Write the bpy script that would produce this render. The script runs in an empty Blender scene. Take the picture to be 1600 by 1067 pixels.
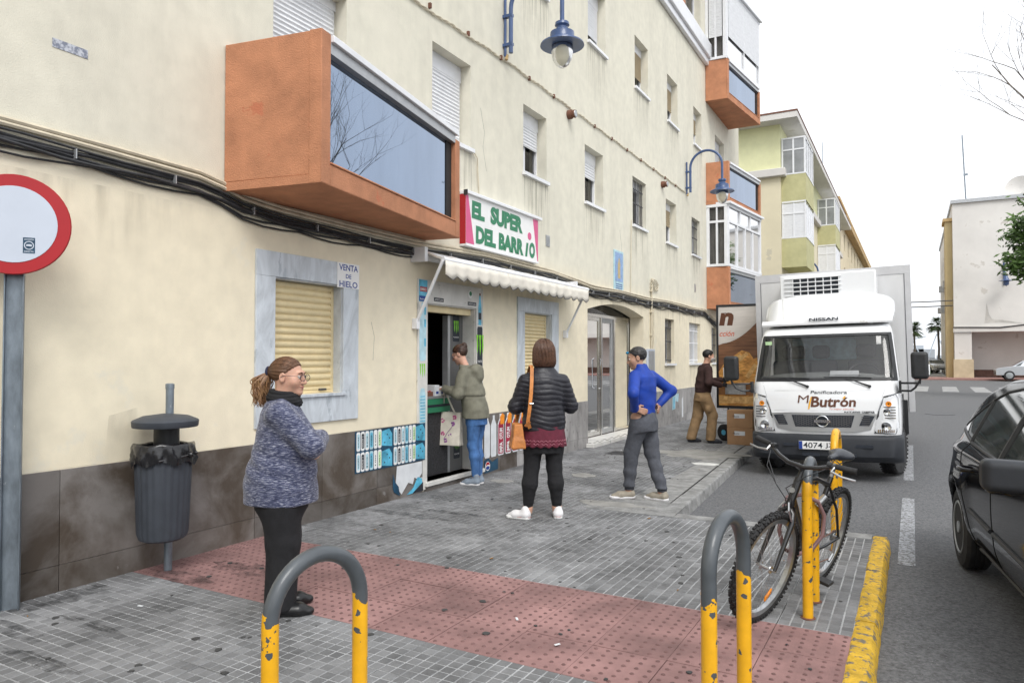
import bpy, bmesh, math, random
import numpy as np
from mathutils import Vector, Matrix
random.seed(7)
R = math.radians
# ---------------------------------------------------------------- camera
sc = bpy.context.scene
cam_d = bpy.data.cameras.new('camera'); cam = bpy.data.objects.new('camera', cam_d)
sc.collection.objects.link(cam); sc.camera = cam
cam.location = (0, 0, 1.52)
cam.rotation_euler = (R(90+1.361), 0, R(29.265))
cam_d.sensor_width = 36; cam_d.lens = 25.09; cam_d.clip_end = 3000; cam_d.clip_start = .05
sc.render.resolution_x = 1024; sc.render.resolution_y = 682
# ---------------------------------------------------------------- world, sun, exposure
SUN_EL, SUN_AZ = R(50), R(138)      # azimuth of the (veiled) sun, clockwise from +Y
w = bpy.data.worlds.new('World'); sc.world = w; w.use_nodes = True
nt = w.node_tree; bg = nt.nodes['Background']
sky = nt.nodes.new('ShaderNodeTexSky'); sky.sky_type = 'NISHITA'; sky.sun_disc = False
sky.sun_elevation = SUN_EL; sky.sun_rotation = SUN_AZ; sky.air_density = 1.0; sky.dust_density = 6; sky.ozone_density = 1
hs = nt.nodes.new('ShaderNodeHueSaturation'); hs.inputs['Saturation'].default_value = .12; hs.inputs['Value'].default_value = 1.15
mxw = nt.nodes.new('ShaderNodeMix'); mxw.data_type = 'RGBA'; mxw.inputs[0].default_value = .8    # even cloud veil over the clear sky
mxw.inputs[7].default_value = (6.3, 6.5, 6.8, 1)
nt.links.new(sky.outputs[0], hs.inputs['Color']); nt.links.new(hs.outputs[0], mxw.inputs[6]); nt.links.new(mxw.outputs[2], bg.inputs[0])
bg.inputs[1].default_value = .15
sd = bpy.data.lights.new('sun', 'SUN'); so = bpy.data.objects.new('sun', sd); sc.collection.objects.link(so)
sd.energy = 1.1; sd.angle = R(25); sd.color = (1, .97, .93)
_d = Vector((math.sin(SUN_AZ)*math.cos(SUN_EL), math.cos(SUN_AZ)*math.cos(SUN_EL), math.sin(SUN_EL)))
so.rotation_euler = _d.to_track_quat('Z', 'Y').to_euler()
vs = sc.view_settings; vs.view_transform = 'Standard'; vs.look = 'None'; vs.gamma = 1; vs.use_curve_mapping = False
vs.exposure = .60
# ---------------------------------------------------------------- materials
def _n(nt, t, **k):
    n = nt.nodes.new(t)
    for a, b in k.items(): setattr(n, a, b)
    return n
def mat(name, c, r=.6, v=.12, s=4, b=0, bs=60, m=0, c2=None, spec=.5, coat=0, local=True, st=(1,1,1), rnd=0,
        spots=None, spotS=8, spotT=.62, trans=0, ior=1.45, rough_var=0, blend=.08, warp=0):
    mt = bpy.data.materials.new(name); mt.use_nodes = True; nt = mt.node_tree; L = nt.links.new
    bs_ = nt.nodes['Principled BSDF']
    bs_.inputs['Roughness'].default_value = r; bs_.inputs['Metallic'].default_value = m
    bs_.inputs['Specular IOR Level'].default_value = spec; bs_.inputs['Coat Weight'].default_value = coat
    bs_.inputs['Coat Roughness'].default_value = .05
    bs_.inputs['Transmission Weight'].default_value = trans; bs_.inputs['IOR'].default_value = ior
    if local: co = _n(nt, 'ShaderNodeTexCoord').outputs['Object']
    else: co = _n(nt, 'ShaderNodeNewGeometry').outputs['Position']
    mp = _n(nt, 'ShaderNodeMapping'); mp.inputs['Scale'].default_value = st; L(co, mp.inputs[0]); co2 = mp.outputs[0]
    n1 = _n(nt, 'ShaderNodeTexNoise'); n1.inputs['Scale'].default_value = s; n1.inputs['Detail'].default_value = 6; n1.inputs['Roughness'].default_value = .62
    n1.inputs['Distortion'].default_value = warp
    L(co2, n1.inputs['Vector'])
    mx = _n(nt, 'ShaderNodeMix', data_type='RGBA')
    c = tuple(c); lo = tuple(x*(1-v) for x in c); hi = tuple(min(1, x*(1+v)) for x in (c if c2 is None else c))
    if c2 is not None: lo = tuple(c2)
    mr = _n(nt, 'ShaderNodeMapRange'); mr.inputs[1].default_value = .5-.2; mr.inputs[2].default_value = .5+.2
    if c2 is not None: mr.inputs[1].default_value = .5-blend; mr.inputs[2].default_value = .5+blend
    L(n1.outputs[0], mr.inputs[0]); L(mr.outputs[0], mx.inputs[0])
    mx.inputs[6].default_value = (*lo, 1); mx.inputs[7].default_value = (*hi, 1)
    col = mx.outputs[2]
    if spots is not None:
        n3 = _n(nt, 'ShaderNodeTexNoise'); n3.inputs['Scale'].default_value = spotS; n3.inputs['Detail'].default_value = 5; n3.inputs['Roughness'].default_value = .65
        L(co2, n3.inputs['Vector'])
        m3 = _n(nt, 'ShaderNodeMapRange'); m3.inputs[1].default_value = spotT; m3.inputs[2].default_value = spotT+.035
        L(n3.outputs[0], m3.inputs[0])
        mm = _n(nt, 'ShaderNodeMix', data_type='RGBA'); L(m3.outputs[0], mm.inputs[0]); L(col, mm.inputs[6]); mm.inputs[7].default_value = (*spots, 1)
        col = mm.outputs[2]
    if rnd:
        oi = _n(nt, 'ShaderNodeObjectInfo'); mr2 = _n(nt, 'ShaderNodeMapRange'); mr2.inputs[3].default_value = 1-rnd; mr2.inputs[4].default_value = 1+rnd
        L(oi.outputs['Random'], mr2.inputs[0])
        vm = _n(nt, 'ShaderNodeVectorMath', operation='SCALE'); L(col, vm.inputs[0]); L(mr2.outputs[0], vm.inputs['Scale']); col = vm.outputs[0]
    L(col, bs_.inputs['Base Color'])
    if rough_var:
        mr4 = _n(nt, 'ShaderNodeMapRange'); mr4.inputs[3].default_value = r-rough_var; mr4.inputs[4].default_value = r+rough_var
        L(n1.outputs[0], mr4.inputs[0]); L(mr4.outputs[0], bs_.inputs['Roughness'])
    if b:
        n2 = _n(nt, 'ShaderNodeTexNoise'); n2.inputs['Scale'].default_value = bs; n2.inputs['Detail'].default_value = 5; L(co2, n2.inputs['Vector'])
        bp = _n(nt, 'ShaderNodeBump'); bp.inputs['Strength'].default_value = b; bp.inputs['Distance'].default_value = .01
        L(n2.outputs[0], bp.inputs['Height']); L(bp.outputs[0], bs_.inputs['Normal'])
    mt['bsdf'] = 1
    return mt
def glass(name, c=(.03,.035,.04), rough=.03, alpha=0.0, ior=1.5, spec=.5):
    """window pane: mostly see-through sheet that reflects; alpha = how much is tint"""
    mt = bpy.data.materials.new(name); mt.use_nodes = True; nt = mt.node_tree; L = nt.links.new
    p = nt.nodes['Principled BSDF']; p.inputs['Base Color'].default_value = (*c, 1); p.inputs['Roughness'].default_value = rough
    p.inputs['IOR'].default_value = ior; p.inputs['Specular IOR Level'].default_value = spec
    if alpha < 1:
        tr = _n(nt, 'ShaderNodeBsdfTransparent'); fr = _n(nt, 'ShaderNodeFresnel'); fr.inputs[0].default_value = ior
        gl = _n(nt, 'ShaderNodeBsdfGlossy'); gl.inputs['Roughness'].default_value = rough; mt['bsdf'] = 1
        ad = _n(nt, 'ShaderNodeMath', operation='MULTIPLY'); ad.inputs[1].default_value = 1.0; L(fr.outputs[0], ad.inputs[0])     # two faces of the pane
        m1 = _n(nt, 'ShaderNodeMixShader'); m1.inputs[0].default_value = alpha; L(tr.outputs[0], m1.inputs[1]); L(p.outputs[0], m1.inputs[2])
        mx = _n(nt, 'ShaderNodeMixShader'); L(ad.outputs[0], mx.inputs[0]); L(m1.outputs[0], mx.inputs[1]); L(gl.outputs[0], mx.inputs[2])
        L(mx.outputs[0], nt.nodes['Material Output'].inputs[0]); p.inputs['Specular IOR Level'].default_value = 0
    return mt
M = {}
# ---------------------------------------------------------------- mesh helpers
COL = sc.collection
class MB:
    def __init__(s): s.v = []; s.f = []; s.mi = []; s.m = 0
    def add(s, vs, fs):
        o = len(s.v); s.v += [tuple(map(float, p)) for p in vs]; s.f += [tuple(i+o for i in f) for f in fs]; s.mi += [s.m]*len(fs); return s
    def box(s, x0, x1, y0, y1, z0, z1):
        if x0 > x1: x0, x1 = x1, x0
        if y0 > y1: y0, y1 = y1, y0
        if z0 > z1: z0, z1 = z1, z0
        return s.add([(x0,y0,z0),(x1,y0,z0),(x1,y1,z0),(x0,y1,z0),(x0,y0,z1),(x1,y0,z1),(x1,y1,z1),(x0,y1,z1)],
              [(0,3,2,1),(4,5,6,7),(0,1,5,4),(1,2,6,5),(2,3,7,6),(3,0,4,7)])
    def obox(s, c, u, v, w_, a, b_, d):
        c, u, v, w_ = map(Vector, (c, u, v, w_)); P = []
        for k in (-1, 1):
            for (i, j) in ((-1,-1),(1,-1),(1,1),(-1,1)): P.append(c+u*(i*a/2)+v*(j*b_/2)+w_*(k*d/2))
        return s.add(P, [(0,3,2,1),(4,5,6,7),(0,1,5,4),(1,2,6,5),(2,3,7,6),(3,0,4,7)])
    def quad(s, *p): return s.add(p, [tuple(range(len(p)))])
    def prism(s, poly, o, u, v, n, t):
        """poly of (a,b) in frame o,u,v extruded by t along n"""
        o, u, v, n = map(Vector, (o, u, v, n)); k = len(poly)
        A = [o+u*a+v*b for a, b in poly]; B = [p+n*t for p in A]
        return s.add(A+B, [tuple(range(k))[::-1], tuple(range(k, 2*k))]+[(i, (i+1)%k, k+(i+1)%k, k+i) for i in range(k)])
    def tube(s, path, r, n=8, caps=True, closed=False):
        P = [Vector(p) for p in path]; K = len(P)
        rr = r if hasattr(r, '__len__') else [r]*K
        up = Vector((0,0,1)); prev = None; rings = []
        for i in range(K):
            if closed: t = P[(i+1)%K]-P[i-1]
            else: t = P[min(i+1,K-1)]-P[max(i-1,0)]
            if t.length < 1e-9: t = Vector((0,0,1))
            t.normalize()
            if prev is None:
                a = t.orthogonal().normalized()
                if abs(t.z) < .95: a = t.cross(up).normalized()
            else:
                a = prev - t*prev.dot(t); a.normalize()
            prev = a; b_ = t.cross(a)
            rings.append([P[i]+(a*math.cos(2*math.pi*j/n)+b_*math.sin(2*math.pi*j/n))*rr[i] for j in range(n)])
        vs = [p for g in rings for p in g]; fs = []
        for i in range(K if closed else K-1):
            i2 = (i+1) % K
            for j in range(n): fs.append((i*n+j, i*n+(j+1)%n, i2*n+(j+1)%n, i2*n+j))
        if caps and not closed: fs += [tuple(range(n))[::-1], tuple((K-1)*n+j for j in range(n))]
        return s.add(vs, fs)
    def lathe(s, prof, c, ax=(0,0,1), n=24, xs=1, ys=1):
        c = Vector(c); ax = Vector(ax).normalized(); a = ax.orthogonal().normalized()
        if abs(ax.z) > .99: a = Vector((1,0,0))
        b_ = ax.cross(a); vs = []; fs = []
        for r, h in prof:
            for j in range(n):
                t = 2*math.pi*j/n; vs.append(c+ax*h+a*(r*math.cos(t)*xs)+b_*(r*math.sin(t)*ys))
        for i in range(len(prof)-1):
            for j in range(n): fs.append((i*n+j, i*n+(j+1)%n, (i+1)*n+(j+1)%n, (i+1)*n+j))
        fs += [tuple(range(n))[::-1], tuple((len(prof)-1)*n+j for j in range(n))]
        return s.add(vs, fs)
    def ball(s, c, r, n=12):
        rx, ry, rz = r if hasattr(r, '__len__') else (r,)*3; vs = []; fs = []; m_ = n//2+1
        for i in range(m_+1):
            t = math.pi*i/m_
            for j in range(n): p = 2*math.pi*j/n; vs.append((c[0]+rx*math.sin(t)*math.cos(p), c[1]+ry*math.sin(t)*math.sin(p), c[2]-rz*math.cos(t)))
        for i in range(m_):
            for j in range(n): fs.append((i*n+j, i*n+(j+1)%n, (i+1)*n+(j+1)%n, (i+1)*n+j))
        return s.add(vs, fs)
    def build(s, name, ms, parent=None, smooth=False, bevel=0, local=False, label=None, ang=40):
        me = bpy.data.meshes.new(name); me.from_pydata(s.v, [], s.f)
        ms = ms if isinstance(ms, (list, tuple)) else [ms]
        for m_ in ms: me.materials.append(m_)
        me.polygons.foreach_set('material_index', s.mi)
        if smooth:
            me.polygons.foreach_set('use_smooth', [True]*len(s.f))
            if smooth != 'all': me.set_sharp_from_angle(angle=R(ang))
        me.update(); me.validate()
        o = bpy.data.objects.new(name, me); COL.objects.link(o)
        if bevel:
            bv = o.modifiers.new('bevel', 'BEVEL'); bv.width = bevel; bv.segments = 2; bv.limit_method = 'ANGLE'; bv.angle_limit = R(35)
            if not smooth:
                me.polygons.foreach_set('use_smooth', [True]*len(me.polygons)); me.set_sharp_from_angle(angle=R(40))
        if parent is not None: put(o, parent, local)
        if label: o['label'] = label
        return o
XF = {}
def put(o, parent, local=False):
    o.parent = parent
    if not local: o.matrix_parent_inverse = XF.get(parent.name, Matrix.Identity(4)).inverted()
def tag(o, label=None, cat=None, group=None, kind=None):
    for k, v_ in (('label', label), ('category', cat), ('group', group), ('kind', kind)):
        if v_: o[k] = v_
    return o
def thing(name, loc, label, cat, group=None, rot=(0,0,0)):
    o = bpy.data.objects.new(name, None); COL.objects.link(o); o.location = loc; o.rotation_euler = rot
    o.empty_display_size = .2
    from mathutils import Euler
    XF[o.name] = Matrix.Translation(loc) @ Euler(rot).to_matrix().to_4x4()
    return tag(o, label, cat, group)
def copy_tree(o, parent=None):
    c = o.copy(); COL.objects.link(c)
    if parent is not None: c.parent = parent
    else: XF[c.name] = XF.get(o.name, Matrix.Identity(4))
    for ch in list(o.children): copy_tree(ch, c)
    return c
def struct(o, name=None): o['kind'] = 'structure'; return o
def text_mesh(s, o, u, v, h=None, wd=None, bold=0, shear=0, spacing=1, warp=None, thick=.0012, align='L'):
    """lettering as an MB in frame o,u,v; h = cap height of the box, wd = width of the box"""
    cu = bpy.data.curves.new('t', 'FONT'); cu.body = s; cu.size = 1; cu.offset = bold; cu.shear = shear; cu.space_character = spacing
    cu.resolution_u = 3
    ob = bpy.data.objects.new('t', cu); COL.objects.link(ob)
    dg = bpy.context.evaluated_depsgraph_get(); me = bpy.data.meshes.new_from_object(ob.evaluated_get(dg))
    bpy.data.objects.remove(ob); bpy.data.curves.remove(cu)
    P = np.array([tuple(q.co)[:2] for q in me.vertices]); F = [tuple(p.vertices) for p in me.polygons]
    bpy.data.meshes.remove(me)
    mn, mxx = P.min(0), P.max(0); P = P-mn; sz = mxx-mn
    sy = (h/sz[1]) if h else wd/sz[0]; sx = (wd/sz[0]) if wd else sy
    P = P*np.array([sx, sy]); W_ = sz[0]*sx
    if align == 'C': P[:, 0] -= W_/2
    o, u, v = map(Vector, (o, u, v)); mb = MB()
    pts = [warp(a, b_) if warp else o+u*a+v*b_ for a, b_ in P]
    mb.add(pts, F); return mb
WX, WU, WN = (0,1,0), (0,0,1), (1,0,0)     # wall frame: right, up, outward
# ---------------------------------------------------------------- implicit surfaces (for bodies, clothes, moulded shapes)
def smin(a, b_, k):
    h = np.clip(.5+.5*(b_-a)/k, 0, 1); return b_+(a-b_)*h-k*h*(1-h)
def smax(a, b_, k): return -smin(-a, -b_, k)
def cap(P, a, b_, ra, rb, sc_=None):
    a = np.array(a, np.float32); b_ = np.array(b_, np.float32)
    if sc_ is not None: sv = np.array(sc_, np.float32); P = P*sv; a = a*sv; b_ = b_*sv
    pa = P-a; ba = b_-a; h = np.clip((pa@ba)/max(ba@ba, 1e-9), 0, 1)
    return np.linalg.norm(pa-h[:, None]*ba, axis=1)-(ra+(rb-ra)*h)
def ell(P, c, r, rot=None):
    q = P-np.array(c, np.float32)
    if rot is not None: q = q@np.array(rot, np.float32)
    r = np.array(r, np.float32); k0 = np.linalg.norm(q/r, axis=1); k1 = np.linalg.norm(q/(r*r), axis=1)+1e-6
    return k0*(k0-1)/k1
def wav(P, f, seed=0, st=(1,1,1)):
    q = P*np.array(st, np.float32)*f+seed*1.7
    x, y, z = q[:, 0], q[:, 1], q[:, 2]
    x2 = x+1.3*np.sin(y*.9+.7*z+seed)+.6*np.sin(z*2.1-x*.3); y2 = y+1.1*np.sin(z*1.1+x*.6+2*seed); z2 = z+1.2*np.sin(x*.8-y*.5)
    return (np.sin(x2)*np.cos(y2*.9)+np.sin(y2*1.3+z2)*.6+np.sin(z2*1.7+x2*.4)*.5)/2.1
def surf(f, lo, hi, h, newton=1):
    lo = np.array(lo, float); hi = np.array(hi, float); B = 8
    nb = np.maximum(1, np.ceil((hi-lo)/(h*B)).astype(int)); n = nb*B+1
    cb = np.stack(np.meshgrid(*[np.arange(k) for k in nb], indexing='ij'), -1).reshape(-1, 3)
    cc = (lo+(cb+.5)*B*h).astype(np.float32); dc = f(cc); rad = B*h*.87*1.35
    V = np.full(tuple(n), 1.0, np.float32)
    for b_, d in zip(cb[dc < -rad], dc[dc < -rad]):
        i, j, k = b_*B; V[i:i+B+1, j:j+B+1, k:k+B+1] = -1
    act = cb[np.abs(dc) <= rad]
    g = np.stack(np.meshgrid(*[np.arange(B+1)]*3, indexing='ij'), -1).reshape(-1, 3)
    for s0 in range(0, len(act), 600):
        a = act[s0:s0+600]; I = (a[:, None, :]*B+g[None]).reshape(-1, 3); d = f((lo+I*h).astype(np.float32))
        V[I[:, 0], I[:, 1], I[:, 2]] = d
    S = V < 0
    c0 = S[:-1,:-1,:-1]; anyv = np.zeros_like(c0); allv = np.ones_like(c0)
    for dx in (0, 1):
        for dy in (0, 1):
            for dz in (0, 1):
                q = S[dx:S.shape[0]-1+dx, dy:S.shape[1]-1+dy, dz:S.shape[2]-1+dz]; anyv |= q; allv &= q
    cells = np.argwhere(anyv & ~allv); idx = -np.ones(c0.shape, np.int32); idx[tuple(cells.T)] = np.arange(len(cells))
    acc = np.zeros((len(cells), 3)); cnt = np.zeros(len(cells))
    for ax in range(3):
        o1, o2 = [k for k in range(3) if k != ax]
        for p in (0, 1):
            for q in (0, 1):
                a = cells.copy(); a[:, o1] += p; a[:, o2] += q; b_ = a.copy(); b_[:, ax] += 1
                va = V[tuple(a.T)]; vb = V[tuple(b_.T)]; m_ = (va < 0) != (vb < 0)
                t = np.where(m_, va/np.where(m_, va-vb, 1), 0); t = np.clip(t, 0, 1)
                pt = a.astype(float); pt[:, ax] += t; acc[m_] += pt[m_]; cnt[m_] += 1
    P = lo+acc/cnt[:, None]*h
    Fs = []
    for ax in range(3):
        o1, o2 = [(1, 2), (2, 0), (0, 1)][ax]
        sl1 = [slice(None)]*3; sl2 = [slice(None)]*3; sl1[ax] = slice(0, -1); sl2[ax] = slice(1, None)
        A = S[tuple(sl1)]; Bm = S[tuple(sl2)]; E = np.argwhere(A != Bm)
        E = E[(E[:, o1] > 0) & (E[:, o2] > 0) & (E[:, o1] < n[o1]-1) & (E[:, o2] < n[o2]-1)]
        def ci(d1, d2):
            q = E.copy(); q[:, o1] += d1; q[:, o2] += d2; return idx[tuple(q.T)]
        Q = np.stack([ci(-1,-1), ci(0,-1), ci(0,0), ci(-1,0)], 1)
        fl = ~A[tuple(E.T)]; Q[fl] = Q[fl][:, ::-1]; Fs.append(Q[(Q >= 0).all(1)])
    F = np.concatenate(Fs)
    for _ in range(newton):
        p = P.astype(np.float32); e = np.float32(h*.3); d = f(p); G = np.zeros_like(P)
        for k in range(3):
            q = p.copy(); q[:, k] += e; G[:, k] = (f(q)-d)/e
        st = np.clip(d[:, None]*G/np.maximum((G*G).sum(1), .2)[:, None], -h*.5, h*.5); P = P-st
    return P, F
def surf_obj(name, f, lo, hi, h, m_, parent, newton=1, local=True, label=None, extra=None):
    P, F = surf(f, lo, hi, h, newton)
    if extra:
        for P2, F2 in extra: F = np.concatenate([F, F2+len(P)]); P = np.concatenate([P, P2])
    me = bpy.data.meshes.new(name); me.vertices.add(len(P)); me.vertices.foreach_set('co', P.astype(np.float32).ravel())
    me.loops.add(F.size); me.loops.foreach_set('vertex_index', F.ravel().astype(np.int32))
    me.polygons.add(len(F)); me.polygons.foreach_set('loop_start', (np.arange(len(F))*4).astype(np.int32)); me.polygons.foreach_set('loop_total', np.full(len(F), 4, np.int32))
    me.polygons.foreach_set('use_smooth', np.ones(len(F), bool)); me.update(calc_edges=True); me.validate()
    me.materials.append(m_); o = bpy.data.objects.new(name, me); COL.objects.link(o)
    if parent is not None: put(o, parent, local)
    if label: o['label'] = label
    return o
# ---------------------------------------------------------------- material library
M['pad'] = mat('paver_grey', (.168,.170,.174), .8, .42, 1.9, b=.5, bs=120, local=False, rnd=.13, spots=(.035,.035,.037), spotS=9, spotT=.70)
M['grout'] = mat('paver_joint', (.31,.315,.32), .9, .45, 4, local=False, b=.3, bs=200, rnd=.08)
M['pad_red'] = mat('paver_red', (.26,.148,.14), .8, .4, 2.2, b=.5, bs=140, local=False, rnd=.08, spots=(.06,.055,.055), spotS=11, spotT=.695)
M['asphalt'] = mat('asphalt', (.125,.127,.132), .85, .5, 45, b=1, bs=110, local=False, spots=(.36,.36,.36), spotS=95, spotT=.64)
M['kerb'] = mat('kerb_stone', (.24,.24,.235), .85, .4, 7, b=.9, bs=45, local=False)
M['kerb_yellow'] = mat('kerb_yellow_paint', (.58,.36,.03), .75, .3, 10, b=1, bs=60, local=False, spots=(.17,.15,.12), spotS=18, spotT=.545)
M['line'] = mat('road_paint', (.33,.34,.36), .8, .35, 30, local=False, spots=(.14,.14,.14), spotS=40, spotT=.50)
M['dado'] = mat('dado_stone', (.125,.115,.108), .42, .45, 1.6, b=.25, bs=30, local=False, rnd=.2, c2=(.070,.055,.043), blend=.12, spots=(.19,.18,.17), spotS=4.5, spotT=.66, rough_var=.15, warp=.4)
M['dado2'] = mat('dado_marble', (.30,.29,.285), .4, .35, 5, local=False, rnd=.1, spots=(.16,.155,.15), spotS=12, spotT=.6, st=(1,1,.5))
M['marble'] = mat('marble_blue', (.52,.56,.60), .35, .2, 2.5, b=.05, bs=20, local=False, spots=(.38,.42,.46), spotS=3.5, spotT=.6, st=(1,1.8,.6), warp=2.5)
M['marble_w'] = mat('marble_white', (.62,.61,.58), .35, .15, 4, local=False, spots=(.42,.42,.4), spotS=5, spotT=.62)
M['shutter'] = mat('shutter_cream', (.72,.60,.36), .5, .1, 6, local=False, b=.1, spots=(.45,.36,.2), spotS=18, spotT=.74, rnd=.04)
M['shutter_w'] = mat('shutter_white', (.70,.71,.73), .5, .08, 6, local=False, st=(1,1,3))
M['alu'] = mat('white_aluminium', (.76,.77,.79), .35, .06, 5, local=False)
M['alu_side'] = mat('grey_aluminium', (.42,.43,.44), .4, .1, 8, m=.6)
M['orange'] = mat('orange_render', (.47,.21,.112), .85, .2, 3.5, b=.6, bs=90, local=False, spots=(.48,.17,.09), spotS=3, spotT=.64)
M['green_r'] = mat('green_render', (.48,.46,.25), .9, .1, 3, b=.4, bs=60, local=False)
M['lime'] = mat('lime_render', (.70,.70,.43), .9, .07, 2, local=False)
M['brown'] = mat('dark_brown', (.07,.045,.035), .6, .2, 8, local=False)
M['tan'] = mat('tan_cornice', (.48,.34,.17), .85, .15, 3, local=False)
M['yellow_w'] = mat('pale_yellow_wall', (.70,.62,.45), .9, .1, 1, local=False)
M['white_w'] = mat('far_white_wall', (.62,.60,.57), .9, .10, .35, local=False, b=.2, bs=3, spots=(.52,.49,.45), spotS=.7, spotT=.62)
M['white'] = mat('white_paint', (.78,.78,.77), .5, .05, 3)
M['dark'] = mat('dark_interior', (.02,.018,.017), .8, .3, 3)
M['black'] = mat('black_plastic', (.022,.023,.025), .45, .25, 12)
M['cable'] = mat('black_cable', (.03,.031,.034), .5, .4, 18)
M['cable_c'] = mat('cream_conduit', (.58,.52,.40), .6, .15, 9)
M['blue_metal'] = mat('blue_lamp_metal', (.045,.085,.20), .35, .15, 6, coat=.3)
M['galv'] = mat('galvanised_steel', (.21,.245,.28), .42, .4, 10, m=.55, st=(1,1,.35), spots=(.35,.38,.4), spotS=22, spotT=.66)
M['steel'] = mat('bright_steel', (.62,.61,.59), .16, .08, 4, m=1)
M['chrome'] = mat('chrome', (.75,.76,.78), .08, .03, 4, m=1)
M['iron'] = mat('window_iron', (.05,.05,.055), .5, .2, 10)
M['glass'] = glass('window_glass', (.02,.024,.028), .02, .25)
M['glass_dark'] = glass('dark_glass', (.012,.012,.012), .02, .88)
M['glass_panel'] = mat('balcony_glass', (.24,.30,.40), .012, .12, 1.2, local=False, m=.95, st=(1,1,.25))
M['curtain'] = mat('curtain', (.55,.50,.40), .9, .15, 4, st=(8,8,1))
M['poly_green'] = mat('sign_green', (.03,.20,.10), .5, .05, 5)
M['pink'] = mat('sign_pink', (.62,.10,.24), .5, .05, 5)
M['red'] = mat('sign_red', (.38,.010,.016), .35, .06, 5)
M['signwhite'] = mat('sign_white', (.52,.57,.66), .3, .04, 3, spec=.6)
M['navy'] = mat('navy_letters', (.015,.05,.26), .5, .05, 5)
M['ink'] = mat('dark_ink', (.02,.025,.035), .5, .05, 5)
M['cyan'] = mat('ad_cyan', (.10,.42,.60), .3, .5, 6, local=False)
M['teal'] = mat('ad_dark_blue', (.015,.06,.11), .3, .5, 6, local=False)
M['paleblue'] = mat('ad_pale_blue', (.42,.62,.70), .3, .2, 9, local=False)
M['lightgreen'] = mat('ad_pale_green', (.50,.72,.40), .3, .2, 9, local=False)
M['crimson'] = mat('ad_crimson', (.34,.025,.06), .3, .25, 9, local=False)
M['adorange'] = mat('ad_orange', (.85,.28,.03), .3, .2, 9, local=False)
M['claw'] = mat('ad_neon_green', (.22,.60,.04), .3, .1, 9, local=False)
M['paper'] = mat('torn_white_paper', (.66,.68,.70), .6, .1, 8, local=False, spots=(.4,.42,.45), spotS=12, spotT=.68)
M['awning'] = mat('awning_fabric', (.70,.66,.58), .8, .1, 5, local=False, spots=(.50,.46,.38), spotS=6, spotT=.66)
M['hoop'] = None
M['truck'] = mat('truck_white', (.77,.78,.79), .22, .03, 2, coat=.6, spots=(.62,.61,.58), spotS=3, spotT=.72)
M['box'] = mat('box_white', (.62,.62,.62), .45, .1, 1.5, st=(1,1,.4), spots=(.46,.45,.43), spotS=1.6, spotT=.66)
M['bumper'] = mat('bumper_grey', (.026,.029,.035), .5, .15, 8)
M['silver'] = mat('silver_plastic', (.48,.49,.50), .28, .04, 5, m=.7)
M['rubber'] = mat('tyre_rubber', (.022,.022,.023), .75, .4, 12, b=.2, bs=80)
M['lens'] = glass('lamp_lens', (.25,.26,.28), .03, .08)
M['amber'] = mat('amber_lens', (.75,.25,.02), .2, .1, 5)
M['brownink'] = mat('brown_ink', (.11,.04,.02), .5, .05, 5)
M['yellowink'] = mat('yellow_ink', (.80,.42,.03), .5, .05, 5)
M['redink'] = mat('red_ink', (.60,.10,.04), .5, .05, 5)
M['card'] = mat('cardboard', (.36,.21,.11), .85, .12, 6, b=.15, bs=90)
M['bread'] = mat('print_bread', (.66,.34,.09), .4, .5, 5, local=False, c2=(.36,.14,.03), blend=.16, st=(1,1,2.5), warp=1)
M['bread2'] = mat('print_loaf_light', (.76,.52,.22), .4, .3, 14, local=False, c2=(.5,.24,.07), blend=.2)
M['wood'] = mat('print_wood', (.21,.10,.05), .4, .5, 2.2, local=False, c2=(.08,.035,.02), blend=.25, st=(1.2,1,11))
M['wood_w'] = mat('print_pale_boards', (.62,.58,.54), .4, .1, 3, local=False, st=(1,1,12))
M['paintblack'] = mat('car_black', (.006,.006,.008), .06, .1, 3, spec=.6)
M['carwin'] = mat('car_window', (.03,.04,.04), .03, .15, 3, spec=1, coat=1)
M['hub'] = mat('hubcap', (.38,.40,.41), .35, .12, 8, m=.5)
M['bag'] = mat('bin_bag', (.012,.012,.014), .22, .2, 10, b=.4, bs=20, coat=.3)
M['bin'] = mat('bin_grey', (.048,.055,.068), .55, .18, 6)
M['bark'] = mat('bark', (.15,.13,.11), .9, .4, 10, b=.6, bs=30)
M['leaf'] = mat('leaf', (.085,.15,.035), .6, .5, 1.5, local=False)
M['palm'] = mat('palm_leaf', (.07,.11,.04), .6, .4, 2)
M['seat'] = mat('seat_grey', (.10,.10,.105), .8, .1, 8)
M['skin'] = mat('skin', (.56,.32,.23), .5, .12, 14, b=.08, bs=120)
M['skin'].node_tree.nodes['Principled BSDF'].inputs['Subsurface Weight'].default_value = .08
M['skin2'] = mat('skin_tan', (.42,.24,.165), .5, .12, 14)
M['ground'] = mat('bare_ground', (.20,.195,.18), .9, .2, .2, local=False)
M['water'] = mat('sea_water', (.28,.33,.38), .15, .1, .5, local=False)
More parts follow.
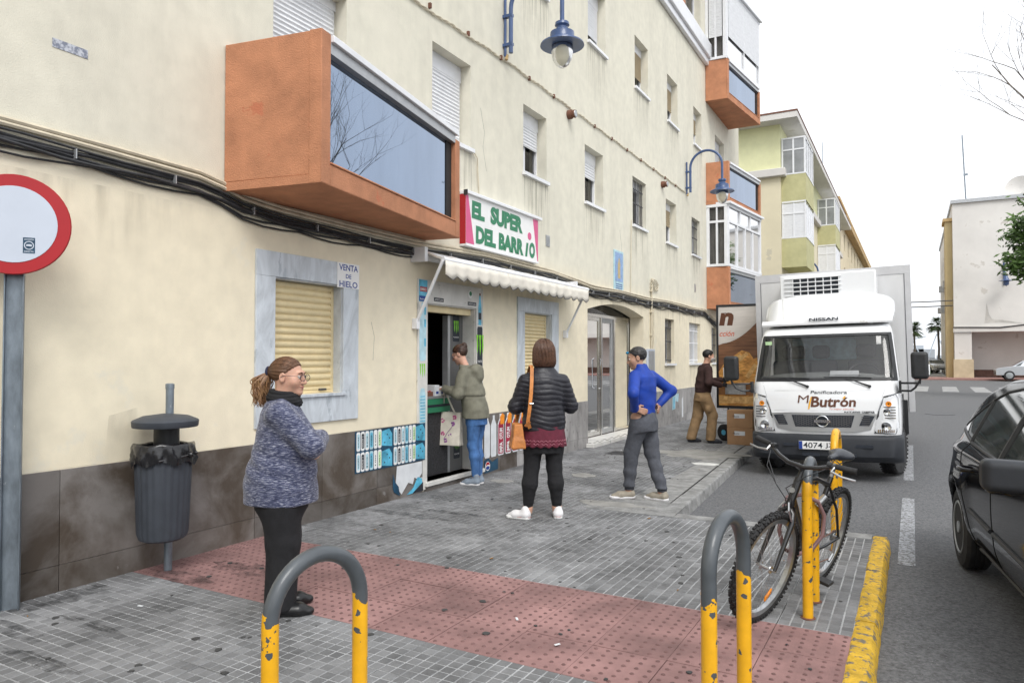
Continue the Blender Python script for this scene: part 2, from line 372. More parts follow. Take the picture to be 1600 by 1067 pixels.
def stucco():
    m_ = mat('cream_render', (.7,.62,.46), .92, .05, .9, b=.22, bs=110, local=False)
    nt = m_.node_tree; L = nt.links.new; p = nt.nodes['Principled BSDF']
    g = _n(nt, 'ShaderNodeNewGeometry'); sx = _n(nt, 'ShaderNodeSeparateXYZ'); L(g.outputs['Position'], sx.inputs[0])
    nz = _n(nt, 'ShaderNodeTexNoise'); nz.inputs['Scale'].default_value = 1.1; nz.inputs['Detail'].default_value = 6; L(g.outputs['Position'], nz.inputs['Vector'])
    # two paint coats: warmer up to the cable run, greyer and weathered above it
    a = _n(nt, 'ShaderNodeMath', operation='MULTIPLY_ADD'); L(nz.outputs[0], a.inputs[0]); a.inputs[1].default_value = .5; L(sx.outputs[2], a.inputs[2])
    mr = _n(nt, 'ShaderNodeMapRange'); mr.inputs[1].default_value = 2.85; mr.inputs[2].default_value = 3.35; L(a.outputs[0], mr.inputs[0])
    mx = _n(nt, 'ShaderNodeMix', data_type='RGBA'); L(mr.outputs[0], mx.inputs[0])
    mx.inputs[6].default_value = (.79,.715,.55,1); mx.inputs[7].default_value = (.70,.67,.56,1)
    # rain streaks: noise stretched downwards
    mp = _n(nt, 'ShaderNodeMapping'); mp.inputs['Scale'].default_value = (1, 1.5, .3); L(g.outputs['Position'], mp.inputs[0])
    n2 = _n(nt, 'ShaderNodeTexNoise'); n2.inputs['Scale'].default_value = 1.6; n2.inputs['Detail'].default_value = 8; n2.inputs['Roughness'].default_value = .7; L(mp.outputs[0], n2.inputs['Vector'])
    m2 = _n(nt, 'ShaderNodeMapRange'); m2.inputs[1].default_value = .44; m2.inputs[2].default_value = .78; m2.inputs[4].default_value = .32; L(n2.outputs[0], m2.inputs[0])
    k = _n(nt, 'ShaderNodeMath', operation='MULTIPLY'); L(m2.outputs[0], k.inputs[0]); 
    m3 = _n(nt, 'ShaderNodeMapRange'); m3.inputs[3].default_value = .35; m3.inputs[4].default_value = 1; L(mr.outputs[0], m3.inputs[0]); L(m3.outputs[0], k.inputs[1])
    mx2 = _n(nt, 'ShaderNodeMix', data_type='RGBA'); L(k.outputs[0], mx2.inputs[0]); L(mx.outputs[2], mx2.inputs[6]); mx2.inputs[7].default_value = (.40,.385,.33,1)
    n5 = _n(nt, 'ShaderNodeTexNoise'); n5.inputs['Scale'].default_value = 7; n5.inputs['Detail'].default_value = 7; L(g.outputs['Position'], n5.inputs['Vector'])
    m5 = _n(nt, 'ShaderNodeMapRange'); m5.inputs[1].default_value = .3; m5.inputs[2].default_value = .7; m5.inputs[3].default_value = .94; m5.inputs[4].default_value = 1.04; L(n5.outputs[0], m5.inputs[0])
    vm = _n(nt, 'ShaderNodeVectorMath', operation='SCALE'); L(mx2.outputs[2], vm.inputs[0]); L(m5.outputs[0], vm.inputs['Scale'])
    # repaired and scuffed areas with edges of their own
    n6 = _n(nt, 'ShaderNodeTexNoise'); n6.inputs['Scale'].default_value = .8; n6.inputs['Detail'].default_value = 9; n6.inputs['Roughness'].default_value = .68; mp6 = _n(nt, 'ShaderNodeMapping'); mp6.inputs['Location'].default_value = (3, 7.3, 1); L(g.outputs['Position'], mp6.inputs[0]); L(mp6.outputs[0], n6.inputs['Vector'])
    m6 = _n(nt, 'ShaderNodeMapRange'); m6.inputs[1].default_value = .60; m6.inputs[2].default_value = .64; m6.inputs[4].default_value = .5; L(n6.outputs[0], m6.inputs[0])
    x6 = _n(nt, 'ShaderNodeMix', data_type='RGBA'); L(m6.outputs[0], x6.inputs[0]); L(vm.outputs[0], x6.inputs[6]); x6.inputs[7].default_value = (.70,.665,.56,1)
    L(x6.outputs[2], p.inputs['Base Color']); return m_
M['stucco'] = stucco()
def hoop_mat():
    """yellow paint over grey steel: worn off at the top of the hoop, chipped below"""
    m_ = mat('hoop_paint', (.80,.42,.015), .38, .12, 8, coat=.2); nt = m_.node_tree; L = nt.links.new; p = nt.nodes['Principled BSDF']
    tc = _n(nt, 'ShaderNodeTexCoord'); sx = _n(nt, 'ShaderNodeSeparateXYZ'); L(tc.outputs['Object'], sx.inputs[0])
    at = _n(nt, 'ShaderNodeAttribute', attribute_type='OBJECT', attribute_name='worn')
    n = _n(nt, 'ShaderNodeTexNoise'); n.inputs['Scale'].default_value = 7; n.inputs['Detail'].default_value = 4; L(tc.outputs['Object'], n.inputs['Vector'])
    a = _n(nt, 'ShaderNodeMath', operation='MULTIPLY_ADD'); L(n.outputs[0], a.inputs[0]); a.inputs[1].default_value = .45; L(sx.outputs[2], a.inputs[2])
    b_ = _n(nt, 'ShaderNodeMath', operation='SUBTRACT'); L(a.outputs[0], b_.inputs[0]); L(at.outputs['Fac'], b_.inputs[1])
    m1 = _n(nt, 'ShaderNodeMath', operation='GREATER_THAN'); L(b_.outputs[0], m1.inputs[0]); m1.inputs[1].default_value = .225
    n2 = _n(nt, 'ShaderNodeTexNoise'); n2.inputs['Scale'].default_value = 26; n2.inputs['Detail'].default_value = 6; L(tc.outputs['Object'], n2.inputs['Vector'])
    m2 = _n(nt, 'ShaderNodeMath', operation='GREATER_THAN'); L(n2.outputs[0], m2.inputs[0]); m2.inputs[1].default_value = .635
    m3 = _n(nt, 'ShaderNodeMath', operation='MAXIMUM'); L(m1.outputs[0], m3.inputs[0]); L(m2.outputs[0], m3.inputs[1])
    mx = _n(nt, 'ShaderNodeMix', data_type='RGBA'); L(m3.outputs[0], mx.inputs[0]); mx.inputs[6].default_value = (.78,.40,.012,1); mx.inputs[7].default_value = (.075,.085,.095,1)
    n4 = _n(nt, 'ShaderNodeTexNoise'); n4.inputs['Scale'].default_value = 15; n4.inputs['Detail'].default_value = 6; L(tc.outputs['Object'], n4.inputs['Vector'])
    r4 = _n(nt, 'ShaderNodeMapRange'); r4.inputs[3].default_value = .7; r4.inputs[4].default_value = 1.25; L(n4.outputs[0], r4.inputs[0])
    vm = _n(nt, 'ShaderNodeVectorMath', operation='SCALE'); L(mx.outputs[2], vm.inputs[0]); L(r4.outputs[0], vm.inputs['Scale'])
    L(vm.outputs[0], p.inputs['Base Color'])
    bp = _n(nt, 'ShaderNodeBump'); bp.invert = True; bp.inputs['Distance'].default_value = .003; L(m3.outputs[0], bp.inputs['Height']); L(bp.outputs[0], p.inputs['Normal'])
    return m_
M['hoop'] = hoop_mat()
def pad_cells(m_, size=.4/6, off=(-.1, .16)):
    nt = m_.node_tree; L = nt.links.new; p = nt.nodes['Principled BSDF']; src = p.inputs['Base Color'].links[0].from_socket
    g = _n(nt, 'ShaderNodeNewGeometry'); mp = _n(nt, 'ShaderNodeMapping'); mp.inputs['Location'].default_value = (off[0]/size, off[1]/size, 0); mp.inputs['Scale'].default_value = (1/size, 1/size, 0); L(g.outputs['Position'], mp.inputs[0])
    fl = _n(nt, 'ShaderNodeVectorMath', operation='FLOOR'); L(mp.outputs[0], fl.inputs[0]); wn = _n(nt, 'ShaderNodeTexWhiteNoise'); L(fl.outputs[0], wn.inputs['Vector'])
    mr = _n(nt, 'ShaderNodeMapRange'); mr.inputs[3].default_value = .78; mr.inputs[4].default_value = 1.2; L(wn.outputs['Value'], mr.inputs[0]); vm = _n(nt, 'ShaderNodeVectorMath', operation='SCALE'); L(src, vm.inputs[0]); L(mr.outputs[0], vm.inputs['Scale']); L(vm.outputs[0], p.inputs['Base Color'])
pad_cells(M['pad'], off=(.3, .04))
def knit():
    m_ = mat('heather_knit', (.1,.12,.25), .9, .1, 5); nt = m_.node_tree; L = nt.links.new; p = nt.nodes['Principled BSDF']
    tc = _n(nt, 'ShaderNodeTexCoord'); mp = _n(nt, 'ShaderNodeMapping'); mp.inputs['Scale'].default_value = (20, 20, 150); mp.inputs['Rotation'].default_value = (.12, .1, 0); L(tc.outputs['Object'], mp.inputs[0])
    n = _n(nt, 'ShaderNodeTexNoise'); n.inputs['Scale'].default_value = 1.6; n.inputs['Detail'].default_value = 4; n.inputs['Roughness'].default_value = .7; L(mp.outputs[0], n.inputs['Vector'])
    cr = _n(nt, 'ShaderNodeValToRGB'); L(n.outputs[0], cr.inputs[0]); e = cr.color_ramp.elements
    e[0].position = .38; e[0].color = (.012,.016,.045,1); e[1].position = .72; e[1].color = (.52,.53,.60,1)
    q = cr.color_ramp.elements.new(.53); q.color = (.07,.08,.145,1)
    L(cr.outputs[0], p.inputs['Base Color'])
    bp = _n(nt, 'ShaderNodeBump'); bp.inputs['Strength'].default_value = .5; bp.inputs['Distance'].default_value = .004; L(n.outputs[0], bp.inputs['Height']); L(bp.outputs[0], p.inputs['Normal'])
    p.inputs['Sheen Weight'].default_value = .2
    return m_
M['knit'] = knit()

M['pad_red_dot'] = mat('paver_red_stud', (.15,.082,.078), .85, .3, 6, local=False)
M['inner_panel'] = mat('inner_panel_shaded', (.12,.12,.118), .5, .1, 4)  # white panel, with the doorway shade put into its colour
# ================================================================ SETTING
WALL = -4.9
def kx(y): return -2.02-.064*(min(max(y, 6.94), 12.5)-6.94)     # outer kerb edge beside the parking bay
g = MB().box(-900, 900, -300, 1500, -.6, -.16).build('ground', M['ground']); struct(g)
g = MB().box(-60, 60, -30, 63.5, -.155, -.12).build('road', M['asphalt']); struct(g)
g = MB().box(-600, 600, 130, 1400, -.158, -.13).build('sea', M['water']); struct(g)
PV = MB(); PV.box(-4.895, -.31, -8, 6.935, -.14, -.012)
ys = [6.94+.5*i for i in range(12)]+[60]
for a, b in zip(ys[:-1], ys[1:]):
    PV.add([(-4.895,a,-.14),(kx(a)-.19,a,-.14),(kx(b)-.19,b,-.14),(-4.895,b,-.14),(-4.895,a,-.012),(kx(a)-.19,a,-.012),(kx(b)-.19,b,-.012),(-4.895,b,-.012)],
       [(0,3,2,1),(4,5,6,7),(0,1,5,4),(1,2,6,5),(2,3,7,6),(3,0,4,7)])
M['mortar'] = mat('concrete_mortar', (.27,.265,.25), .9, .3, 4, b=.6, bs=50, local=False)
M['jointdark'] = mat('joint_dirt', (.075,.073,.07), .95, .3, 9, local=False)
pav = PV.build('pavement', M['jointdark']); struct(pav)
def slab_mesh(pad, n=6, round_=False):
    b = MB(); S = .397; z0 = -.0035
    b.m = 0; b.box(-S/2, S/2, -S/2, S/2, -.0115, z0)
    b.m = 1; p = .4/n; r_ = random.Random(n)
    for i in range(n):
        for j in range(n):
            cx, cy = -.2+p*(i+.5), -.2+p*(j+.5)
            if not round_:
                h = p/2-.0045; t = h-.003
                b.add([(cx-h,cy-h,z0),(cx+h,cy-h,z0),(cx+h,cy+h,z0),(cx-h,cy+h,z0),(cx-t,cy-t,0),(cx+t,cy-t,0),(cx+t,cy+t,0),(cx-t,cy+t,0)],
                  [(4,5,6,7),(0,1,5,4),(1,2,6,5),(2,3,7,6),(3,0,4,7)])
            else:
                vs = [(cx+.0125*math.cos(a), cy+.0125*math.sin(a), z0) for a in [k*math.pi/3 for k in range(6)]]+[(cx+.008*math.cos(a), cy+.008*math.sin(a), .0012) for a in [k*math.pi/3 for k in range(6)]]
                b.m = 2; b.add(vs, [(6,7,8,9,10,11)]+[(k, (k+1)%6, 6+(k+1)%6, 6+k) for k in range(6)])
    return b
sg = slab_mesh('pad').build('paving_slab', [M['grout'], M['pad']], pav); sr = slab_mesh('pad', 6, True).build('tactile_slab', [M['pad_red'], M['pad_red'], M['pad_red_dot']], pav)
rs = random.Random(4); far = []; cells = []
for j in range(-4, 46):
    for i in range(12):
        cx = -.5-.4*i; cy = 3.36+.4*j
        if cy > 6.9 and cx+.2 > kx(cy)-.30: continue
        if cy > 6.75 and cx > -2.0: continue
        vis = (cx*math.cos(.511)+cy*math.sin(.511))/(max(.1, -cx*math.sin(.511)+cy*math.cos(.511)))
        if abs(vis) > .86 and cy < 5: continue
        cells.append((math.hypot(cx, cy), cx, cy, 0 <= j <= 2))
cells.sort(); first = {0: sg, 1: sr}
for k, (d_, cx, cy, red) in enumerate(cells):
    src = sr if red else sg
    if k < 296:
        o = first.pop(int(red), None)
        if o is None: o = src.copy(); COL.objects.link(o)
        sc_ = 1.0
        if cx < -4.8: sc_ = .5
        o.location = (cx+rs.uniform(-.001,.001) + (.098 if sc_ < 1 else 0), cy+rs.uniform(-.001,.001), rs.uniform(-.0012,.0012))
        jg = rs.choice((1, 1, .995, .988)); o.scale = (sc_*jg, jg, 1)
        o.rotation_euler = (rs.uniform(-.004,.004), rs.uniform(-.004,.004), (0, R(90))[rs.random() < .5 and sc_ == 1]+rs.uniform(-.004,.004))
    else: far.append((cx, cy))
fb = MB(); base = slab_mesh('pad')
for cx, cy in far:
    w2 = .5 if cx < -4.8 else 1; ox = cx+(.098 if w2 < 1 else 0)
    n0 = len(fb.v); fb.v += [(x*w2+ox, y+cy, z) for x, y, z in base.v]; fb.f += [tuple(q+n0 for q in f) for f in base.f]; fb.mi += base.mi
o = fb.build('distant_paving', [M['grout'], M['pad']], pav); o['kind'] = 'stuff'
# fill strips of concrete beside wall and kerb, patches of mortar on the slabs
fs = MB()
yy = [6.94+.4*i for i in range(46)]
for a, b in zip(yy[:-1], yy[1:]):
    fs.quad((kx(a)-.50,a,.0008),(kx(a)-.19,a,.0015),(kx(b)-.19,b,.0015),(kx(b)-.50,b,.0008)); fs.quad((kx(a)-.95,a,-.006),(kx(a)-.5,a,-.006),(kx(b)-.5,b,-.006),(kx(b)-.95,b,-.006))
fs.quad((-2.95,6.76,.0002),(-2.02,6.76,.0002),(-2.06,7.4,.0002),(-2.95,7.4,.0002)); fs.quad((-2.02,6.755,.0006),(-.315,6.755,.0006),(-.315,6.934,.0006),(-2.02,6.934,.0006)); o = fs.build('concrete_strip', M['kerb'], pav)
def alpha_mat(name, c):
    m_ = mat(name, c, .4, .2, 5, local=False); nt = m_.node_tree; L = nt.links.new; g = _n(nt, 'ShaderNodeNewGeometry'); n = _n(nt, 'ShaderNodeTexNoise'); n.inputs['Scale'].default_value = 9; n.inputs['Detail'].default_value = 7; n.inputs['Roughness'].default_value = .7; L(g.outputs['Position'], n.inputs['Vector'])
    r_ = _n(nt, 'ShaderNodeMapRange'); r_.inputs[1].default_value = .42; r_.inputs[2].default_value = .62; r_.inputs[4].default_value = .5; L(n.outputs[0], r_.inputs[0]); L(r_.outputs[0], nt.nodes['Principled BSDF'].inputs['Alpha']); return m_
def patch(cx, cy, rx, ry, z, m_, name='mortar_patch', seed=0, par=pav):
    r_ = random.Random(seed); n = 22; ph = [r_.uniform(.72, 1.15) for _ in range(n)]
    P = [(cx+rx*ph[k]*math.cos(2*math.pi*k/n), cy+ry*ph[k]*math.sin(2*math.pi*k/n), z) for k in range(n)]
    b = MB(); b.add(P+[(p[0], p[1], z-.003) for p in P], [tuple(range(n))]+[(k, n+k, n+(k+1)%n, (k+1)%n) for k in range(n)]); return b.build(name, m_, par)
patch(-2.95, 11.4, .75, .55, .0022, M['mortar'], seed=1); patch(-2.75, 7.05, .42, .13, .0018, M['mortar'], seed=2)
patch(-4.45, 7.7, .16, .12, .003, M['mortar'], seed=3); patch(-3.75, 8.6, .2, .15, .003, M['mortar'], seed=4)
M['whitepatch'] = mat('white_paint_spill', (.6,.6,.58), .8, .1, 5)
patch(-2.62, 10.35, .2, .13, .0035, M['whitepatch'], name='paint_spill', seed=5)
M['wet'] = alpha_mat('dark_stain', (.035,.035,.036)); M['leafdry'] = mat('dry_leaf', (.25,.13,.04), .8, .2, 9)
M['gum'] = mat('chewing_gum', (.05,.05,.05), .8, .2, 5)
gb = MB()
for k in range(150):
    x = rs.uniform(-4.6, -.4); y = rs.uniform(1.6, 11)
    if y > 6.8 and x > kx(y)-.3: continue
    r0 = rs.uniform(.008, .022); n = 8
    P = [(x+r0*math.cos(2*math.pi*q/n)*rs.uniform(.7,1.3), y+r0*math.sin(2*math.pi*q/n)*rs.uniform(.7,1.3), .0032) for q in range(n)]
    gb.add(P+[(p[0],p[1],-.002) for p in P], [tuple(range(n))]+[(q, n+q, n+(q+1)%n, (q+1)%n) for q in range(n)])
o = gb.build('gum_spots', M['gum']); o['kind'] = 'stuff'; o['label'] = 'dark chewing gum spots trodden into the paving'; o['category'] = 'gum spots'
lb = MB()
for k in range(46):
    x = rs.uniform(-4.8, -.5); y = rs.choice((rs.uniform(1.5, 6.5), rs.uniform(6.5, 12)))
    if y > 6.7 and x > kx(y)-.3: continue
    a = rs.uniform(0, 3.1); l = rs.uniform(.006, .02); u = Vector((math.cos(a), math.sin(a), 0)); lb.m = k % 3; lb.obox((x, y, .006), u, Vector((-u.y, u.x, 0)), (0,0,1), l*2, l*.7, .004)
o = lb.build('litter', [M['paper'], M['leafdry'], M['ink']]); o['kind'] = 'stuff'; o['label'] = 'tiny scraps and dry leaves scattered on the pavement'; o['category'] = 'litter'
# damp stains where water ran from the wall and round the bin
for q, (x, y, rx, ry) in enumerate(((-4.45,2.15,.36,.06),(-4.15,2.42,.30,.035),(-4.72,2.6,.12,.3),(-4.2,3.6,.42,.13),(-4.45,3.25,.28,.10),(-3.85,2.0,.35,.05),(-4.3,5.6,.5,.08),(-3.9,5.9,.35,.05))): patch(x, y, rx, ry, .0018, M['wet'], name='damp_stain', seed=20+q)
# manhole / drain covers on the far pavement
for x, y in ((-4.05, 10.9), (-4.1, 17.2)):
    b = MB(); b.box(x-.25, x+.25, y-.2, y+.2, -.01, .003)
    for k in range(8): b.box(x-.22, x+.22, y-.18+k*.05, y-.16+k*.05, .003, .006)
    b.build('drain_cover', M['iron'], pav)
# kerbs
kb = MB()
kroot = MB().box(-2.0, -1.9, 6.945, 6.95, -.14, -.13).build('kerb', M['kerb']); struct(kroot)
y = 6.95
while y < 45:
    L_ = .98; b = MB(); a0, a1 = kx(y), kx(y+L_); jz = rs.uniform(-.006, .004)
    b.add([(a0-.19,y,-.14),(a0,y,-.14),(a1,y+L_,-.14),(a1-.19,y+L_,-.14),(a0-.19,y,jz),(a0-.02,y,jz),(a1-.02,y+L_,jz),(a1-.19,y+L_,jz)],
      [(0,3,2,1),(4,5,6,7),(0,1,5,4),(1,2,6,5),(2,3,7,6),(3,0,4,7)])
    b.build('kerb_stone', M['kerb'], kroot, bevel=.018); y += 1.0
y = -1.0; kxs = -.31
while y < 6.6:
    L_ = min(.56, 6.9-y); b = MB(); jz = rs.uniform(-.003, .004); jx = rs.uniform(-.003, .003)
    nn = 3
    vs = []; prof = [(-.31,-.14),(-.31,jz-.006),(-.295,jz+.006),(-.205,jz+.002),(-.183,jz-.03),(-.175,-.14)]
    for q in range(nn+1):
        for (px, pz) in prof: vs.append((px+jx+rs.uniform(-.004,.004), y+L_*q/nn, pz+(rs.uniform(-.003,.003) if pz > -.1 else 0)))
    k6 = len(prof); f = [(q*k6+r_, (q+1)*k6+r_, (q+1)*k6+(r_+1)%k6, q*k6+(r_+1)%k6) for q in range(nn) for r_ in range(k6)]
    f += [tuple(range(k6))[::-1], tuple(nn*k6+r_ for r_ in range(k6))]
    b.add(vs, f); b.build('yellow_kerb_stone', M['kerb_yellow'], kroot, smooth=True, ang=50, label='kerb block painted worn yellow'); y += .563
# painted road markings
b = MB(); b.box(-.12, .005, 6.5, 9.6, -.119, -.116); b.box(-.12, .0, 11.0, 15.5, -.119, -.116); o = b.build('parking_line', M['line']); struct(o)
M['zebra'] = mat('zebra_paint', (.30,.30,.30), .85, .3, 3, local=False)
b = MB()
for k in range(9): b.add([(-1.4+k*1.35, 41, -.116),(-.7+k*1.35, 41, -.116),(-.5+k*1.35, 48.5, -.116),(-1.2+k*1.35, 48.5, -.116)], [(0,1,2,3)])
o = b.build('zebra_crossing', M['zebra']); struct(o)
b = MB(); b.lathe([(.38,0),(.38,.008)], (.7, 24.5, -.119), n=20); o = b.build('manhole_cover', M['iron']); struct(o)
M['redpav'] = mat('red_pavement', (.30,.17,.15), .85, .15, 3, local=False)
b = MB(); b.box(-60, 60, 63.6, 69, -.155, .0); o = b.build('far_pavement', M['redpav']); struct(o)
b = MB(); b.box(-60, 2.6, 69.1, 128, -.155, -.02); o = b.build('far_path', M['mortar']); struct(o)

# ================================================================ CREAM APARTMENT BUILDING
BLD = thing('apartment_building', (WALL, 10, 0), 'long cream rendered apartment block with orange balconies and a ground floor shop along the pavement', 'building')
BH = 12.7; Y0, Y1 = -16.0, 24.0
# openings: (y0, y1, z0, z1, kind)
OP = dict(
 balc_door=(4.42,5.36,2.95,5.12), w2=(6.82,7.66,4.19,5.27), w3=(9.08,9.84,4.23,5.23), w4=(11.32,12.16,4.23,5.23), w5=(13.74,14.58,4.23,5.22),
 w6=(15.98,16.82,4.2,5.2), w7=(18.18,19.0,4.2,5.16), u0=(9.08,9.84,7.1,8.17), u1=(11.47,12.3,7.1,8.2), u2=(13.9,14.75,7.1,8.17), u3=(16.13,16.97,7.06,8.15), u4=(18.42,19.22,7.12,8.1),
 u5=(6.82,7.66,7.1,8.17), s1=(4.45,5.31,1.19,2.24), door=(6.71,7.77,.1,2.16), s2=(9.09,9.98,1.19,2.2), portal=(11.42,14.38,.04,2.56),
 g1=(15.87,16.6,1.4,2.43), g2=(17.9,18.98,1.4,2.43), g3=(20.2,21.0,1.4,2.4), v1=(20.75,21.9,5.85,8.0), n1=(-3.2,-2.4,4.2,5.2), n2=(-7.2,-6.4,4.2,5.2), n3=(-3.2,-2.4,1.3,2.3), n4=(-8.2,-7.0,1.3,2.3),
 t1=(15.1,17.0,10.3,11.9), t2=(17.6,19.2,10.3,11.9))
def facade(X, y0, y1, z0, z1, holes, depth, sgn=-1):
    b = MB(); ys = sorted({y0, y1}|{h[0] for h in holes}|{h[1] for h in holes}); zs = sorted({z0, z1}|{h[2] for h in holes}|{h[3] for h in holes})
    for a, c in zip(ys[:-1], ys[1:]):
        for d, e in zip(zs[:-1], zs[1:]):
            my, mz = (a+c)/2, (d+e)/2
            if any(h[0] < my < h[1] and h[2] < mz < h[3] for h in holes): continue
            b.quad((X,a,d),(X,c,d),(X,c,e),(X,a,e))
    for h in holes:
        Xi = X+sgn*depth
        b.quad((X,h[0],h[2]),(X,h[0],h[3]),(Xi,h[0],h[3]),(Xi,h[0],h[2])); b.quad((X,h[1],h[2]),(Xi,h[1],h[2]),(Xi,h[1],h[3]),(X,h[1],h[3]))
        b.quad((X,h[0],h[3]),(X,h[1],h[3]),(Xi,h[1],h[3]),(Xi,h[0],h[3])); b.quad((X,h[0],h[2]),(Xi,h[0],h[2]),(Xi,h[1],h[2]),(X,h[1],h[2]))
    return b
hl = list(OP.values())
wl = facade(WALL, Y0, Y1, -.14, BH, hl, .30)
wl.quad((WALL,Y1,-.14),(-14,Y1,-.14),(-14,Y1,BH),(WALL,Y1,BH)); wl.quad((WALL,Y0,-.14),(WALL,Y0,BH),(-14,Y0,BH),(-14,Y0,-.14)); wl.quad((-14,Y0,-.14),(-14,Y0,BH),(-14,Y1,BH),(-14,Y1,-.14))
wl.build('wall', M['stucco'], BLD)
MB().box(-14.2, WALL+.45, Y0, Y1+.3, BH, BH+.25).build('roof', M['white'], BLD)
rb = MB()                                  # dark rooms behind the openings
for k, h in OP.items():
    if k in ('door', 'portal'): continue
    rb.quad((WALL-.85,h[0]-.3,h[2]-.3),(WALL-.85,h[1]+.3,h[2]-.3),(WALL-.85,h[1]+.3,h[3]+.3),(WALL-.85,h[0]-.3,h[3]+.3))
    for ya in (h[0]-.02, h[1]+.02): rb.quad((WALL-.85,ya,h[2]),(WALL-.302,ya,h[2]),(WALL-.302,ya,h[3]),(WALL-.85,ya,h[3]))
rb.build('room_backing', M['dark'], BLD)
# top floor band and string course
b = MB(); b.box(WALL+.002, WALL+.16, Y0, 19.95, 9.78, 10.2); b.box(WALL+.002, WALL+.10, Y0, 19.95, 9.6, 9.775); b.build('cornice', M['alu'], BLD, bevel=.02)
b = MB(); b.box(WALL+.003, WALL+.05, 14.4, 15.05, 10.25, 12.4); b.box(WALL+.003, WALL+.05, 17.05, 17.55, 10.25, 12.4); b.build('orange_band', M['orange'], BLD)
def window(key, shut=.45, bars=None, mshut='shutter_w', glass_=True, blind=None, box=.16, fr='alu', curtain=True, name='window', sill=True):
    y0, y1, z0, z1 = OP[key]; X = WALL-.2; t = .035
    b = MB(); b.box(X-.03, X+.03, y0, y0+t, z0, z1); b.box(X-.03, X+.03, y1-t, y1, z0, z1); b.box(X-.03, X+.03, y0+t, y1-t, z0, z0+t)
    b.box(X-.04, X+.05, y0+.001, y1-.001, z1-box, z1-.001)
    ym = (y0+y1)/2; b.box(X-.025, X+.01, ym-.022, ym+.022, z0+t, z1-box)
    fo = b.build(name, M[fr], BLD)
    zt = z1-box; zs_ = zt-(zt-z0-t)*shut
    if shut > 0:
        b = MB(); n = max(1, int((zt-zs_)/.045)); hh = (zt-zs_)/n
        for k in range(n):
            zz = zs_+k*hh; X2 = X+.045
            b.add([(X2,y0+t,zz),(X2+.002,y0+t,zz+hh*.15),(X2+.011,y0+t,zz+hh*.5),(X2+.002,y0+t,zz+hh*.9),(X2,y0+t,zz+hh),(X2,y1-t,zz),(X2+.002,y1-t,zz+hh*.15),(X2+.011,y1-t,zz+hh*.5),(X2+.002,y1-t,zz+hh*.9),(X2,y1-t,zz+hh)], [(q, q+5, q+6, q+1) for q in range(4)])
        so_ = b.build('shutter', M[mshut], fo, smooth=False)
    if glass_ and shut < .97: MB().quad((X-.005,y0+t,z0+t),(X-.005,y1-t,z0+t),(X-.005,y1-t,zt),(X-.005,y0+t,zt)).build('pane', M['glass'], fo)
    if curtain and shut < .9:
        b = MB(); n = 16; ya, yb = ym+.05, y1-.04
        vs = [(X-.18+.02*math.sin(q*2.1), ya+(yb-ya)*q/n, z) for z in (z0, zt) for q in range(n+1)]
        b.add(vs, [(q, q+1, n+2+q, n+1+q) for q in range(n)]); b.build('curtain', M['curtain'], fo, smooth='all')
    if sill: MB().box(WALL-.28, WALL+.05, y0-.03, y1+.03, z0-.045, z0+.004).build('sill', M['alu'], fo)
    if bars:
        b = MB(); nb = bars; X3 = WALL-.08
        for q in range(nb): yb = y0+(y1-y0)*(q+.5)/nb; b.tube([(X3,yb,z0+.02),(X3,yb,z1-.02)], .009, 6)
        for zz in (z0+.08, (z0+z1)/2, z1-.2): b.box(X3-.006, X3+.006, y0, y1, zz-.012, zz+.012)
        b.build('window_bars', M['alu' if key in ('g2',) else 'iron'], fo)
    return fo
window('balc_door', 1, box=.1, sill=False); window('w2', 1, box=.2); window('w3', .42, box=.2); window('w4', .38, box=.18); window('w5', .0, bars=9, box=.18)
M['slatwood'] = mat('roll_blind_wood', (.34,.27,.17), .7, .1, 7)
window('w6', .48, mshut='slatwood'); window('w7', 0, bars=6); window('u0', .5); window('u1', .72, box=.2); window('u2', .62, mshut='slatwood'); window('u3', .58, mshut='slatwood'); window('u4', .5, mshut='slatwood'); window('u5', .5)
window('g1', 0, bars=8); window('g2', 0, bars=12); window('g3', .3, bars=6); window('v1', 1, box=.1); window('t1', .6); window('t2', .3)
for k_ in ('n1', 'n2', 'n3', 'n4'): window(k_, .5)
# small fittings on the wall
b = MB(); b.box(WALL+.002, WALL+.012, 9.8, 9.93, 3.25, 3.42)
for k in range(6): b.box(WALL+.012, WALL+.018, 9.81, 9.92, 3.265+k*.025, 3.275+k*.025)
b.build('air_vent', M['alu_side'], BLD)
b = MB(); b.box(WALL+.002, WALL+.012, 18.4, 18.52, 3.25, 3.45); b.build('air_vent', M['alu_side'], BLD)
M['rust'] = mat('rusty_box', (.16,.07,.045), .8, .3, 20)
for y_, z_ in ((10.64, 5.53), (15.68, 5.45)):
    o = MB().lathe([(.075,0),(.075,.06),(.06,.07),(.06,.1),(.065,.105),(.065,.13)], (WALL+.002, y_, z_), (1,0,0), 16).build('junction_box', M['rust'], BLD, smooth=True)
    MB().lathe([(.06,.1305),(.055,.14)], (WALL+.002, y_, z_), (1,0,0), 16).build('cover_disc', M['alu_side'], o)
M['oldpaint'] = mat('exposed_tile', (.40,.42,.46), .7, .3, 10, local=False, c2=(.2,.22,.28), blend=.06, st=(1,3,3))
patchb = MB(); patchb.box(WALL+.001, WALL+.004, 2.57, 2.8, 3.565, 3.625); patchb.build('exposed_street_plate', M['oldpaint'], BLD)
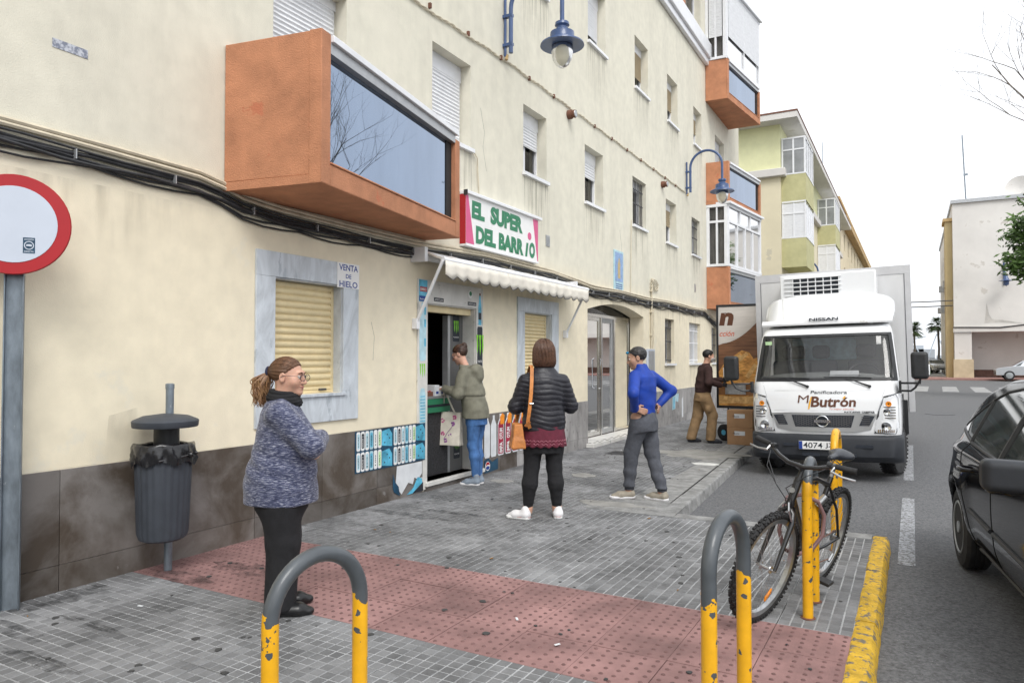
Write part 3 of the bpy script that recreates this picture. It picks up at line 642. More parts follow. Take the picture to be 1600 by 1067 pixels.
def streak_mat(name, c, top=.5, sy=26, sz=.9):
    m_ = mat(name, c, .9, .1, 5, local=False); nt = m_.node_tree; L = nt.links.new; tc = _n(nt, 'ShaderNodeTexCoord'); g = _n(nt, 'ShaderNodeNewGeometry'); mp = _n(nt, 'ShaderNodeMapping'); mp.inputs['Scale'].default_value = (1, sy, sz); L(g.outputs['Position'], mp.inputs[0])
    n = _n(nt, 'ShaderNodeTexNoise'); n.inputs['Scale'].default_value = 1; n.inputs['Detail'].default_value = 5; L(mp.outputs[0], n.inputs['Vector'])
    r_ = _n(nt, 'ShaderNodeMapRange'); r_.inputs[1].default_value = .45; r_.inputs[2].default_value = .75; r_.inputs[4].default_value = top; L(n.outputs[0], r_.inputs[0])
    sx = _n(nt, 'ShaderNodeSeparateXYZ'); L(tc.outputs['Generated'], sx.inputs[0]); mu = _n(nt, 'ShaderNodeMath', operation='MULTIPLY'); L(r_.outputs[0], mu.inputs[0]); L(sx.outputs[2], mu.inputs[1])
    a = _n(nt, 'ShaderNodeMath', operation='PINGPONG'); a.inputs[1].default_value = .5; L(sx.outputs[1], a.inputs[0]); b_ = _n(nt, 'ShaderNodeMapRange'); b_.inputs[2].default_value = .12; L(a.outputs[0], b_.inputs[0]); m3 = _n(nt, 'ShaderNodeMath', operation='MULTIPLY'); L(mu.outputs[0], m3.inputs[0]); L(b_.outputs[0], m3.inputs[1]); L(m3.outputs[0], nt.nodes['Principled BSDF'].inputs['Alpha']); return m_
M['streak'] = streak_mat('rain_streak', (.28,.26,.21), .55); M['grime'] = streak_mat('cable_grime', (.25,.23,.19), .32, 7, .8)
for k, h in OP.items():
    if k in ('door', 'portal', 's1', 's2', 'balc_door', 'v1'): continue
    zb = h[2]-.05; MB().quad((WALL+.002,h[0]-.12,zb-.85),(WALL+.002,h[1]+.12,zb-.85),(WALL+.002,h[1]+.12,zb),(WALL+.002,h[0]-.12,zb)).build('rain_stain', M['streak'], BLD)
for a, c in ((-3,3.9),(7.3,10),(10,14),(14,19.5)): MB().quad((WALL+.0015,a,2.15),(WALL+.0015,c,2.15),(WALL+.0015,c,2.72),(WALL+.0015,a,2.72)).build('grime_band', M['grime'], BLD)
MB().quad((WALL+.0016,-3,.79),(WALL+.0016,6.5,.79),(WALL+.0016,6.5,.80),(WALL+.0016,-3,.80)).build('dirt_line', M['grime'], BLD)
MB().quad((WALL+.002,2.95,.80),(WALL+.002,3.2,.80),(WALL+.002,3.2,1.17),(WALL+.002,2.98,1.12)).build('scuff_patch', streak_mat('scuff', (.42,.40,.35), 1.3, 1.5, .4), BLD)
# hairline cracks in the render
for q, P_ in enumerate(([(7.9,4.8),(8.0,4.5),(7.96,4.3),(8.05,4.0)],[(5.75,1.9),(5.8,1.75),(5.78,1.5)],[(9.0,2.9),(9.02,2.98),(8.4,2.93)],[(10.3,7.2),(10.4,6.8),(10.35,6.3)],[(13,4.0),(13.1,3.7),(13.05,3.3)])):
    MB().tube([(WALL+.0005, y, z) for y, z in P_], .0022, 3, caps=False).build('hairline_crack', M['streakdark'] if 'streakdark' in M else M['mortar'], BLD)
# stone dado, one panel at a time
def dado(y0, y1, zt, mname, step, zsplit=.17, skip=()):
    y = y0; k = 0
    while y < y1-.01:
        ye = min(y+step, y1)
        for (za, zb) in ((-.01, zsplit), (zsplit+.003, zt)):
            pr_ = rs.uniform(0, .0025)
            o = MB().box(WALL+.001, WALL+.022+pr_, y+.0024, ye-.0024, za, zb).build('dado_panel', M[mname], BLD, bevel=.0012)
        y = ye; k += 1
dado(-3.63, -2.91+.001, .79, 'dado', .72); dado(-2.91, 6.62, .79, 'dado', .3971 if False else .7942); dado(7.92, 8.85, .79, 'dado', .465); dado(8.85, 11.38, .79, 'dado2', .42); dado(14.42, 19.0, .79, 'dado2', .76); dado(19.0, 24.0, .79, 'dado2', .5)
# ---------------- marble framed window with the roller shutter
def marble(y0, y1, z0, z1, o0, o1, p0, p1, mt='marble'):
    T = .022; X = WALL+.001
    MB().box(X, X+T, o0, o1, z1, p1).build('marble_slab', M[mt], BLD, bevel=.002)
    MB().box(X, X+T, o0, y0, p0, z1-.001).build('marble_slab', M[mt], BLD, bevel=.002)
    MB().box(X, X+T, y1, o1, p0, z1-.001).build('marble_slab', M[mt], BLD, bevel=.002)
    if p0 > .3 and z0 > p0: MB().box(X, X+T, y0+.001, y1-.001, p0, z0-.03).build('marble_slab', M[mt], BLD, bevel=.002)
    b = MB(); X2 = WALL-.22                           # lining of the reveal
    b.box(X2, X-.0005, y0+.0005, y0+.012, z0, z1-.001); b.box(X2, X-.0005, y1-.012, y1-.0005, z0, z1-.001); b.box(X2, X-.0005, y0+.012, y1-.012, z1-.012, z1-.0005)
    b.build('reveal_lining', M[mt], BLD)
y0, y1, z0, z1 = OP['s1']; marble(y0, y1, z0, z1, 4.24, 5.53, .92, 2.46)
MB().box(WALL-.22, WALL+.045, y0-.02, y1+.03, z0-.029, z0-.001).build('marble_sill', M['marble'], BLD, bevel=.003)
def roller(y0, y1, z0, z1, X, n, closed=1.0):
    fo = MB().box(X-.02, X+.005, y0+.013, y0+.05, z0, z1).box(X-.02, X+.005, y1-.05, y1-.013, z0, z1).build('roller_shutter', M['shutter'], BLD)
    hh = (z1-z0)/n
    for k in range(n):
        zz = z0+k*hh; b = MB(); ya, yb = y0+.03, y1-.03; X2 = X-.012
        if k == 0: prof = [(.0,0),(.014,.002),(.014,hh*.42),(.004,hh*.46),(.004,hh*.5),(.014,hh*.54),(.014,hh*.97),(.0,hh)]
        else: prof = [(.0,0),(.004,.004),(.004,hh*.12),(.012,hh*.2),(.019,hh*.42),(.019,hh*.6),(.011,hh*.88),(.004,hh*.93),(.0,hh*.999)]
        m_ = len(prof); vs = [(X2+p, yv, zz+q) for yv in (ya, yb) for p, q in prof]
        b.add(vs, [(q, q+m_, q+m_+1, q+1) for q in range(m_-1)]); b.build('slat', M['shutter'], fo, smooth=True, ang=25)
    return fo
fo = roller(y0, y1, z0+.0, z1-.013, WALL-.10, 17)
o = MB().lathe([(.022,0),(.022,.006),(.012,.014)], (WALL-.098, 4.86, z0+.09), (1,0,0), 14).build('lock_plate', M['tan'], fo, smooth=True)
o = MB().box(WALL-.1, WALL-.08, 5.1, 5.19, z0+.022, z0+.04).build('latch', M['iron'], fo)
y0, y1, z0, z1 = OP['s2']; marble(y0, y1, z0, z1, 8.88, 10.22, .8, 2.4); fo = roller(y0, y1, z0, z1-.013, WALL-.08, 19)
# ---------------- shop doorway
y0, y1, z0, z1 = OP['door']
marble(y0, y1, z0, z1, 6.53, 7.93, .02, 2.43, 'marble_w')
b = MB(); b.box(WALL-.5, WALL+.06, 6.66, 7.93, .055, .1); b.build('doorstep', M['marble_w'], BLD, bevel=.003)
MB().box(WALL+.002, WALL+.04, 6.68, 7.92, -.01, .054).build('step_riser', M['dado'], BLD)
b = MB(); b.box(WALL-.14, WALL-.06, y0+.012, y1-.012, z1-.09, z1-.012); b.box(WALL-.13,WALL-.055, y0+.05, y0+.2, z1-.06, z1-.045); b.build('shutter_housing', M['shutter'], BLD)
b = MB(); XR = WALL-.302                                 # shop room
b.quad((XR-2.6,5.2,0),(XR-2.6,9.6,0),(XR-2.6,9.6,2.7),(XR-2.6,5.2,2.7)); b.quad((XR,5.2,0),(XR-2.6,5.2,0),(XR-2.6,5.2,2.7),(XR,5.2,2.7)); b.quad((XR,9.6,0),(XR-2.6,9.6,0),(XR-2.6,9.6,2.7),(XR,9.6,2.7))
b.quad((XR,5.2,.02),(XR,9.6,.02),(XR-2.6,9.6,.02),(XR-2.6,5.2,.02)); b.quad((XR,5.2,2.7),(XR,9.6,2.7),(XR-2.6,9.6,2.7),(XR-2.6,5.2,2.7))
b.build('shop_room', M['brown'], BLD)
b = MB(); b.box(WALL-.22, WALL-.18, 7.46, 7.755, .1, 2.06); po = b.build('inner_door_panel', M['inner_panel'], BLD)
MB().box(WALL-.25, WALL-.17, 7.40, 7.455, .1, 2.06).build('inner_door_frame', M['alu_side'], BLD)
# ---------------- entrance portal of the flats
y0, y1, z0, z1 = OP['portal']
b = MB(); n = 18; ap = [(y0+.001, z1-.001)]+[(y0+.001+(y1-y0-.002)*q/n, 2.38+.165*math.sin(math.pi*q/n)) for q in range(n+1)]+[(y1-.001, z1-.001)]
b.prism([(a, c) for a, c in ap], (WALL-.30, 0, 0), WX, WU, WN, .2995); b.build('portal_arch', M['stucco'], BLD)
b = MB(); b.box(WALL-.6, WALL+.16, y0-.12, y1+.02, -.005, .06); b.build('entrance_step', M['marble_w'], BLD, bevel=.004)
for q in range(26):
    yy_ = y0-.05+q*.115; xx = WALL+.02+.045*(q%3); MB().box(xx, xx+.032, yy_, yy_+.1, .0605, .0625).build('mosaic_strip', M['dado'], BLD)
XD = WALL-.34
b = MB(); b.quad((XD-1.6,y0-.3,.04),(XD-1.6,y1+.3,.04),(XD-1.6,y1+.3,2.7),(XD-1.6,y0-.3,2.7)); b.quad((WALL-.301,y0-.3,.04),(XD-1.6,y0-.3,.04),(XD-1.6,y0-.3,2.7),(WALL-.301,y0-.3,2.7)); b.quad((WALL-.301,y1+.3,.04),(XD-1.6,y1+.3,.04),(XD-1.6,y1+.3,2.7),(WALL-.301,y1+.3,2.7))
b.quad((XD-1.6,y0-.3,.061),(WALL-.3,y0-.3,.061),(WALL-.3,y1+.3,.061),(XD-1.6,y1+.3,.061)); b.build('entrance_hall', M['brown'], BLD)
def door_leaf(name, pa, pb, w_=.055, glass_='glass_dark', fm='steel', z0=.07, z1=2.3, solid=None):
    pa, pb = Vector((*pa, 0)), Vector((*pb, 0)); u = (pb-pa); L_ = u.length; u.normalize(); nrm = Vector((u.y, -u.x, 0))
    b = MB()
    for s_ in (w_/2, L_-w_/2): b.obox(pa+u*s_+Vector((0,0,(z0+z1)/2)), u, nrm, (0,0,1), w_, .05, z1-z0)
    for zz in (z0+w_/2, z1-w_/2): b.obox(pa+u*L_/2+Vector((0,0,zz)), u, nrm, (0,0,1), L_-2*w_, .045, w_)
    f = b.build(name, M[fm], BLD, bevel=.004)
    MB().obox(pa+u*L_/2+Vector((0,0,(z0+z1)/2)), u, nrm, (0,0,1), L_-2*w_, .008, z1-z0-2*w_).build('glass_pane', M[glass_], f)
    return f
door_leaf('fixed_leaf', (XD+.30, y0+.03), (XD+.0, y0+.42), .06)
door_leaf('glass_door', (XD, y0+.45), (XD, y0+1.35), .07)
door_leaf('fixed_leaf', (XD, y0+1.38), (XD, y0+2.02), .09, fm='alu_side')
door_leaf('fixed_leaf', (XD, y0+2.1), (XD, y1+.02), .05)
b = MB(); b.box(XD-.03, XD+.03, y0-.1, y1+.1, 2.301, 2.36); b.box(XD-.03, XD+.04, y0+2.03, y0+2.095, .06, 2.3); b.box(XD-.03, XD+.04, y0+1.345, y0+1.385, .06, 2.3); b.build('door_header', M['steel'], BLD)
MB().quad((XD,y0,2.36),(XD,y1,2.36),(XD,y1,2.6),(XD,y0,2.6)).build('fanlight_pane', M['glass_dark'], BLD)
MB().tube([(XD+.05,y0+1.22,.95),(XD+.09,y0+1.22,.97),(XD+.09,y0+1.22,1.5),(XD+.05,y0+1.22,1.52)], .013, 8).build('pull_handle', M['chrome'], BLD, smooth=True)
# meter box and downpipe
b = MB(); b.box(WALL+.002, WALL+.05, 14.52, 14.98, 1.1, 1.72); o = b.build('meter_box', M['signwhite'], BLD, bevel=.004); MB().box(WALL+.05, WALL+.055, 14.56, 14.94, 1.14, 1.68).build('meter_door', M['alu_side'], o)
b = MB(); b.tube([(WALL+.03,14.82,1.72),(WALL+.03,14.82,2.2),(WALL+.03,14.85,3.1)], .02, 8); b.tube([(WALL+.03,14.95,1.72),(WALL+.03,14.96,2.6)], .012, 6)
for z_ in (2.0, 2.5, 2.95): b.box(WALL+.002, WALL+.056, 14.78, 14.88, z_, z_+.03)
b.build('conduit_pipe', M['cable_c'], BLD, smooth=True)
b = MB(); r_ = random.Random(3)
for q in range(6):
    b.tube([(WALL+.02+.02*r_.random(), 14.8+.5*t+.04*math.sin(9*t+q), 3.12+.12*math.sin(3.1*t+q*.7)) for t in [k/10 for k in range(11)]], .009, 5)
b.build('cable_coil', M['cable_c'], BLD, smooth=True)
# framed tile picture of a standing figure
o = MB().box(WALL+.002, WALL+.02, 12.66, 13.14, 2.82, 3.58).build('tile_picture', M['paleblue'], BLD)
MB().box(WALL+.02, WALL+.024, 12.70, 13.10, 2.99, 3.54).build('picture_field', mat('tile_blue', (.25,.38,.62), .3, .3, 12, local=False), o)
MB().prism([(-.06,0),(.06,0),(.05,.2),(.07,.27),(.03,.33),(.03,.38),(-.03,.38),(-.03,.33),(-.07,.27)], (WALL+.024, 12.9, 3.05), WX, WU, WN, .002).build('picture_figure', mat('tile_ochre', (.55,.42,.2), .3, .2, 12, local=False), o)
for k in range(3):
    t_ = MB().box(WALL+.0205, WALL+.0225, 12.73, 13.07, 2.85+.04*k, 2.865+.04*k).build('text_line', M['navy'], o)
# "VENTA DE HIELO" plate
vp = thing('ice_sale_sign', (WALL, 5.36, 2.2), 'small white tile sign VENTA DE HIELO on the marble window frame corner', 'sign')
b = MB(); b.box(WALL+.0235, WALL+.028, 5.215, 5.53, 2.215, 2.46); b.build('plate', M['white'], vp)
for s_, z_, yc, h_, wd in (('VENTA', 2.385, 5.375, .062, .27), ('DE', 2.31, 5.375, .042, .08), ('HIELO', 2.222, 5.375, .062, .26)):
    text_mesh(s_, (WALL+.0285, yc, z_), WX, WU, h_, wd, bold=.02, align='C').build('lettering', M['navy'], vp)
# ---------------- shop sign
sg_ = thing('shop_sign', (WALL, 8.5, 2.97), 'white box sign EL SUPER DEL BARRIO with pink wedges above the awning', 'sign')
SY0, SY1, SZ0, SZ1 = 7.41, 9.37, 2.945, 3.565; SX = WALL+.09
MB().box(WALL+.005, SX, SY0, SY1, SZ0, SZ1).build('sign_box', M['white'], sg_)
MB().box(WALL+.004, SX+.001, SY0-.006, SY0-.0005, SZ0, SZ1).build('red_side', M['red'], sg_)
MB().box(WALL+.004, SX+.035, SY0-.01, SY1+.08, SZ1+.001, SZ1+.045).build('light_hood', M['alu'], sg_, bevel=.006)
MB().box(SX-.02, SX+.036, SY0-.016, SY0-.0105, SZ1-.02, SZ1+.05).build('hood_end_cap', M['black'], sg_)
MB().box(WALL+.004, SX+.012, SY0-.004, SY1+.004, SZ0-.025, SZ0-.001).build('bottom_rail', M['alu'], sg_)
MB().prism([(0,0),(.19,0),(.05,.6),(0,.6)], (SX+.0005, SY0+.004, SZ0+.01), WX, WU, WN, .002).build('pink_wedge', M['pink'], sg_)
MB().prism([(0,0),(0.02,0),(0.02,.6),(-.14,.6)], (SX+.0005, SY1-.024, SZ0+.01), WX, WU, WN, .002).build('pink_wedge', M['pink'], sg_)
def ital(o, sl=.12): 
    o = Vector(o); return lambda a, b_: o+Vector((0, a+sl*b_, b_))
for s_, yy_, zz_, h_, wd in (('EL', 7.545, 3.285, .225, .31), ('SUPER', 8.0, 3.285, .235, .89), ('DEL', 7.64, 2.98, .225, .50), ('BARR', 8.215, 2.98, .225, .70)):
    text_mesh(s_, (0,0,0), WX, WU, h_, wd, bold=.062, warp=ital((SX+.003, yy_, zz_), .03)).build('lettering', M['poly_green'], sg_)
text_mesh('I', (0,0,0), WX, WU, .20, .06, bold=.03, warp=ital((SX+.003, 8.965, 2.98), .2)).build('lettering', M['poly_green'], sg_)
text_mesh('O', (0,0,0), WX, WU, .23, .18, bold=.06, warp=ital((SX+.003, 9.085, 2.975), .03)).build('lettering', M['poly_green'], sg_)
MB().lathe([(.055,0),(.055,.003)], (SX+.0005, 9.10, 3.285), (1,0,0), 20).build('pink_dot', M['pink'], sg_)
# ---------------- awning
aw = thing('awning', (WALL, 8.5, 2.6), 'cream retractable awning with scalloped valance over the shop door', 'awning')
AX = -4.50; AY0, AY1 = 6.47, 10.5
b = MB(); b.tube([(WALL+.1, AY0, 2.68),(WALL+.1, AY1, 2.68)], .055, 12); b.box(WALL+.002, WALL+.2, AY0-.06, AY0-.005, 2.6, 2.76); b.box(WALL+.002, WALL+.2, AY1+.005, AY1+.06, 2.6, 2.76); b.build('roller_tube', M['alu'], aw, smooth=True)
b = MB(); nx, ny = 6, 40
vs = [(WALL+.1+(AX-WALL-.1)*i/nx, AY0+.03+(AY1-AY0-.06)*j/ny, 2.735-(.11)*i/nx-.02*math.sin(math.pi*i/nx)+.006*math.sin(j*1.3+i)) for j in range(ny+1) for i in range(nx+1)]
b.add(vs, [(j*(nx+1)+i, j*(nx+1)+i+1, (j+1)*(nx+1)+i+1, (j+1)*(nx+1)+i) for j in range(ny) for i in range(nx)])
o = b.build('canopy_cloth', M['awning'], aw, smooth='all'); sm = o.modifiers.new('s', 'SOLIDIFY'); sm.thickness = .004
MB().tube([(AX, AY0, 2.615),(AX, AY1, 2.615)], .028, 10).build('front_bar', M['alu'], aw, smooth=True)
b = MB(); nS = 17; per = 10; N_ = nS*per; vs = []; 
for j in range(N_+1):
    y = AY0+.02+(AY1-AY0-.04)*j/N_; ph = (j % per)/per; drop = .045*abs(math.sin(math.pi*(j/per)))
    wv = .012*math.sin(j*.55)+.008*math.sin(j*.23)
    for q in range(4):
        vs.append((AX+.022+wv*q/3, y, 2.60-(.155+drop)*q/3))
b.add(vs, [(j*4+q, (j+1)*4+q, (j+1)*4+q+1, j*4+q+1) for j in range(N_) for q in range(3)])
o = b.build('valance', M['awning'], aw, smooth='all'); sm = o.modifiers.new('s', 'SOLIDIFY'); sm.thickness = .003
b = MB(); b.tube([(AX+.026+.012*math.sin(j*.55)+.008*math.sin(j*.23), AY0+.02+(AY1-AY0-.04)*j/N_, 2.443-.045*abs(math.sin(math.pi*(j/per)))) for j in range(N_+1)], .0045, 4)
b.build('valance_trim', M['iron'], aw)
for yb in (AY0, AY1-.05):
    b = MB(); b.obox(((WALL+.05+AX)/2, yb, (1.93+2.6)/2), Vector((AX-WALL-.05, 0, .67)).normalized(), (0,1,0), Vector((.67, 0, -(AX-WALL-.05))).normalized(), math.hypot(.67, AX-WALL-.05), .025, .03)
    o = b.build('support_arm', M['alu'], aw, bevel=.003); MB().box(WALL+.002, WALL+.07, yb-.03, yb+.03, 1.85, 1.97).build('arm_bracket', M['alu'], o, bevel=.004)
# ---------------- stickers and drink posters
def sticker_claw(X, y, z, h, par, m_='claw'):
    o = MB()
    for k, (dy, l) in enumerate(((-.3, .75), (0, 1), (.3, .8))):
        yy_ = dy*h*.8; o.prism([(yy_-.09*h, .5*h), (yy_+.09*h, .5*h), (yy_+.05*h, .25*h), (yy_+.08*h, 0), (yy_+.02*h, -.5*h*l), (yy_-.03*h, -.15*h), (yy_-.04*h, .2*h)], (X, y, z), WX, WU, WN, .001)
    return o.build('claw_mark', M[m_], par)
def can(X, y, z, h, par=None, w_=None):
    w_ = w_ or h*.45; t = thing('energy_drink_sticker', (X, y, z-h/2), 'x', 'sticker')
    b = MB(); b.prism([(-w_/2, -.46*h), (-w_*.42, -.5*h), (w_*.42, -.5*h), (w_/2, -.46*h), (w_/2, .45*h), (w_*.4, .5*h), (-w_*.4, .5*h), (-w_/2, .45*h)], (X, y, z), WX, WU, WN, .0015); b.build('can_shape', M['ink'], t)
    sticker_claw(X+.002, y, z+.05*h, h*.5, t)
    text_mesh('MONSTER', (X+.0025, y, z-.36*h), WX, WU, h*.055, w_*.8, align='C').build('lettering', M['white'], t)
    return t
def claw_thing(X, y, z, h, label):
    t = thing('claw_sticker', (X, y, z-h/2), label, 'sticker'); sticker_claw(X, y, z, h, t); return t
FX = WALL+.0245
t = thing('bakery_sticker', (FX, 6.6, 2.2), 'blue and red bread brand sticker at the top left of the shop door frame', 'sticker')
MB().box(FX, FX+.001, 6.54, 6.70, 2.17, 2.42).build('sticker_sheet', M['cyan'], t); MB().box(FX+.001, FX+.002, 6.555, 6.69, 2.285, 2.34).build('red_bar', M['red'], t)
text_mesh('BIMBO', (FX+.0025, 6.62, 2.297), WX, WU, .03, .11, bold=.02, align='C').build('lettering', M['white'], t); MB().box(FX+.001, FX+.002, 6.545, 6.695, 2.175, 2.235).build('blue_bar', M['navy'], t); text_mesh('Buenos días', (FX+.0025, 6.62, 2.19), WX, WU, .022, .12, align='C').build('lettering', M['white'], t)
t = thing('water_bottle_poster', (FX, 6.6, 1.55), 'tall pale blue water bottle poster on the left door jamb above the green claw', 'poster')
b = MB(); b.prism([(-.06,-.3),(-.04,-.33),(.04,-.33),(.06,-.3),(.065,.1),(.04,.2),(.045,.33),(-.02,.34),(-.065,.1)], (FX, 6.615, 1.82), WX, WU, WN, .001); b.build('bottle_shape', M['paleblue'], t)
for z_ in (1.66, 1.88, 2.02): MB().box(FX+.001, FX+.002, 6.64, 6.675, z_, z_+.09).build('label_block', M['cyan'], t)
claw_thing(FX, 6.61, 1.38, .16, 'green triple claw sticker on the left jamb of the shop door')
t = thing('water_bottle_poster', (FX, 6.6, .8), 'faded blue striped bottle poster low on the left jamb of the shop door', 'poster')
b = MB(); b.prism([(-.055,-.2),(.055,-.2),(.06,.12),(.03,.2),(-.03,.2),(-.06,.12)], (FX, 6.615, .98), WX, WU, WN, .001); b.build('bottle_shape', M['paleblue'], t)
for k in range(9): MB().box(FX+.001, FX+.002, 6.57, 6.66, .8+.035*k, .812+.035*k).build('stripe', M['cyan'], t)
PX_ = WALL-.179
for (y, z, h, l, X, w_) in ((7.60, 1.90, .33, 'black can sticker with green claw at the top of the inner door panel', PX_, .15), (7.62, .42, .34, 'black can sticker with green claw low on the inner door panel behind the shopper', PX_, .14), (7.85, 1.66, .54, 'tall black can poster with green claw on the right door jamb', FX, .125)):
    c_ = can(X, y, z, h, w_=w_); c_['label'] = l
claw_thing(PX_, 7.6, 1.58, .17, 'green triple claw sticker on the inner door panel above the shopper')
t = thing('soda_bottle_sticker', (FX, 7.85, 1.96), 'light blue soda bottle sticker at the top of the right door jamb', 'sticker')
MB().prism([(-.035,-.2),(.035,-.2),(.04,.02),(.02,.12),(.015,.2),(-.015,.2),(-.02,.12),(-.04,.02)], (FX, 7.85, 2.15), WX, WU, WN, .001).build('bottle_shape', M['cyan'], t); MB().box(FX+.001, FX+.002, 7.815, 7.885, 2.02, 2.11).build('label_block', M['ink'], t); MB().prism([(-.014,0),(.014,0),(.018,.03),(-.018,.03)], (FX+.001, 7.85, 2.33), WX, WU, WN, .001).build('bottle_cap', M['rust'], t)
t = thing('flame_sticker', (FX, 7.87, 1.2), 'small round orange sticker below the black can on the right door jamb', 'sticker'); MB().lathe([(.045,0),(.045,.001)], (FX, 7.87, 1.28), (1,0,0), 16, xs=1).build('disc', M['adorange'], t); MB().lathe([(.025,0),(.025,.001)], (FX+.0011, 7.87, 1.28), (1,0,0), 12).build('disc_centre', M['yellowink'], t)
t = thing('notice_sticker', (FX, 6.95, 2.2), 'small dark rectangular notice above the shop door at the left', 'sticker'); MB().box(FX, FX+.001, 6.83, 7.03, 2.19, 2.235).build('notice', M['ink'], t); text_mesh('APERTURA', (FX+.0015, 6.93, 2.2), WX, WU, .022, .17, align='C').build('lettering', M['white'], t)
t = thing('notice_sticker', (FX, 7.6, 2.2), 'small dark rectangular notice above the shop door at the right', 'sticker'); MB().box(FX, FX+.001, 7.56, 7.76, 2.19, 2.235).build('notice', M['ink'], t); text_mesh('APERTURA', (FX+.0015, 7.66, 2.2), WX, WU, .022, .17, align='C').build('lettering', M['white'], t)
t = thing('round_sticker', (FX, 7.6, 2.3), 'small round green and white sticker above the shop door', 'sticker'); MB().lathe([(.05,0),(.05,.001)], (FX, 7.62, 2.33), (1,0,0), 18).build('disc', M['white'], t); MB().lathe([(.03,0),(.03,.001)], (FX+.0011, 7.625, 2.34), (1,0,0), 14).build('disc_centre', M['poly_green'], t)
# battery/drink poster left of the door: two by two panels of slim tubes
DX = WALL+.0275
ad = thing('blue_drinks_poster', (DX, 6.1, .37), 'blue poster of slim drink tubes on the stone dado left of the shop door', 'poster')
MB().box(DX, DX+.0012, 5.48, 6.66, .365, .785).build('poster_sheet', M['teal'], ad)
for pi, py in enumerate((5.49, 6.08)):
    for pj, pz in enumerate((.375, .585)):
        MB().prism([(0,.02),(.17,.0),(.17,.13),(.12,.19),(0,.17)], (DX+.0015, py+.405, pz), WX, WU, WN, .001).build('blue_swirl', M['cyan'], ad)
        b = MB()
        for q in range(3): b.lathe([(.009,0),(.009,.001)], (DX+.003, py+.45+.04*q, pz+.05+.04*((q*2)%3)), (1,0,0), 8)
        b.build('dots', M['ink'], ad)
        for q, (cm, im) in enumerate((('paleblue','ink'),('ink','paleblue'),('paleblue','cyan'),('cyan','white'),('white','paleblue'),('lightgreen','white'))):
            yy_ = py+.012+.066*q; w2 = .056
            MB().prism([(.0,.012),(.012,0),(w2-.012,0),(w2,.012),(w2,.182),(w2-.012,.194),(.012,.194),(0,.182)], (DX+.0015, yy_, pz), WX, WU, WN, .001).build('tube', M['white' if cm != 'cyan' else 'paleblue'], ad)
            MB().prism([(.0,.01),(.01,0),(w2-.03,0),(w2-.02,.01),(w2-.02,.142),(w2-.03,.15),(.01,.15),(0,.142)], (DX+.0028, yy_+.01, pz+.022), WX, WU, WN, .001).build('tube_label', M[cm], ad)
            text_mesh(('AHORA','SOLO 1','IO','AQUI','100','LIMA')[q], (DX+.004, yy_+.034, pz+.035), (0,0,1), (0,-1,0), .016, .11, bold=.02).build('lettering', M['ink' if cm != 'ink' else 'white'], ad)
t = thing('torn_poster', (DX, 6.2, .03), 'torn white and blue poster remains under the blue drinks poster', 'poster')
r_ = random.Random(8)
MB().prism([(0,.16),(.02,.335),(.47,.335),(.47,.2),(.4,.14),(.33,.17),(.3,.1),(.22,.13),(.1,.02),(.06,.06)], (DX+.0002, 6.13, .02), WX, WU, WN, .001).build('white_sheet', M['paper'], t)
MB().prism([(0,.05),(.1,.0),(.08,.1),(.02,.16),(-.02,.25),(-.02,.1)], (DX+.0014, 6.1, .03), WX, WU, WN, .001).build('blue_scrap', M['teal'], t)
MB().prism([(0,.0),(.3,.0),(.28,.14),(.2,.17),(.12,.06)], (DX+.0014, 6.32, .02), WX, WU, WN, .001).build('blue_scrap', M['cyan'], t)
MB().prism([(0,.0),(.2,.0),(.2,.1),(.1,.05)], (DX+.0026, 6.42, .02), WX, WU, WN, .001).build('dark_scrap', M['ink'], t)
ad = thing('red_drinks_poster', (DX, 8.6, .2), 'poster of dark red bottles lettered in white on the dado right of the shop door', 'poster')
for q, (yy_, cm) in enumerate(((8.30, 'crimson'), (8.50, 'crimson'), (8.70, 'crimson'), (8.90, 'crimson'))):
    MB().prism([(0,.03),(.02,0),(.15,0),(.17,.03),(.17,.43),(.12,.50),(.12,.56),(.05,.56),(.05,.50),(0,.43)], (DX+.0002, yy_, .215), WX, WU, WN, .001).build('bottle_shape', M['paper'], ad)
    MB().prism([(0,.01),(.01,0),(.13,0),(.14,.01),(.14,.39),(.10,.45),(.04,.45),(0,.39)], (DX+.0014, yy_+.015, .235), WX, WU, WN, .001).build('bottle_label', M[cm], ad)
    MB().prism([(0,0),(.10,0),(.11,.12),(.05,.15),(-.01,.1)], (DX+.0026, yy_+.07, .63), WX, WU, WN, .001).build('orange_fruit', M['adorange'], ad)
    text_mesh('IMPA', (DX+.0028, yy_+.13, .25), (0,0,1), (0,-1,0), .085, .14, bold=.04).build('lettering', M['white'], ad)
    text_mesh('OTUM', (DX+.0028, yy_+.13, .43), (0,0,1), (0,-1,0), .085, .15, bold=.04).build('lettering', M['white'], ad)
t = thing('blank_bottle_poster', (DX, 8.1, .2), 'two blank white bottle cut-outs on the dado just right of the shop door', 'poster')
for yy_ in (7.955, 8.12): MB().prism([(0,.03),(.02,0),(.125,0),(.145,.03),(.145,.42),(.1,.50),(.1,.55),(.05,.55),(.05,.50),(0,.42)], (DX+.0002, yy_, .215), WX, WU, WN, .001).build('bottle_shape', M['paper'], t)
t = thing('cola_scrap', (DX, 8.1, .05), 'torn poster scraps with red white and blue disc low on the dado', 'poster')
MB().prism([(0,.0),(.35,.02),(.35,.17),(.2,.13),(.1,.19),(0,.17)], (DX+.0002, 7.96, .02), WX, WU, WN, .001).build('blue_scrap', M['teal'], t); MB().lathe([(.06,0),(.06,.001)], (DX+.0016, 8.04, .11), (1,0,0), 18).build('white_disc', M['white'], t)
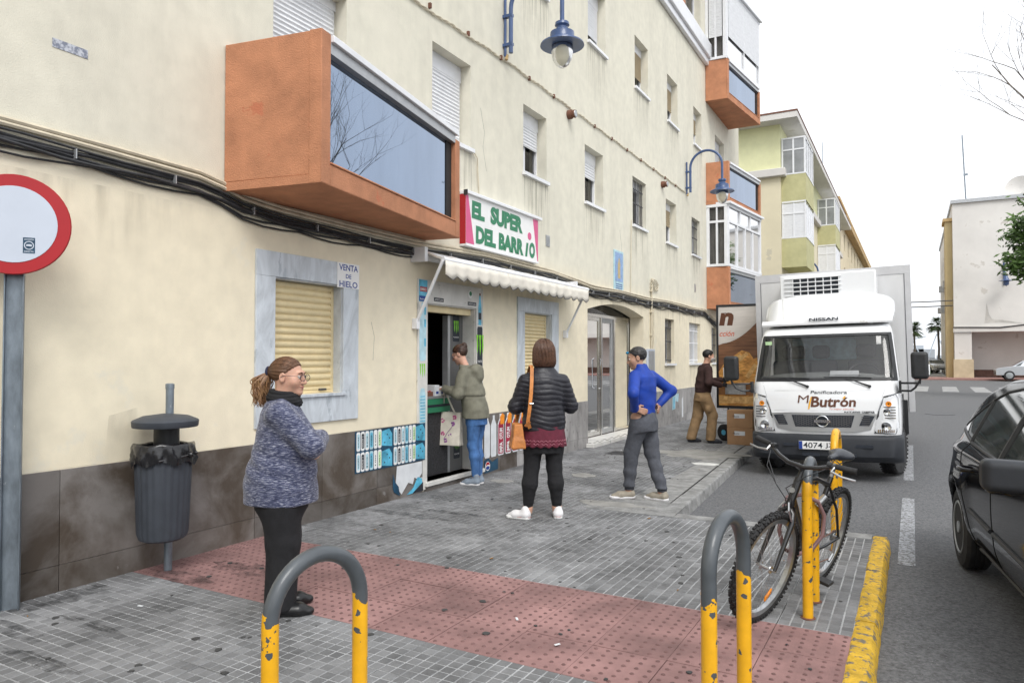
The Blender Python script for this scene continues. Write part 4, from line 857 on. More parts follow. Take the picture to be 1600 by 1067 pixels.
MB().prism([(-.05,.0),(0,.015),(.05,.005),(.03,.045),(-.03,.045)], (DX+.0028, 8.04, .115), WX, WU, WN, .001).build('red_wave', M['red'], t); MB().prism([(-.05,-.01),(0,.002),(.05,-.008),(.03,-.045),(-.03,-.045)], (DX+.0028, 8.04, .11), WX, WU, WN, .001).build('blue_wave', M['navy'], t)
t = thing('torn_poster', (DX, 16.6, .4), 'faded light blue torn poster on the grey dado behind the man in blue', 'poster')
MB().prism([(0,0),(.25,.02),(.28,.2),(.5,.16),(.55,.36),(.3,.38),(.22,.33),(.05,.36),(.02,.2)], (DX, 16.3, .32), WX, WU, WN, .001).build('blue_sheet', M['paleblue'], t); MB().prism([(0,0),(.12,.0),(.12,.5),(.0,.45)], (DX, 17.1, .1), WX, WU, WN, .001).build('white_sheet', M['paper'], t); MB().box(DX+.0012,DX+.002,16.4,16.5,.35,.62).build('blue_scrap', M['cyan'], t)
# ---------------- shop counter with goods
ct = thing('shop_counter', (WALL-.1, 7.05, .1), 'green trimmed counter across the shop doorway with a woven dark front', 'counter')
MB().box(WALL-.34, WALL-.12, 6.73, 7.40, 1.035, 1.065).build('counter_top', M['alu_side'], ct, bevel=.003)
MB().box(WALL-.32, WALL-.125, 6.735, 7.39, .87, 1.034).build('green_board', M['poly_green'], ct); MB().box(WALL-.124, WALL-.122, 6.735, 7.39, .935, .965).build('dark_stripe', M['ink'], ct)
M['poly_bright'] = M['poly_green']
M['woven'] = mat('woven_grey', (.03,.03,.033), .7, .6, 60, local=False, b=.6, bs=90)
MB().box(WALL-.20, WALL-.16, 6.735, 7.39, .11, .868).build('woven_front', M['woven'], ct)
goods = [('candy_carton','flat box of assorted sweets at the left end of the shop counter',6.76,6.9,.07,'card'),('candy_carton','middle tray of wrapped snacks on the shop counter',6.92,7.05,.055,'rust'),('paper_packet','small white packet standing on the shop counter',7.09,7.18,.13,'paper'),('candy_carton','orange and white snack box near the shopper hand on the counter',7.2,7.29,.11,'paper')]
for nm, lb, a, c_, h_, mm in goods:
    t = thing(nm, (WALL-.2, (a+c_)/2, 1.066), lb, 'goods'); MB().box(WALL-.29, WALL-.14, a, c_, 1.066, 1.066+h_).build('box_body', M[mm], t, bevel=.003)
    if mm != 'paper':
        for q in range(8): MB().ball((WALL-.27+.035*(q%4), a+.03+.06*(q//4)+r_.uniform(0,.02), 1.066+h_), (.018,.02,.014), 6).build('sweet', M[('adorange','card','white','red')[q%4]], t)
    else: MB().box(WALL-.139, WALL-.138, a+.02, c_-.02, 1.09, 1.12).build('label_patch', M['navy'], t)
sh = thing('shop_shelving', (WALL-1.6, 7.2, .1), 'dim shelves stocked with packets inside the dark shop', 'shelf')
for z_ in (.5, .9, 1.3, 1.7): MB().box(WALL-2.1, WALL-1.7, 6.3, 9.0, z_, z_+.02).build('shelf_board', M['brown'], sh)
b = MB()
for z_ in (.52, .92, 1.32, 1.72):
    yq = 6.35
    while yq < 8.9:
        wq = r_.uniform(.07, .16); b.box(WALL-2.0, WALL-1.75, yq, yq+wq, z_, z_+r_.uniform(.12,.28)); yq += wq+.015
o = b.build('packet', mat('packets', (.30,.16,.08), .5, .8, 3), sh); o['kind'] = 'stuff'
# ---------------- wall cables
wc = thing('wall_cable_run', (WALL, 8, 2.8), 'bundle of black cables and cream conduits clipped along the wall above the shop', 'cables')
pts = [(-12,3.0),(-2,2.96),(2.3,2.90),(3.2,2.89),(3.8,2.88),(4.0,2.80),(4.4,2.76),(5.4,2.745),(6.4,2.74),(8,2.80),(10,2.79),(11.6,2.69),(13,2.72),(14.5,2.70),(16,2.74),(18,2.72),(19.4,2.74),(19.9,2.62),(20.6,2.5),(22.5,2.6),(24,2.65)]
def wallpath(off, sag, ph, dx, n=170, wob=.006):
    out = []
    for q in range(n+1):
        y = -12+36*q/n
        z = np.interp(y, [p[0] for p in pts], [p[1] for p in pts]); k = max(0, math.sin(math.pi*((y+.3*ph) % .95)/.95))
        out.append((WALL+dx+.004*math.sin(y*3+ph), y, z+off-sag*k+wob*math.sin(y*2.3+ph*2)))
    return out
for q, (off, sag, dx, r0) in enumerate(((0,.012,.02,.013),(-.022,.02,.022,.012),(.018,.01,.024,.011),(-.045,.03,.022,.009),(-.03,.028,.045,.012),(-.07,.035,.02,.008),(.03,.008,.035,.009))):
    MB().tube(wallpath(off, sag, q*1.3, dx, wob=.008), r0, 6).build('cable', M['cable'], wc, smooth=True)
for q, off in enumerate((.105, .068)):
    MB().tube(wallpath(off, .0, q, .022, wob=.003), .0165, 6).build('conduit', M['cable_c'], wc, smooth=True)
for q in range(34):
    y = -1+q*.74; z = np.interp(y, [p[0] for p in pts], [p[1] for p in pts]); MB().box(WALL+.004, WALL+.058, y, y+.008, z-.045, z+.02).build('clip', M['alu_side'], wc)
w2 = thing('upper_cable', (WALL, 12, 5.6), 'thin twisted cream cable clipped to the wall between the lamp brackets', 'cable')
b = MB(); ps = []
for q in range(240):
    y = 5.6+12.0*q/239; z = 5.56+.11*min(1, (y-5.6)/3)-.02*math.sin(math.pi*((y % .8)/.8)); ps.append((WALL+.018, y, z))
for k in range(2): b.tube([(p[0]+.006*math.cos(i*1.1+k*3.14), p[1], p[2]+.009*math.sin(i*1.1+k*3.14)) for i, p in enumerate(ps)], .008, 5)
b.build('cable', M['cable_c'], w2, smooth=True)
for q in range(14): MB().box(WALL+.002, WALL+.035, 5.9+q*.83, 5.93+q*.83, 5.62, 5.68).build('clip', M['rust'], w2)
w3 = thing('hanging_cable', (WALL, 7.8, 3.9), 'thin cream cable hanging from the window sill to the shop sign', 'cable')
MB().tube([(WALL+.02,7.72,4.16),(WALL+.03,7.78,4.1),(WALL+.02,7.8,3.95),(WALL+.02,7.84,3.62)], .008, 6).build('cable', M['cable_c'], w3, smooth=True)
w3 = thing('hanging_cable', (WALL, 13.6, 3.5), 'thin cream cable dropping from the barred window beside the tile picture', 'cable')
MB().tube([(WALL+.02,13.62,4.3),(WALL+.02,13.6,4.0),(WALL+.02,13.55,2.8)], .008, 6).build('cable', M['cable_c'], w3, smooth=True)
# ---------------- balconies of the building
def balcony(name, pw0, po0, po1, pw1, z0, z1, glass_in=.03, post=.13, beam=.17, panel='glass_panel', label=None):
    root = MB()
    T = Vector
    root.add([(*p, z) for z in (z0, z0+.07) for p in (pw0, po0, po1, pw1)], [(0,1,2,3)[::-1],(4,5,6,7),(0,1,5,4),(1,2,6,5),(2,3,7,6),(3,0,4,7)])
    r0 = root.build(name, M['orange'], BLD, label=label)
    a, c = T((*po0, 0)), T((*po1, 0)); u = (c-a); Lf = u.length; u.normalize(); nrm = T((u.y, -u.x, 0)); 
    if nrm.x < 0: nrm = -nrm
    def seg(p, q, za, zb, th, nm, m_, inset=0, bev=.006):
        p, q = T((*p, 0)), T((*q, 0)); uu = (q-p); l = uu.length; uu.normalize(); nn = T((uu.y, -uu.x, 0))
        return MB().obox((p+q)/2+nn*inset+T((0,0,(za+zb)/2)), uu, nn, (0,0,1), l, th, zb-za).build(nm, m_, r0, bevel=bev)
    # side walls (inner face at -th/2)
    seg(tuple(T(pw0)+T((0,.05))), tuple(T(po0)+T((-.05,.05))), z0+.0705, z1, .1, 'side_wall', M['orange'])
    seg(tuple(T(pw1)-T((0,.05))), tuple(T(po1)-T((.05,.05))), z0+.0705, z1-.02, .1, 'side_wall', M['orange'])
    def front(s0, s1, za, zb, depth0, depth1, nm, m_, bev=.006):
        ce = a+u*((s0+s1)/2)-nrm*((depth0+depth1)/2)+T((0,0,(za+zb)/2))
        return MB().obox(ce, u, nrm, (0,0,1), s1-s0, depth1-depth0, zb-za).build(nm, m_, r0, bevel=bev)
    front(-.001, post, z0+.001, z1+.003, -.003, .11, 'front_post', M['orange'])
    front(Lf-post*.9, Lf+.001, z0+.001, z1-.10, -.003, .11, 'front_post', M['orange'])
    front(post, Lf-post*.9, z0+.001, z0+beam, -.002, .11, 'bottom_beam', M['orange'])
    front(post, Lf-post*.9, z0+beam+.001, z0+beam+.018, -.012, .1, 'tile_ledge', M['rust'] if False else M['orange'])
    front(post+.001, Lf-post*.9-.001, z0+beam+.019, z1-.15, .06, .068, 'glass_panel', M[panel], 0)
    front(post+.001, Lf-post*.9-.16, z0+beam+.019, z1-.15, .0585, .0596, 'glass_film', M[panel], 0) if False else None
    front(Lf-post*.9-.14, Lf-post*.9-.0015, z0+beam+.02, z1-.155, .05, .0595, 'dark_panel', M['dark'], 0)
    front(post+.001, Lf-post*.9-.001, z1-.149, z1-.06, .0, .10, 'rail_underside', M['alu_side'], .002)
    front(post+.001, Lf-post*.9+.03, z1-.0595, z1-.005, -.03, .12, 'top_rail', M['alu'], .004)
    return r0, a, u, nrm, Lf
balcony('balcony', (WALL+.001,3.91), (-3.98,4.07), (-4.48,6.77), (WALL+.001,6.69), 2.885, 4.09, label='large near balcony with a long smoked glass front')
M['glass_enc'] = glass('enclosure_glass', (.1,.1,.1), .04, .1, ior=1.16)
def glazing(a, u, nrm, Lf, side0, side1, z0, z1, kind):
    """white aluminium enclosure above a balcony"""
    T = Vector; n = 4 if kind == 'glass' else 2
    def sheet(p, q, nm_n):
        p, q = T((*p[:2], 0)), T((*q[:2], 0)); uu = q-p; l = uu.length; uu.normalize(); nn = T((uu.y, -uu.x, 0)); 
        if nn.x < 0: nn = -nn
        def bx(b, s0, s1, za, zb, th=.06, off=0): b.obox(p+uu*((s0+s1)/2)+nn*off+T((0,0,(za+zb)/2)), uu, nn, (0,0,1), s1-s0, th, zb-za)
        b = MB(); bx(b, 0, l, z0, z0+.07, .09); bx(b, 0, l, z1-.07, z1, .09); bx(b, 0, .08, z0+.071, z1-.071); bx(b, l-.08, l, z0+.071, z1-.071)
        zt = z1-(.5 if kind == 'glass' else .07)
        if kind == 'glass': bx(b, .081, l-.081, zt, zt+.06)
        for k in range(1, nm_n): s_ = .08+(l-.16)*k/nm_n; bx(b, s_-.025, s_+.025, z0+.072, zt-.001)
        if kind == 'glass':
            for k in range(1, max(2, nm_n-1)): s_ = .08+(l-.16)*k/max(2, nm_n-1); bx(b, s_-.02, s_+.02, zt+.061, z1-.072)
        fo = b.build('glazed_enclosure', M['alu'], BLD)
        b = MB(); bx(b, .081, l-.081, z0+.07, z1-.07, .006, -.01); b.build('window_pane', M['glass_enc'], fo)
        b = MB(); bx(b, .05, l-.05, z0+.02, z1-.02, .01, -.12); b.build('curtain', M['curtaindark'], fo)
        if kind == 'shutter':
            for k in range(nm_n):
                sa, sb = .10+(l-.16)*k/nm_n, .06+(l-.16)*(k+1)/nm_n; zlow = z0+.62
                b = MB(); zz = zlow
                while zz < z1-.1: bx(b, sa, sb, zz, zz+.04, .012, .028+.004); zz += .046
                b.build('shutter', M['shutter_w'], fo)
    end = a+u*Lf
    sheet(side0, a-nrm*.03, 2); sheet(a-nrm*.03, end-nrm*.03, n); sheet(side1, end-nrm*.03, 2)
    b = MB(); b.add([(*p, z) for z in (z1+.001, z1+.06) for p in (side0, tuple((a+nrm*.08-u*.06)[:2]), tuple((end+nrm*.08+u*.06)[:2]), side1)], [(3,2,1,0),(4,5,6,7),(0,1,5,4),(1,2,6,5),(2,3,7,6),(3,0,4,7)]); b.build('enclosure_roof', M['alu'], BLD)
M['curtaindark'] = mat('net_curtain', (.22,.21,.19), .9, .5, 3, st=(6,6,.6))
for lev, (z0, z1, gz) in enumerate(((2.88,4.02,('glass',4.03,5.73)),(5.74,6.9,None),(8.62,9.72,('shutter',9.73,11.75)))):
    r0, a, u, nrm, Lf = balcony('balcony', (WALL+.001,19.67), (-4.31,19.72), (-3.95,22.5), (WALL+.001,22.5), z0, z1, label=('lowest','middle','top')[lev]+' orange balcony at the far end of the facade')
    if gz: glazing(a, u, nrm, Lf, (WALL+.002,19.72), (WALL+.002,22.45), gz[1], gz[2], gz[0])
# another balcony behind the viewpoint, seen only in reflections
balcony('balcony', (WALL+.001,-5.5), (-4.0,-5.4), (-4.3,-2.9), (WALL+.001,-2.8), 5.77, 6.98, label='large balcony of the next bay')
# ---------------- wall lamps
def sc2(p, k=1.22): return [(a*k, b_*k) for a, b_ in p]
def wall_lamp(y, zb, label, lx=.90):
    t = thing('wall_lamp', (WALL, y, zb), label, 'street lamp', 'blue wall lamps on the facade')
    z_top = zb+.98; R_ = lx-.12-.06; X0 = WALL+.12
    b = MB(); b.tube([(WALL+.03,y,zb-.05),(WALL+.03,y,zb+.75)], .02, 10)
    for zz in (zb+.1, zb+.5): b.box(WALL+.002, X0+.03, y-.03, y+.03, zz-.02, zz+.02)
    b.build('bracket', M['blue_metal'], t, smooth=True)
    arc = [(X0, y, zb-.02), (X0, y, zb+.3)]
    r = (lx-.12)/2; cx = X0+r; cz = z_top-r
    arc += [(cx-r*math.cos(a), y, cz+r*math.sin(a)) for a in [math.pi*k/16 for k in range(17)]]
    arc += [(cx+r, y, zb+.22)]
    MB().tube(arc, .03, 12).build('swan_neck', M['blue_metal'], t, smooth=True)
    xh = cx+r; zt = zb+.23; S_ = 1.22
    MB().lathe(sc2([(.035,0),(.075,-.01),(.08,-.04),(.06,-.06),(.06,-.08),(.13,-.12),(.135,-.19),(.14,-.20),(.235,-.245),(.24,-.262),(.12,-.26)]), (xh, y, zt), n=28).build('lamp_hood', M['blue_metal'], t, smooth=True)
    MB().lathe(sc2([(.115,-.255),(.118,-.33),(.105,-.41),(.07,-.47),(.03,-.50),(.004,-.505)]), (xh, y, zt), n=24).build('globe', M['globe'], t, smooth='all')
    b = MB(); b.tube([(WALL+.05,y,zb-.1),(WALL+.05,y+.02,zb-.03)], .022, 8); b.build('cable_entry', M['tan'], t)
    return t
M['globe'] = glass('frosted_globe', (.66,.63,.50), .25, .72)
wall_lamp(8.5, 5.75, 'large blue swan neck lamp with frosted globe at the top centre, nearest to us')
wall_lamp(17.65, 5.68, 'blue swan neck wall lamp beside the orange balconies')
# ================================================================ STREET THINGS
def hoop(x, y, label, worn, hw=.19, rad=.0295, rot=0, h=.895):
    t = thing('bike_hoop', (x, y, 0), label, 'bike rack', 'yellow steel hoops along the pavement edge', rot=(0,0,rot))
    pa = [(0,-hw,-.012),(0,-hw,.2),(0,-hw,.4),(0,-hw,h-hw)]+[(0,-hw*math.cos(a),h-hw+hw*math.sin(a)) for a in [math.pi*k/20 for k in range(1,20)]]+[(0,hw,h-hw),(0,hw,.4),(0,hw,.2),(0,hw,-.012)]
    o = MB().tube(pa, rad, 20).build('hoop_tube', M['hoop'], t, smooth=True, local=True); o['worn'] = worn
    for s_ in (-1, 1): MB().lathe([(rad+.012,-.002),(rad+.012,.004),(rad+.001,.006)], (0, s_*hw, 0), n=18).build('foot_ring', M['rust'], t, smooth=True, local=True)
    return t
hoop(-1.77, 1.81, 'nearest bike hoop in front of the waiting woman, grey top worn bare', .70, hw=.185, rot=R(-8), rad=.0275, h=.855)
hoop(-.64, 2.86, 'tall bike hoop left of the bicycle front wheel, grey paint-bare arch', .64, hw=.185, rot=R(-8), h=.90)
hoop(-.55, 4.70, 'bike hoop the bicycle is leaning against, yellow legs chipped', .80, hw=.165)
hoop(-.55, 6.40, 'farthest bike hoop in front of the truck, still almost fully yellow', 1.35, hw=.185, h=.92)
# round no-entry style road sign at the left
t = thing('road_sign', (-4.78, 2.31, 0), 'round white road sign with red border on a galvanised post at the left edge', 'sign')
C0 = Vector((0, 0, 2.33)); fx = Vector((.80, -.60, 0)).normalized(); fu = Vector((0,0,1)); fr_ = Vector((-fx.y, fx.x, 0))
o = MB().lathe([(.30,0),(.305,.01),(.30,.02),(.0,.021)], C0+fx*.05, fx, 48).build('sign_disc', M['red'], t, smooth=True, local=True, ang=30)
MB().lathe([(.232,.0215),(.232,.0235),(.0,.0236)], C0+fx*.05, fx, 48).build('white_face', M['signwhite'], t, smooth=True, local=True, ang=30)
st = C0+fx*.0742+fr_*.085+fu*(-.125)
MB().obox(st, fr_, fu, fx, .062, .095, .001).build('sticker', M['teal'], t, local=True)
b = MB(); 
for k in range(24):
    a0, a1 = 2*math.pi*k/24, 2*math.pi*(k+1)/24
    pts_ = [st+fx*.001+fr_*(r*math.cos(a))+fu*(r*math.sin(a)) for r, a in ((.021,a0),(.026,a0),(.026,a1),(.021,a1))]; b.quad(*pts_)
b.quad(*[st+fx*.001+fr_*p+fu*q for p, q in ((-.016,-.004),(.014,-.006),(.016,.004),(.006,.008),(-.012,.006))])
b.build('sticker_ring', M['signwhite'], t, local=True)
text_mesh('ACCION', st+fx*.0011+fu*.031, fr_, fu, .010, .05, bold=.02, align='C').build('lettering', M['signwhite'], t, local=True)
text_mesh('DIRECTA', st+fx*.0011-fu*.042, fr_, fu, .010, .05, bold=.02, align='C').build('lettering', M['signwhite'], t, local=True)
b = MB(); b.prism([(-.052,-.02),(.052,-.02),(.052,.02),(.044,.02),(.044,-.013),(-.044,-.013),(-.044,.02),(-.052,.02)], (0,0,-.005), fr_, fx, fu, 2.55)
b.obox(fx*-.02+Vector((0,0,1.27)), fr_, fx, fu, .102, .006, 2.54)
b.build('post', M['galv'], t, local=True, bevel=.003)
for z_ in (2.1, 2.45): MB().obox(fx*.035+Vector((0,0,z_)), fr_, fx, fu, .1, .03, .03).build('clamp', M['galv'], t, local=True)
# litter bin
t = thing('litter_bin', (-4.70, 3.31, .05), 'dark grey ribbed litter bin with black bag and domed lid by the wall', 'bin')
MB().tube([(-.0,0,-.06),(0,0,1.28)], .028, 14).build('post', M['galv'], t, smooth=True, local=True); MB().lathe([(.0305,1.25),(.0305,1.285),(.02,1.29)], (0,0,0), n=14).build('post_cap', M['galv'], t, smooth=True, local=True)
bxx, byy = .08, -.10; nn = 96; b = MB(); vs = []
prof = [(.0,.20),(.13,.20),(.155,.215),(.165,.25),(.185,.80)]
for r0, h in prof:
    for q in range(nn):
        a = 2*math.pi*q/nn; rr = r0*(1+(.018 if r0 > .16 else 0)*(1 if (q//2) % 2 else -1)); vs.append((bxx+rr*math.cos(a), byy+rr*math.sin(a), h))
b.add(vs, [(i*nn+q, i*nn+(q+1)%nn, (i+1)*nn+(q+1)%nn, (i+1)*nn+q) for i in range(len(prof)-1) for q in range(nn)])
b.build('ribbed_body', M['bin'], t, smooth=True, local=True, ang=35)
b = MB(); vs = []; r_ = random.Random(5); nn = 120; rows = [(.205,.72,.4),(.21,.76,.9),(.208,.81,.6),(.204,.855,.3),(.198,.872,.2),(.178,.862,.3),(.165,.80,.5),(.15,.70,.5)]
for r0, h, w_ in rows:
    for q in range(nn):
        a = 2*math.pi*q/nn; wob = .010*w_*math.sin(a*11+h*30)+.007*w_*math.sin(a*23-h*50)+.006*w_*math.sin(a*5+2)
        hh = h+(.03*math.sin(a*1+2.2)+.014*math.sin(a*7))*(1 if h < .8 else .35); vs.append((bxx+(r0+wob)*math.cos(a), byy+(r0+wob)*math.sin(a), hh))
b.add(vs, [(i*nn+q, i*nn+(q+1)%nn, (i+1)*nn+(q+1)%nn, (i+1)*nn+q) for i in range(len(rows)-1) for q in range(nn)])
b.build('bin_bag', M['bag'], t, smooth='all', local=True)
b = MB(); b.ball((bxx+.21,byy+.06,.80),(.03,.022,.022),10); b.ball((bxx+.25,byy+.07,.815),(.022,.012,.016),8); b.tube([(bxx+.15,byy-.14,.77),(bxx+.2,byy-.03,.785),(bxx+.21,byy+.06,.80)], .008, 6); b.build('bag_knot', M['bag'], t, smooth=True, local=True)
MB().lathe([(.085,.86),(.085,1.0)], (.04,-.05,0), n=20).build('neck', M['black'], t, smooth=True, local=True)
MB().lathe([(.212,.985),(.216,.99),(.220,1.028),(.212,1.036),(.15,1.062),(.03,1.078)], (.055,-.07,0), n=40).build('lid', M['bin'], t, smooth=True, local=True, ang=50)
# ================================================================ BICYCLE
BK = thing('bicycle', (-.82, 4.335, 0), 'dark mountain bicycle with knobbly tyres locked to the yellow hoop', 'bicycle', rot=(0,0,0))
# local frame: +x = backwards along the bike, y = left, z up; front wheel contact at the origin
bk_dir = Vector((.235, 1.0, 0)).normalized()
BK.rotation_euler = (R(13), 0, math.atan2(bk_dir.y, bk_dir.x))
WR = .33; WB = 1.05; HA = Vector((.10, 0, .92)); BBk = Vector((.62, 0, .30)); SEATT = Vector((.79, 0, .72))
steer = R(-7); hd0 = Vector((.075,0,.80)); axis = (Vector((.14,0,.92))-Vector((.0,0,.335))); axis = Vector((.30,0,.95)).normalized()
def rim_wheel(c, sx, par_name='wheel'):
    """wheel in the local xz plane, steer angle sx about z"""
    c = Vector(c); u = Vector((math.cos(sx), math.sin(sx), 0)); v = Vector((0,0,1)); nrm = Vector((-math.sin(sx), math.cos(sx), 0)); N_ = 72
    def ring(r, off=0): return [c+u*(r*math.cos(2*math.pi*k/N_))+v*(r*math.sin(2*math.pi*k/N_))+nrm*off for k in range(N_)]
    b = MB(); b.tube(ring(WR-.021), .0205, 12, closed=True)
    for k in range(N_):
        a = 2*math.pi*(k+.5)/N_; rad = u*math.cos(a)+v*math.sin(a); tan = -u*math.sin(a)+v*math.cos(a)
        for off in ((-.012, .012) if k % 2 else (0,)): b.obox(c+rad*(WR-.001)+nrm*off, tan, nrm, rad, .017, .013, .013)
        for off in (-.021, .021): b.obox(c+rad*(WR-.012)+nrm*off, tan, nrm, rad, .014, .010, .014)
    ty = b.build('wheel', M['rubber'], BK, smooth=True, local=True)
    b = MB(); prof_ = [(-.013,.268),(.013,.268),(.015,.298),(-.015,.298)]; vs = []
    for k in range(N_):
        a = 2*math.pi*k/N_; rad = u*math.cos(a)+v*math.sin(a)
        for w_, r0 in prof_: vs.append(c+rad*r0+nrm*w_)
    b.add(vs, [(k*4+q, k*4+(q+1)%4, ((k+1)%N_)*4+(q+1)%4, ((k+1)%N_)*4+q) for k in range(N_) for q in range(4)]); o = b.build('rim', M['chromeish'], BK, smooth=True, local=True, ang=30); o.parent = ty
    b = MB()
    for k in range(32):
        a = 2*math.pi*k/32; a2 = a+(.35 if k % 4 < 2 else -.35)*1.6; s_ = .03 if k % 2 else -.03
        b.tube([c+(u*math.cos(a2)+v*math.sin(a2))*.022+nrm*s_, c+(u*math.cos(a)+v*math.sin(a))*.27], .0011, 4, caps=False)
    o = b.build('spokes', M['chromeish'], BK, local=True); o.parent = ty
    b = MB(); b.lathe([(.022,-.034),(.024,-.03),(.012,-.02),(.012,.02),(.024,.03),(.022,.034)], c, nrm, 14); b.lathe([(.007,-.06),(.007,.06)], c, nrm, 8); o = b.build('wheel_hub', M['chromeish'], BK, smooth=True, local=True); o.parent = ty
    return ty, u, nrm
M['chromeish'] = mat('worn_alloy', (.45,.46,.47), .3, .25, 12, m=.85)
M['frame'] = mat('black_bike_paint', (.015,.015,.016), .3, .3, 10, coat=.5, spots=(.12,.09,.07), spotS=30, spotT=.7)
fw, fu_, fn_ = rim_wheel((0,0,WR), steer); rw, ru_, rn_ = rim_wheel((WB,0,WR), 0)
o = MB().obox(Vector((0,0,WR))+fu_*.10-Vector((0,0,.19)), (fu_*.45+Vector((0,0,.9))*-.0+Vector((0,0,.4))).normalized(), fn_, fu_.cross(fn_), .07, .012, .028).build('spoke_reflector', M['amber'], BK, local=True, bevel=.003); o.parent = fw
HT0 = Vector((.165,0,.70)); HT1 = Vector((.215,0,.84))
b = MB(); b.tube([HT0, HT1], .024, 14); b.tube([HT1+Vector((.0,0,-.02)), Vector((.50,0,.80)), SEATT], .0165, 12); b.tube([HT0+Vector((.01,0,.02)), BBk], .024, 14); b.tube([BBk, SEATT+Vector((.012,0,.05))], .0165, 12)
for s_ in (-1, 1):
    b.tube([BBk+Vector((.03,s_*.03,0)), Vector((.80,s_*.055,.315)), Vector((WB,s_*.062,WR))], .010, 8); b.tube([SEATT+Vector((0,s_*.012,-.02)), Vector((.90,s_*.05,.55)), Vector((WB,s_*.06,WR))], .0085, 8)
b.lathe([(.024,-.037),(.024,.037)], BBk, (0,1,0), 14); b.build('frame', M['frame'], BK, smooth=True, local=True)
b = MB(); cr_ = HT0+Vector((-.012,0,-.03))
for s_ in (-1, 1): b.tube([cr_+fn_*(.0), cr_+fn_*(s_*.035)+Vector((-.01,0,-.03)), cr_+fn_*(s_*.05)+Vector((-.03,0,-.08)), Vector((0,0,WR))+fn_*(s_*.055)], [.014,.016,.0165,.010], 10)
b.lathe([(.03,-.01),(.03,.012)], HT0+Vector((-.004,0,-.01)), (.3,0,.95), 12); b.build('fork', M['frame'], BK, smooth=True, local=True)
b = MB(); ST = HT1+Vector((.02,0,.055)); b.tube([HT1, ST], .014, 10); b.tube([ST, ST-fu_*.08+Vector((0,0,.03))], .016, 10); b.build('stem', M['frame'], BK, smooth=True, local=True)
HB = ST-fu_*.09+Vector((0,0,.032)); hbp = [HB+fn_*a+fu_*b_+Vector((0,0,c)) for a, b_, c in ((-.31,.07,.06),(-.20,.045,.055),(-.12,.01,.02),(-.05,0,0),(.05,0,0),(.12,.01,.02),(.20,.045,.055),(.31,.07,.06))]
MB().tube(hbp, .0125, 10).build('handlebar', M['frame'], BK, smooth=True, local=True)
for s_ in (0, 1):
    e0, e1 = (hbp[0], hbp[1]) if s_ == 0 else (hbp[7], hbp[6]); dd = (e0-e1).normalized()
    MB().tube([e0, e0-dd*.03, e0-dd*.11], [.0185,.017,.0165], 12).build('grip', M['rubber'], BK, smooth=True, local=True)
    lv = e1+dd*.0-fu_*.0; MB().tube([lv-Vector((0,0,.005)), lv-fu_*.035-Vector((0,0,.03)), lv-fu_*.05+dd*.06-Vector((0,0,.04)), lv-fu_*.035+dd*.13-Vector((0,0,.045))], [.012,.008,.006,.006], 8).build('brake_lever', M['chromeish'], BK, smooth=True, local=True)
    MB().lathe([(.019,-.012),(.019,.012)], lv-dd*.03, dd, 12).build('shifter_clamp', M['black'], BK, smooth=True, local=True)
b = MB()
for s_, k in ((1,0),(-1,1),(1,2)):
    b.tube([HB+fn_*(.17*s_)+Vector((0,0,.03)), HB+fn_*(.12*s_)-fu_*.10+Vector((0,0,.0-.02*k)), HB+fn_*(.03*s_)-fu_*.12-Vector((0,0,.12)), HT0+Vector((-.04,.02*s_,.02)), HT0+Vector((-.01,.02*s_,-.10)) if k else HT0+Vector((.1,.02,0))], .0028, 5)
b.tube([HT1+Vector((.02,.02,0)), Vector((.45,.02,.83)), SEATT+Vector((0,.02,-.02)), Vector((.93,.03,.6))], .0026, 5)
b.build('brake_cables', M['cable'], BK, smooth=True, local=True)
MB().tube([SEATT+Vector((.005,0,0)), SEATT+Vector((.035,0,.14))], .0135, 10).build('seat_post', M['chromeish'], BK, smooth=True, local=True)
SP = SEATT+Vector((.055,0,.16))
def saddle_f(P):
    d = ell(P, SP+Vector((.07,0,.03)), (.10,.078,.032)); d = smin(d, cap(P, SP+Vector((.05,0,.035)), SP+Vector((-.135,0,.03)), .034, .020, (1,1,1.25)), .04); return d
surf_obj('saddle', saddle_f, SP+Vector((-.2,-.12,-.05)), SP+Vector((.2,.12,.12)), .006, mat('saddle_vinyl', (.03,.033,.04), .35, .2, 9), BK)
b = MB()
for s_ in (-1,1): b.tube([SP+Vector((-.09,s_*.02,.01)), SP+Vector((0,s_*.022,-.02)), SP+Vector((.1,s_*.03,.0))], .004, 6)
b.build('saddle_rails', M['chromeish'], BK, smooth=True, local=True)
b = MB(); b.lathe([(.08,-.052),(.08,-.048)], BBk, (0,1,0), 36); b.lathe([(.06,-.062),(.06,-.058)], BBk, (0,1,0), 30)
b.build('chainring', M['frame'], BK, smooth=True, local=True)
for s_, a in ((-1, R(-70)), (1, R(110))):
    e = BBk+Vector((.17*math.cos(a), s_*.085, .17*math.sin(a))); MB().tube([BBk+Vector((0,s_*.07,0)), e], [.014,.011], 8).build('crank_arm', M['frame'], BK, smooth=True, local=True)
    MB().obox(e+Vector((0,s_*.055,0)), (1,0,0), (0,1,0), (0,0,1), .09, .085, .022).build('pedal', M['black'], BK, local=True, bevel=.004)
b = MB(); b.lathe([(.045,-.03),(.03,-.024),(.038,-.018),(.022,-.012)], (WB,-.0,WR), (0,1,0), 20); b.tube([(WB+.01,-.045,WR-.03),(WB-.0,-.05,WR-.12),(WB-.06,-.05,WR-.16)], .01, 6); b.build('rear_gears', M['chromeish'], BK, smooth=True, local=True)
MB().tube([BBk+Vector((0,-.05,.08)), Vector((WB,-.03,WR+.04))], .004, 4).tube([BBk+Vector((0,-.05,-.08)), Vector((WB-.03,-.045,WR-.15))], .004, 4).build('chain', M['rust'], BK, local=True)
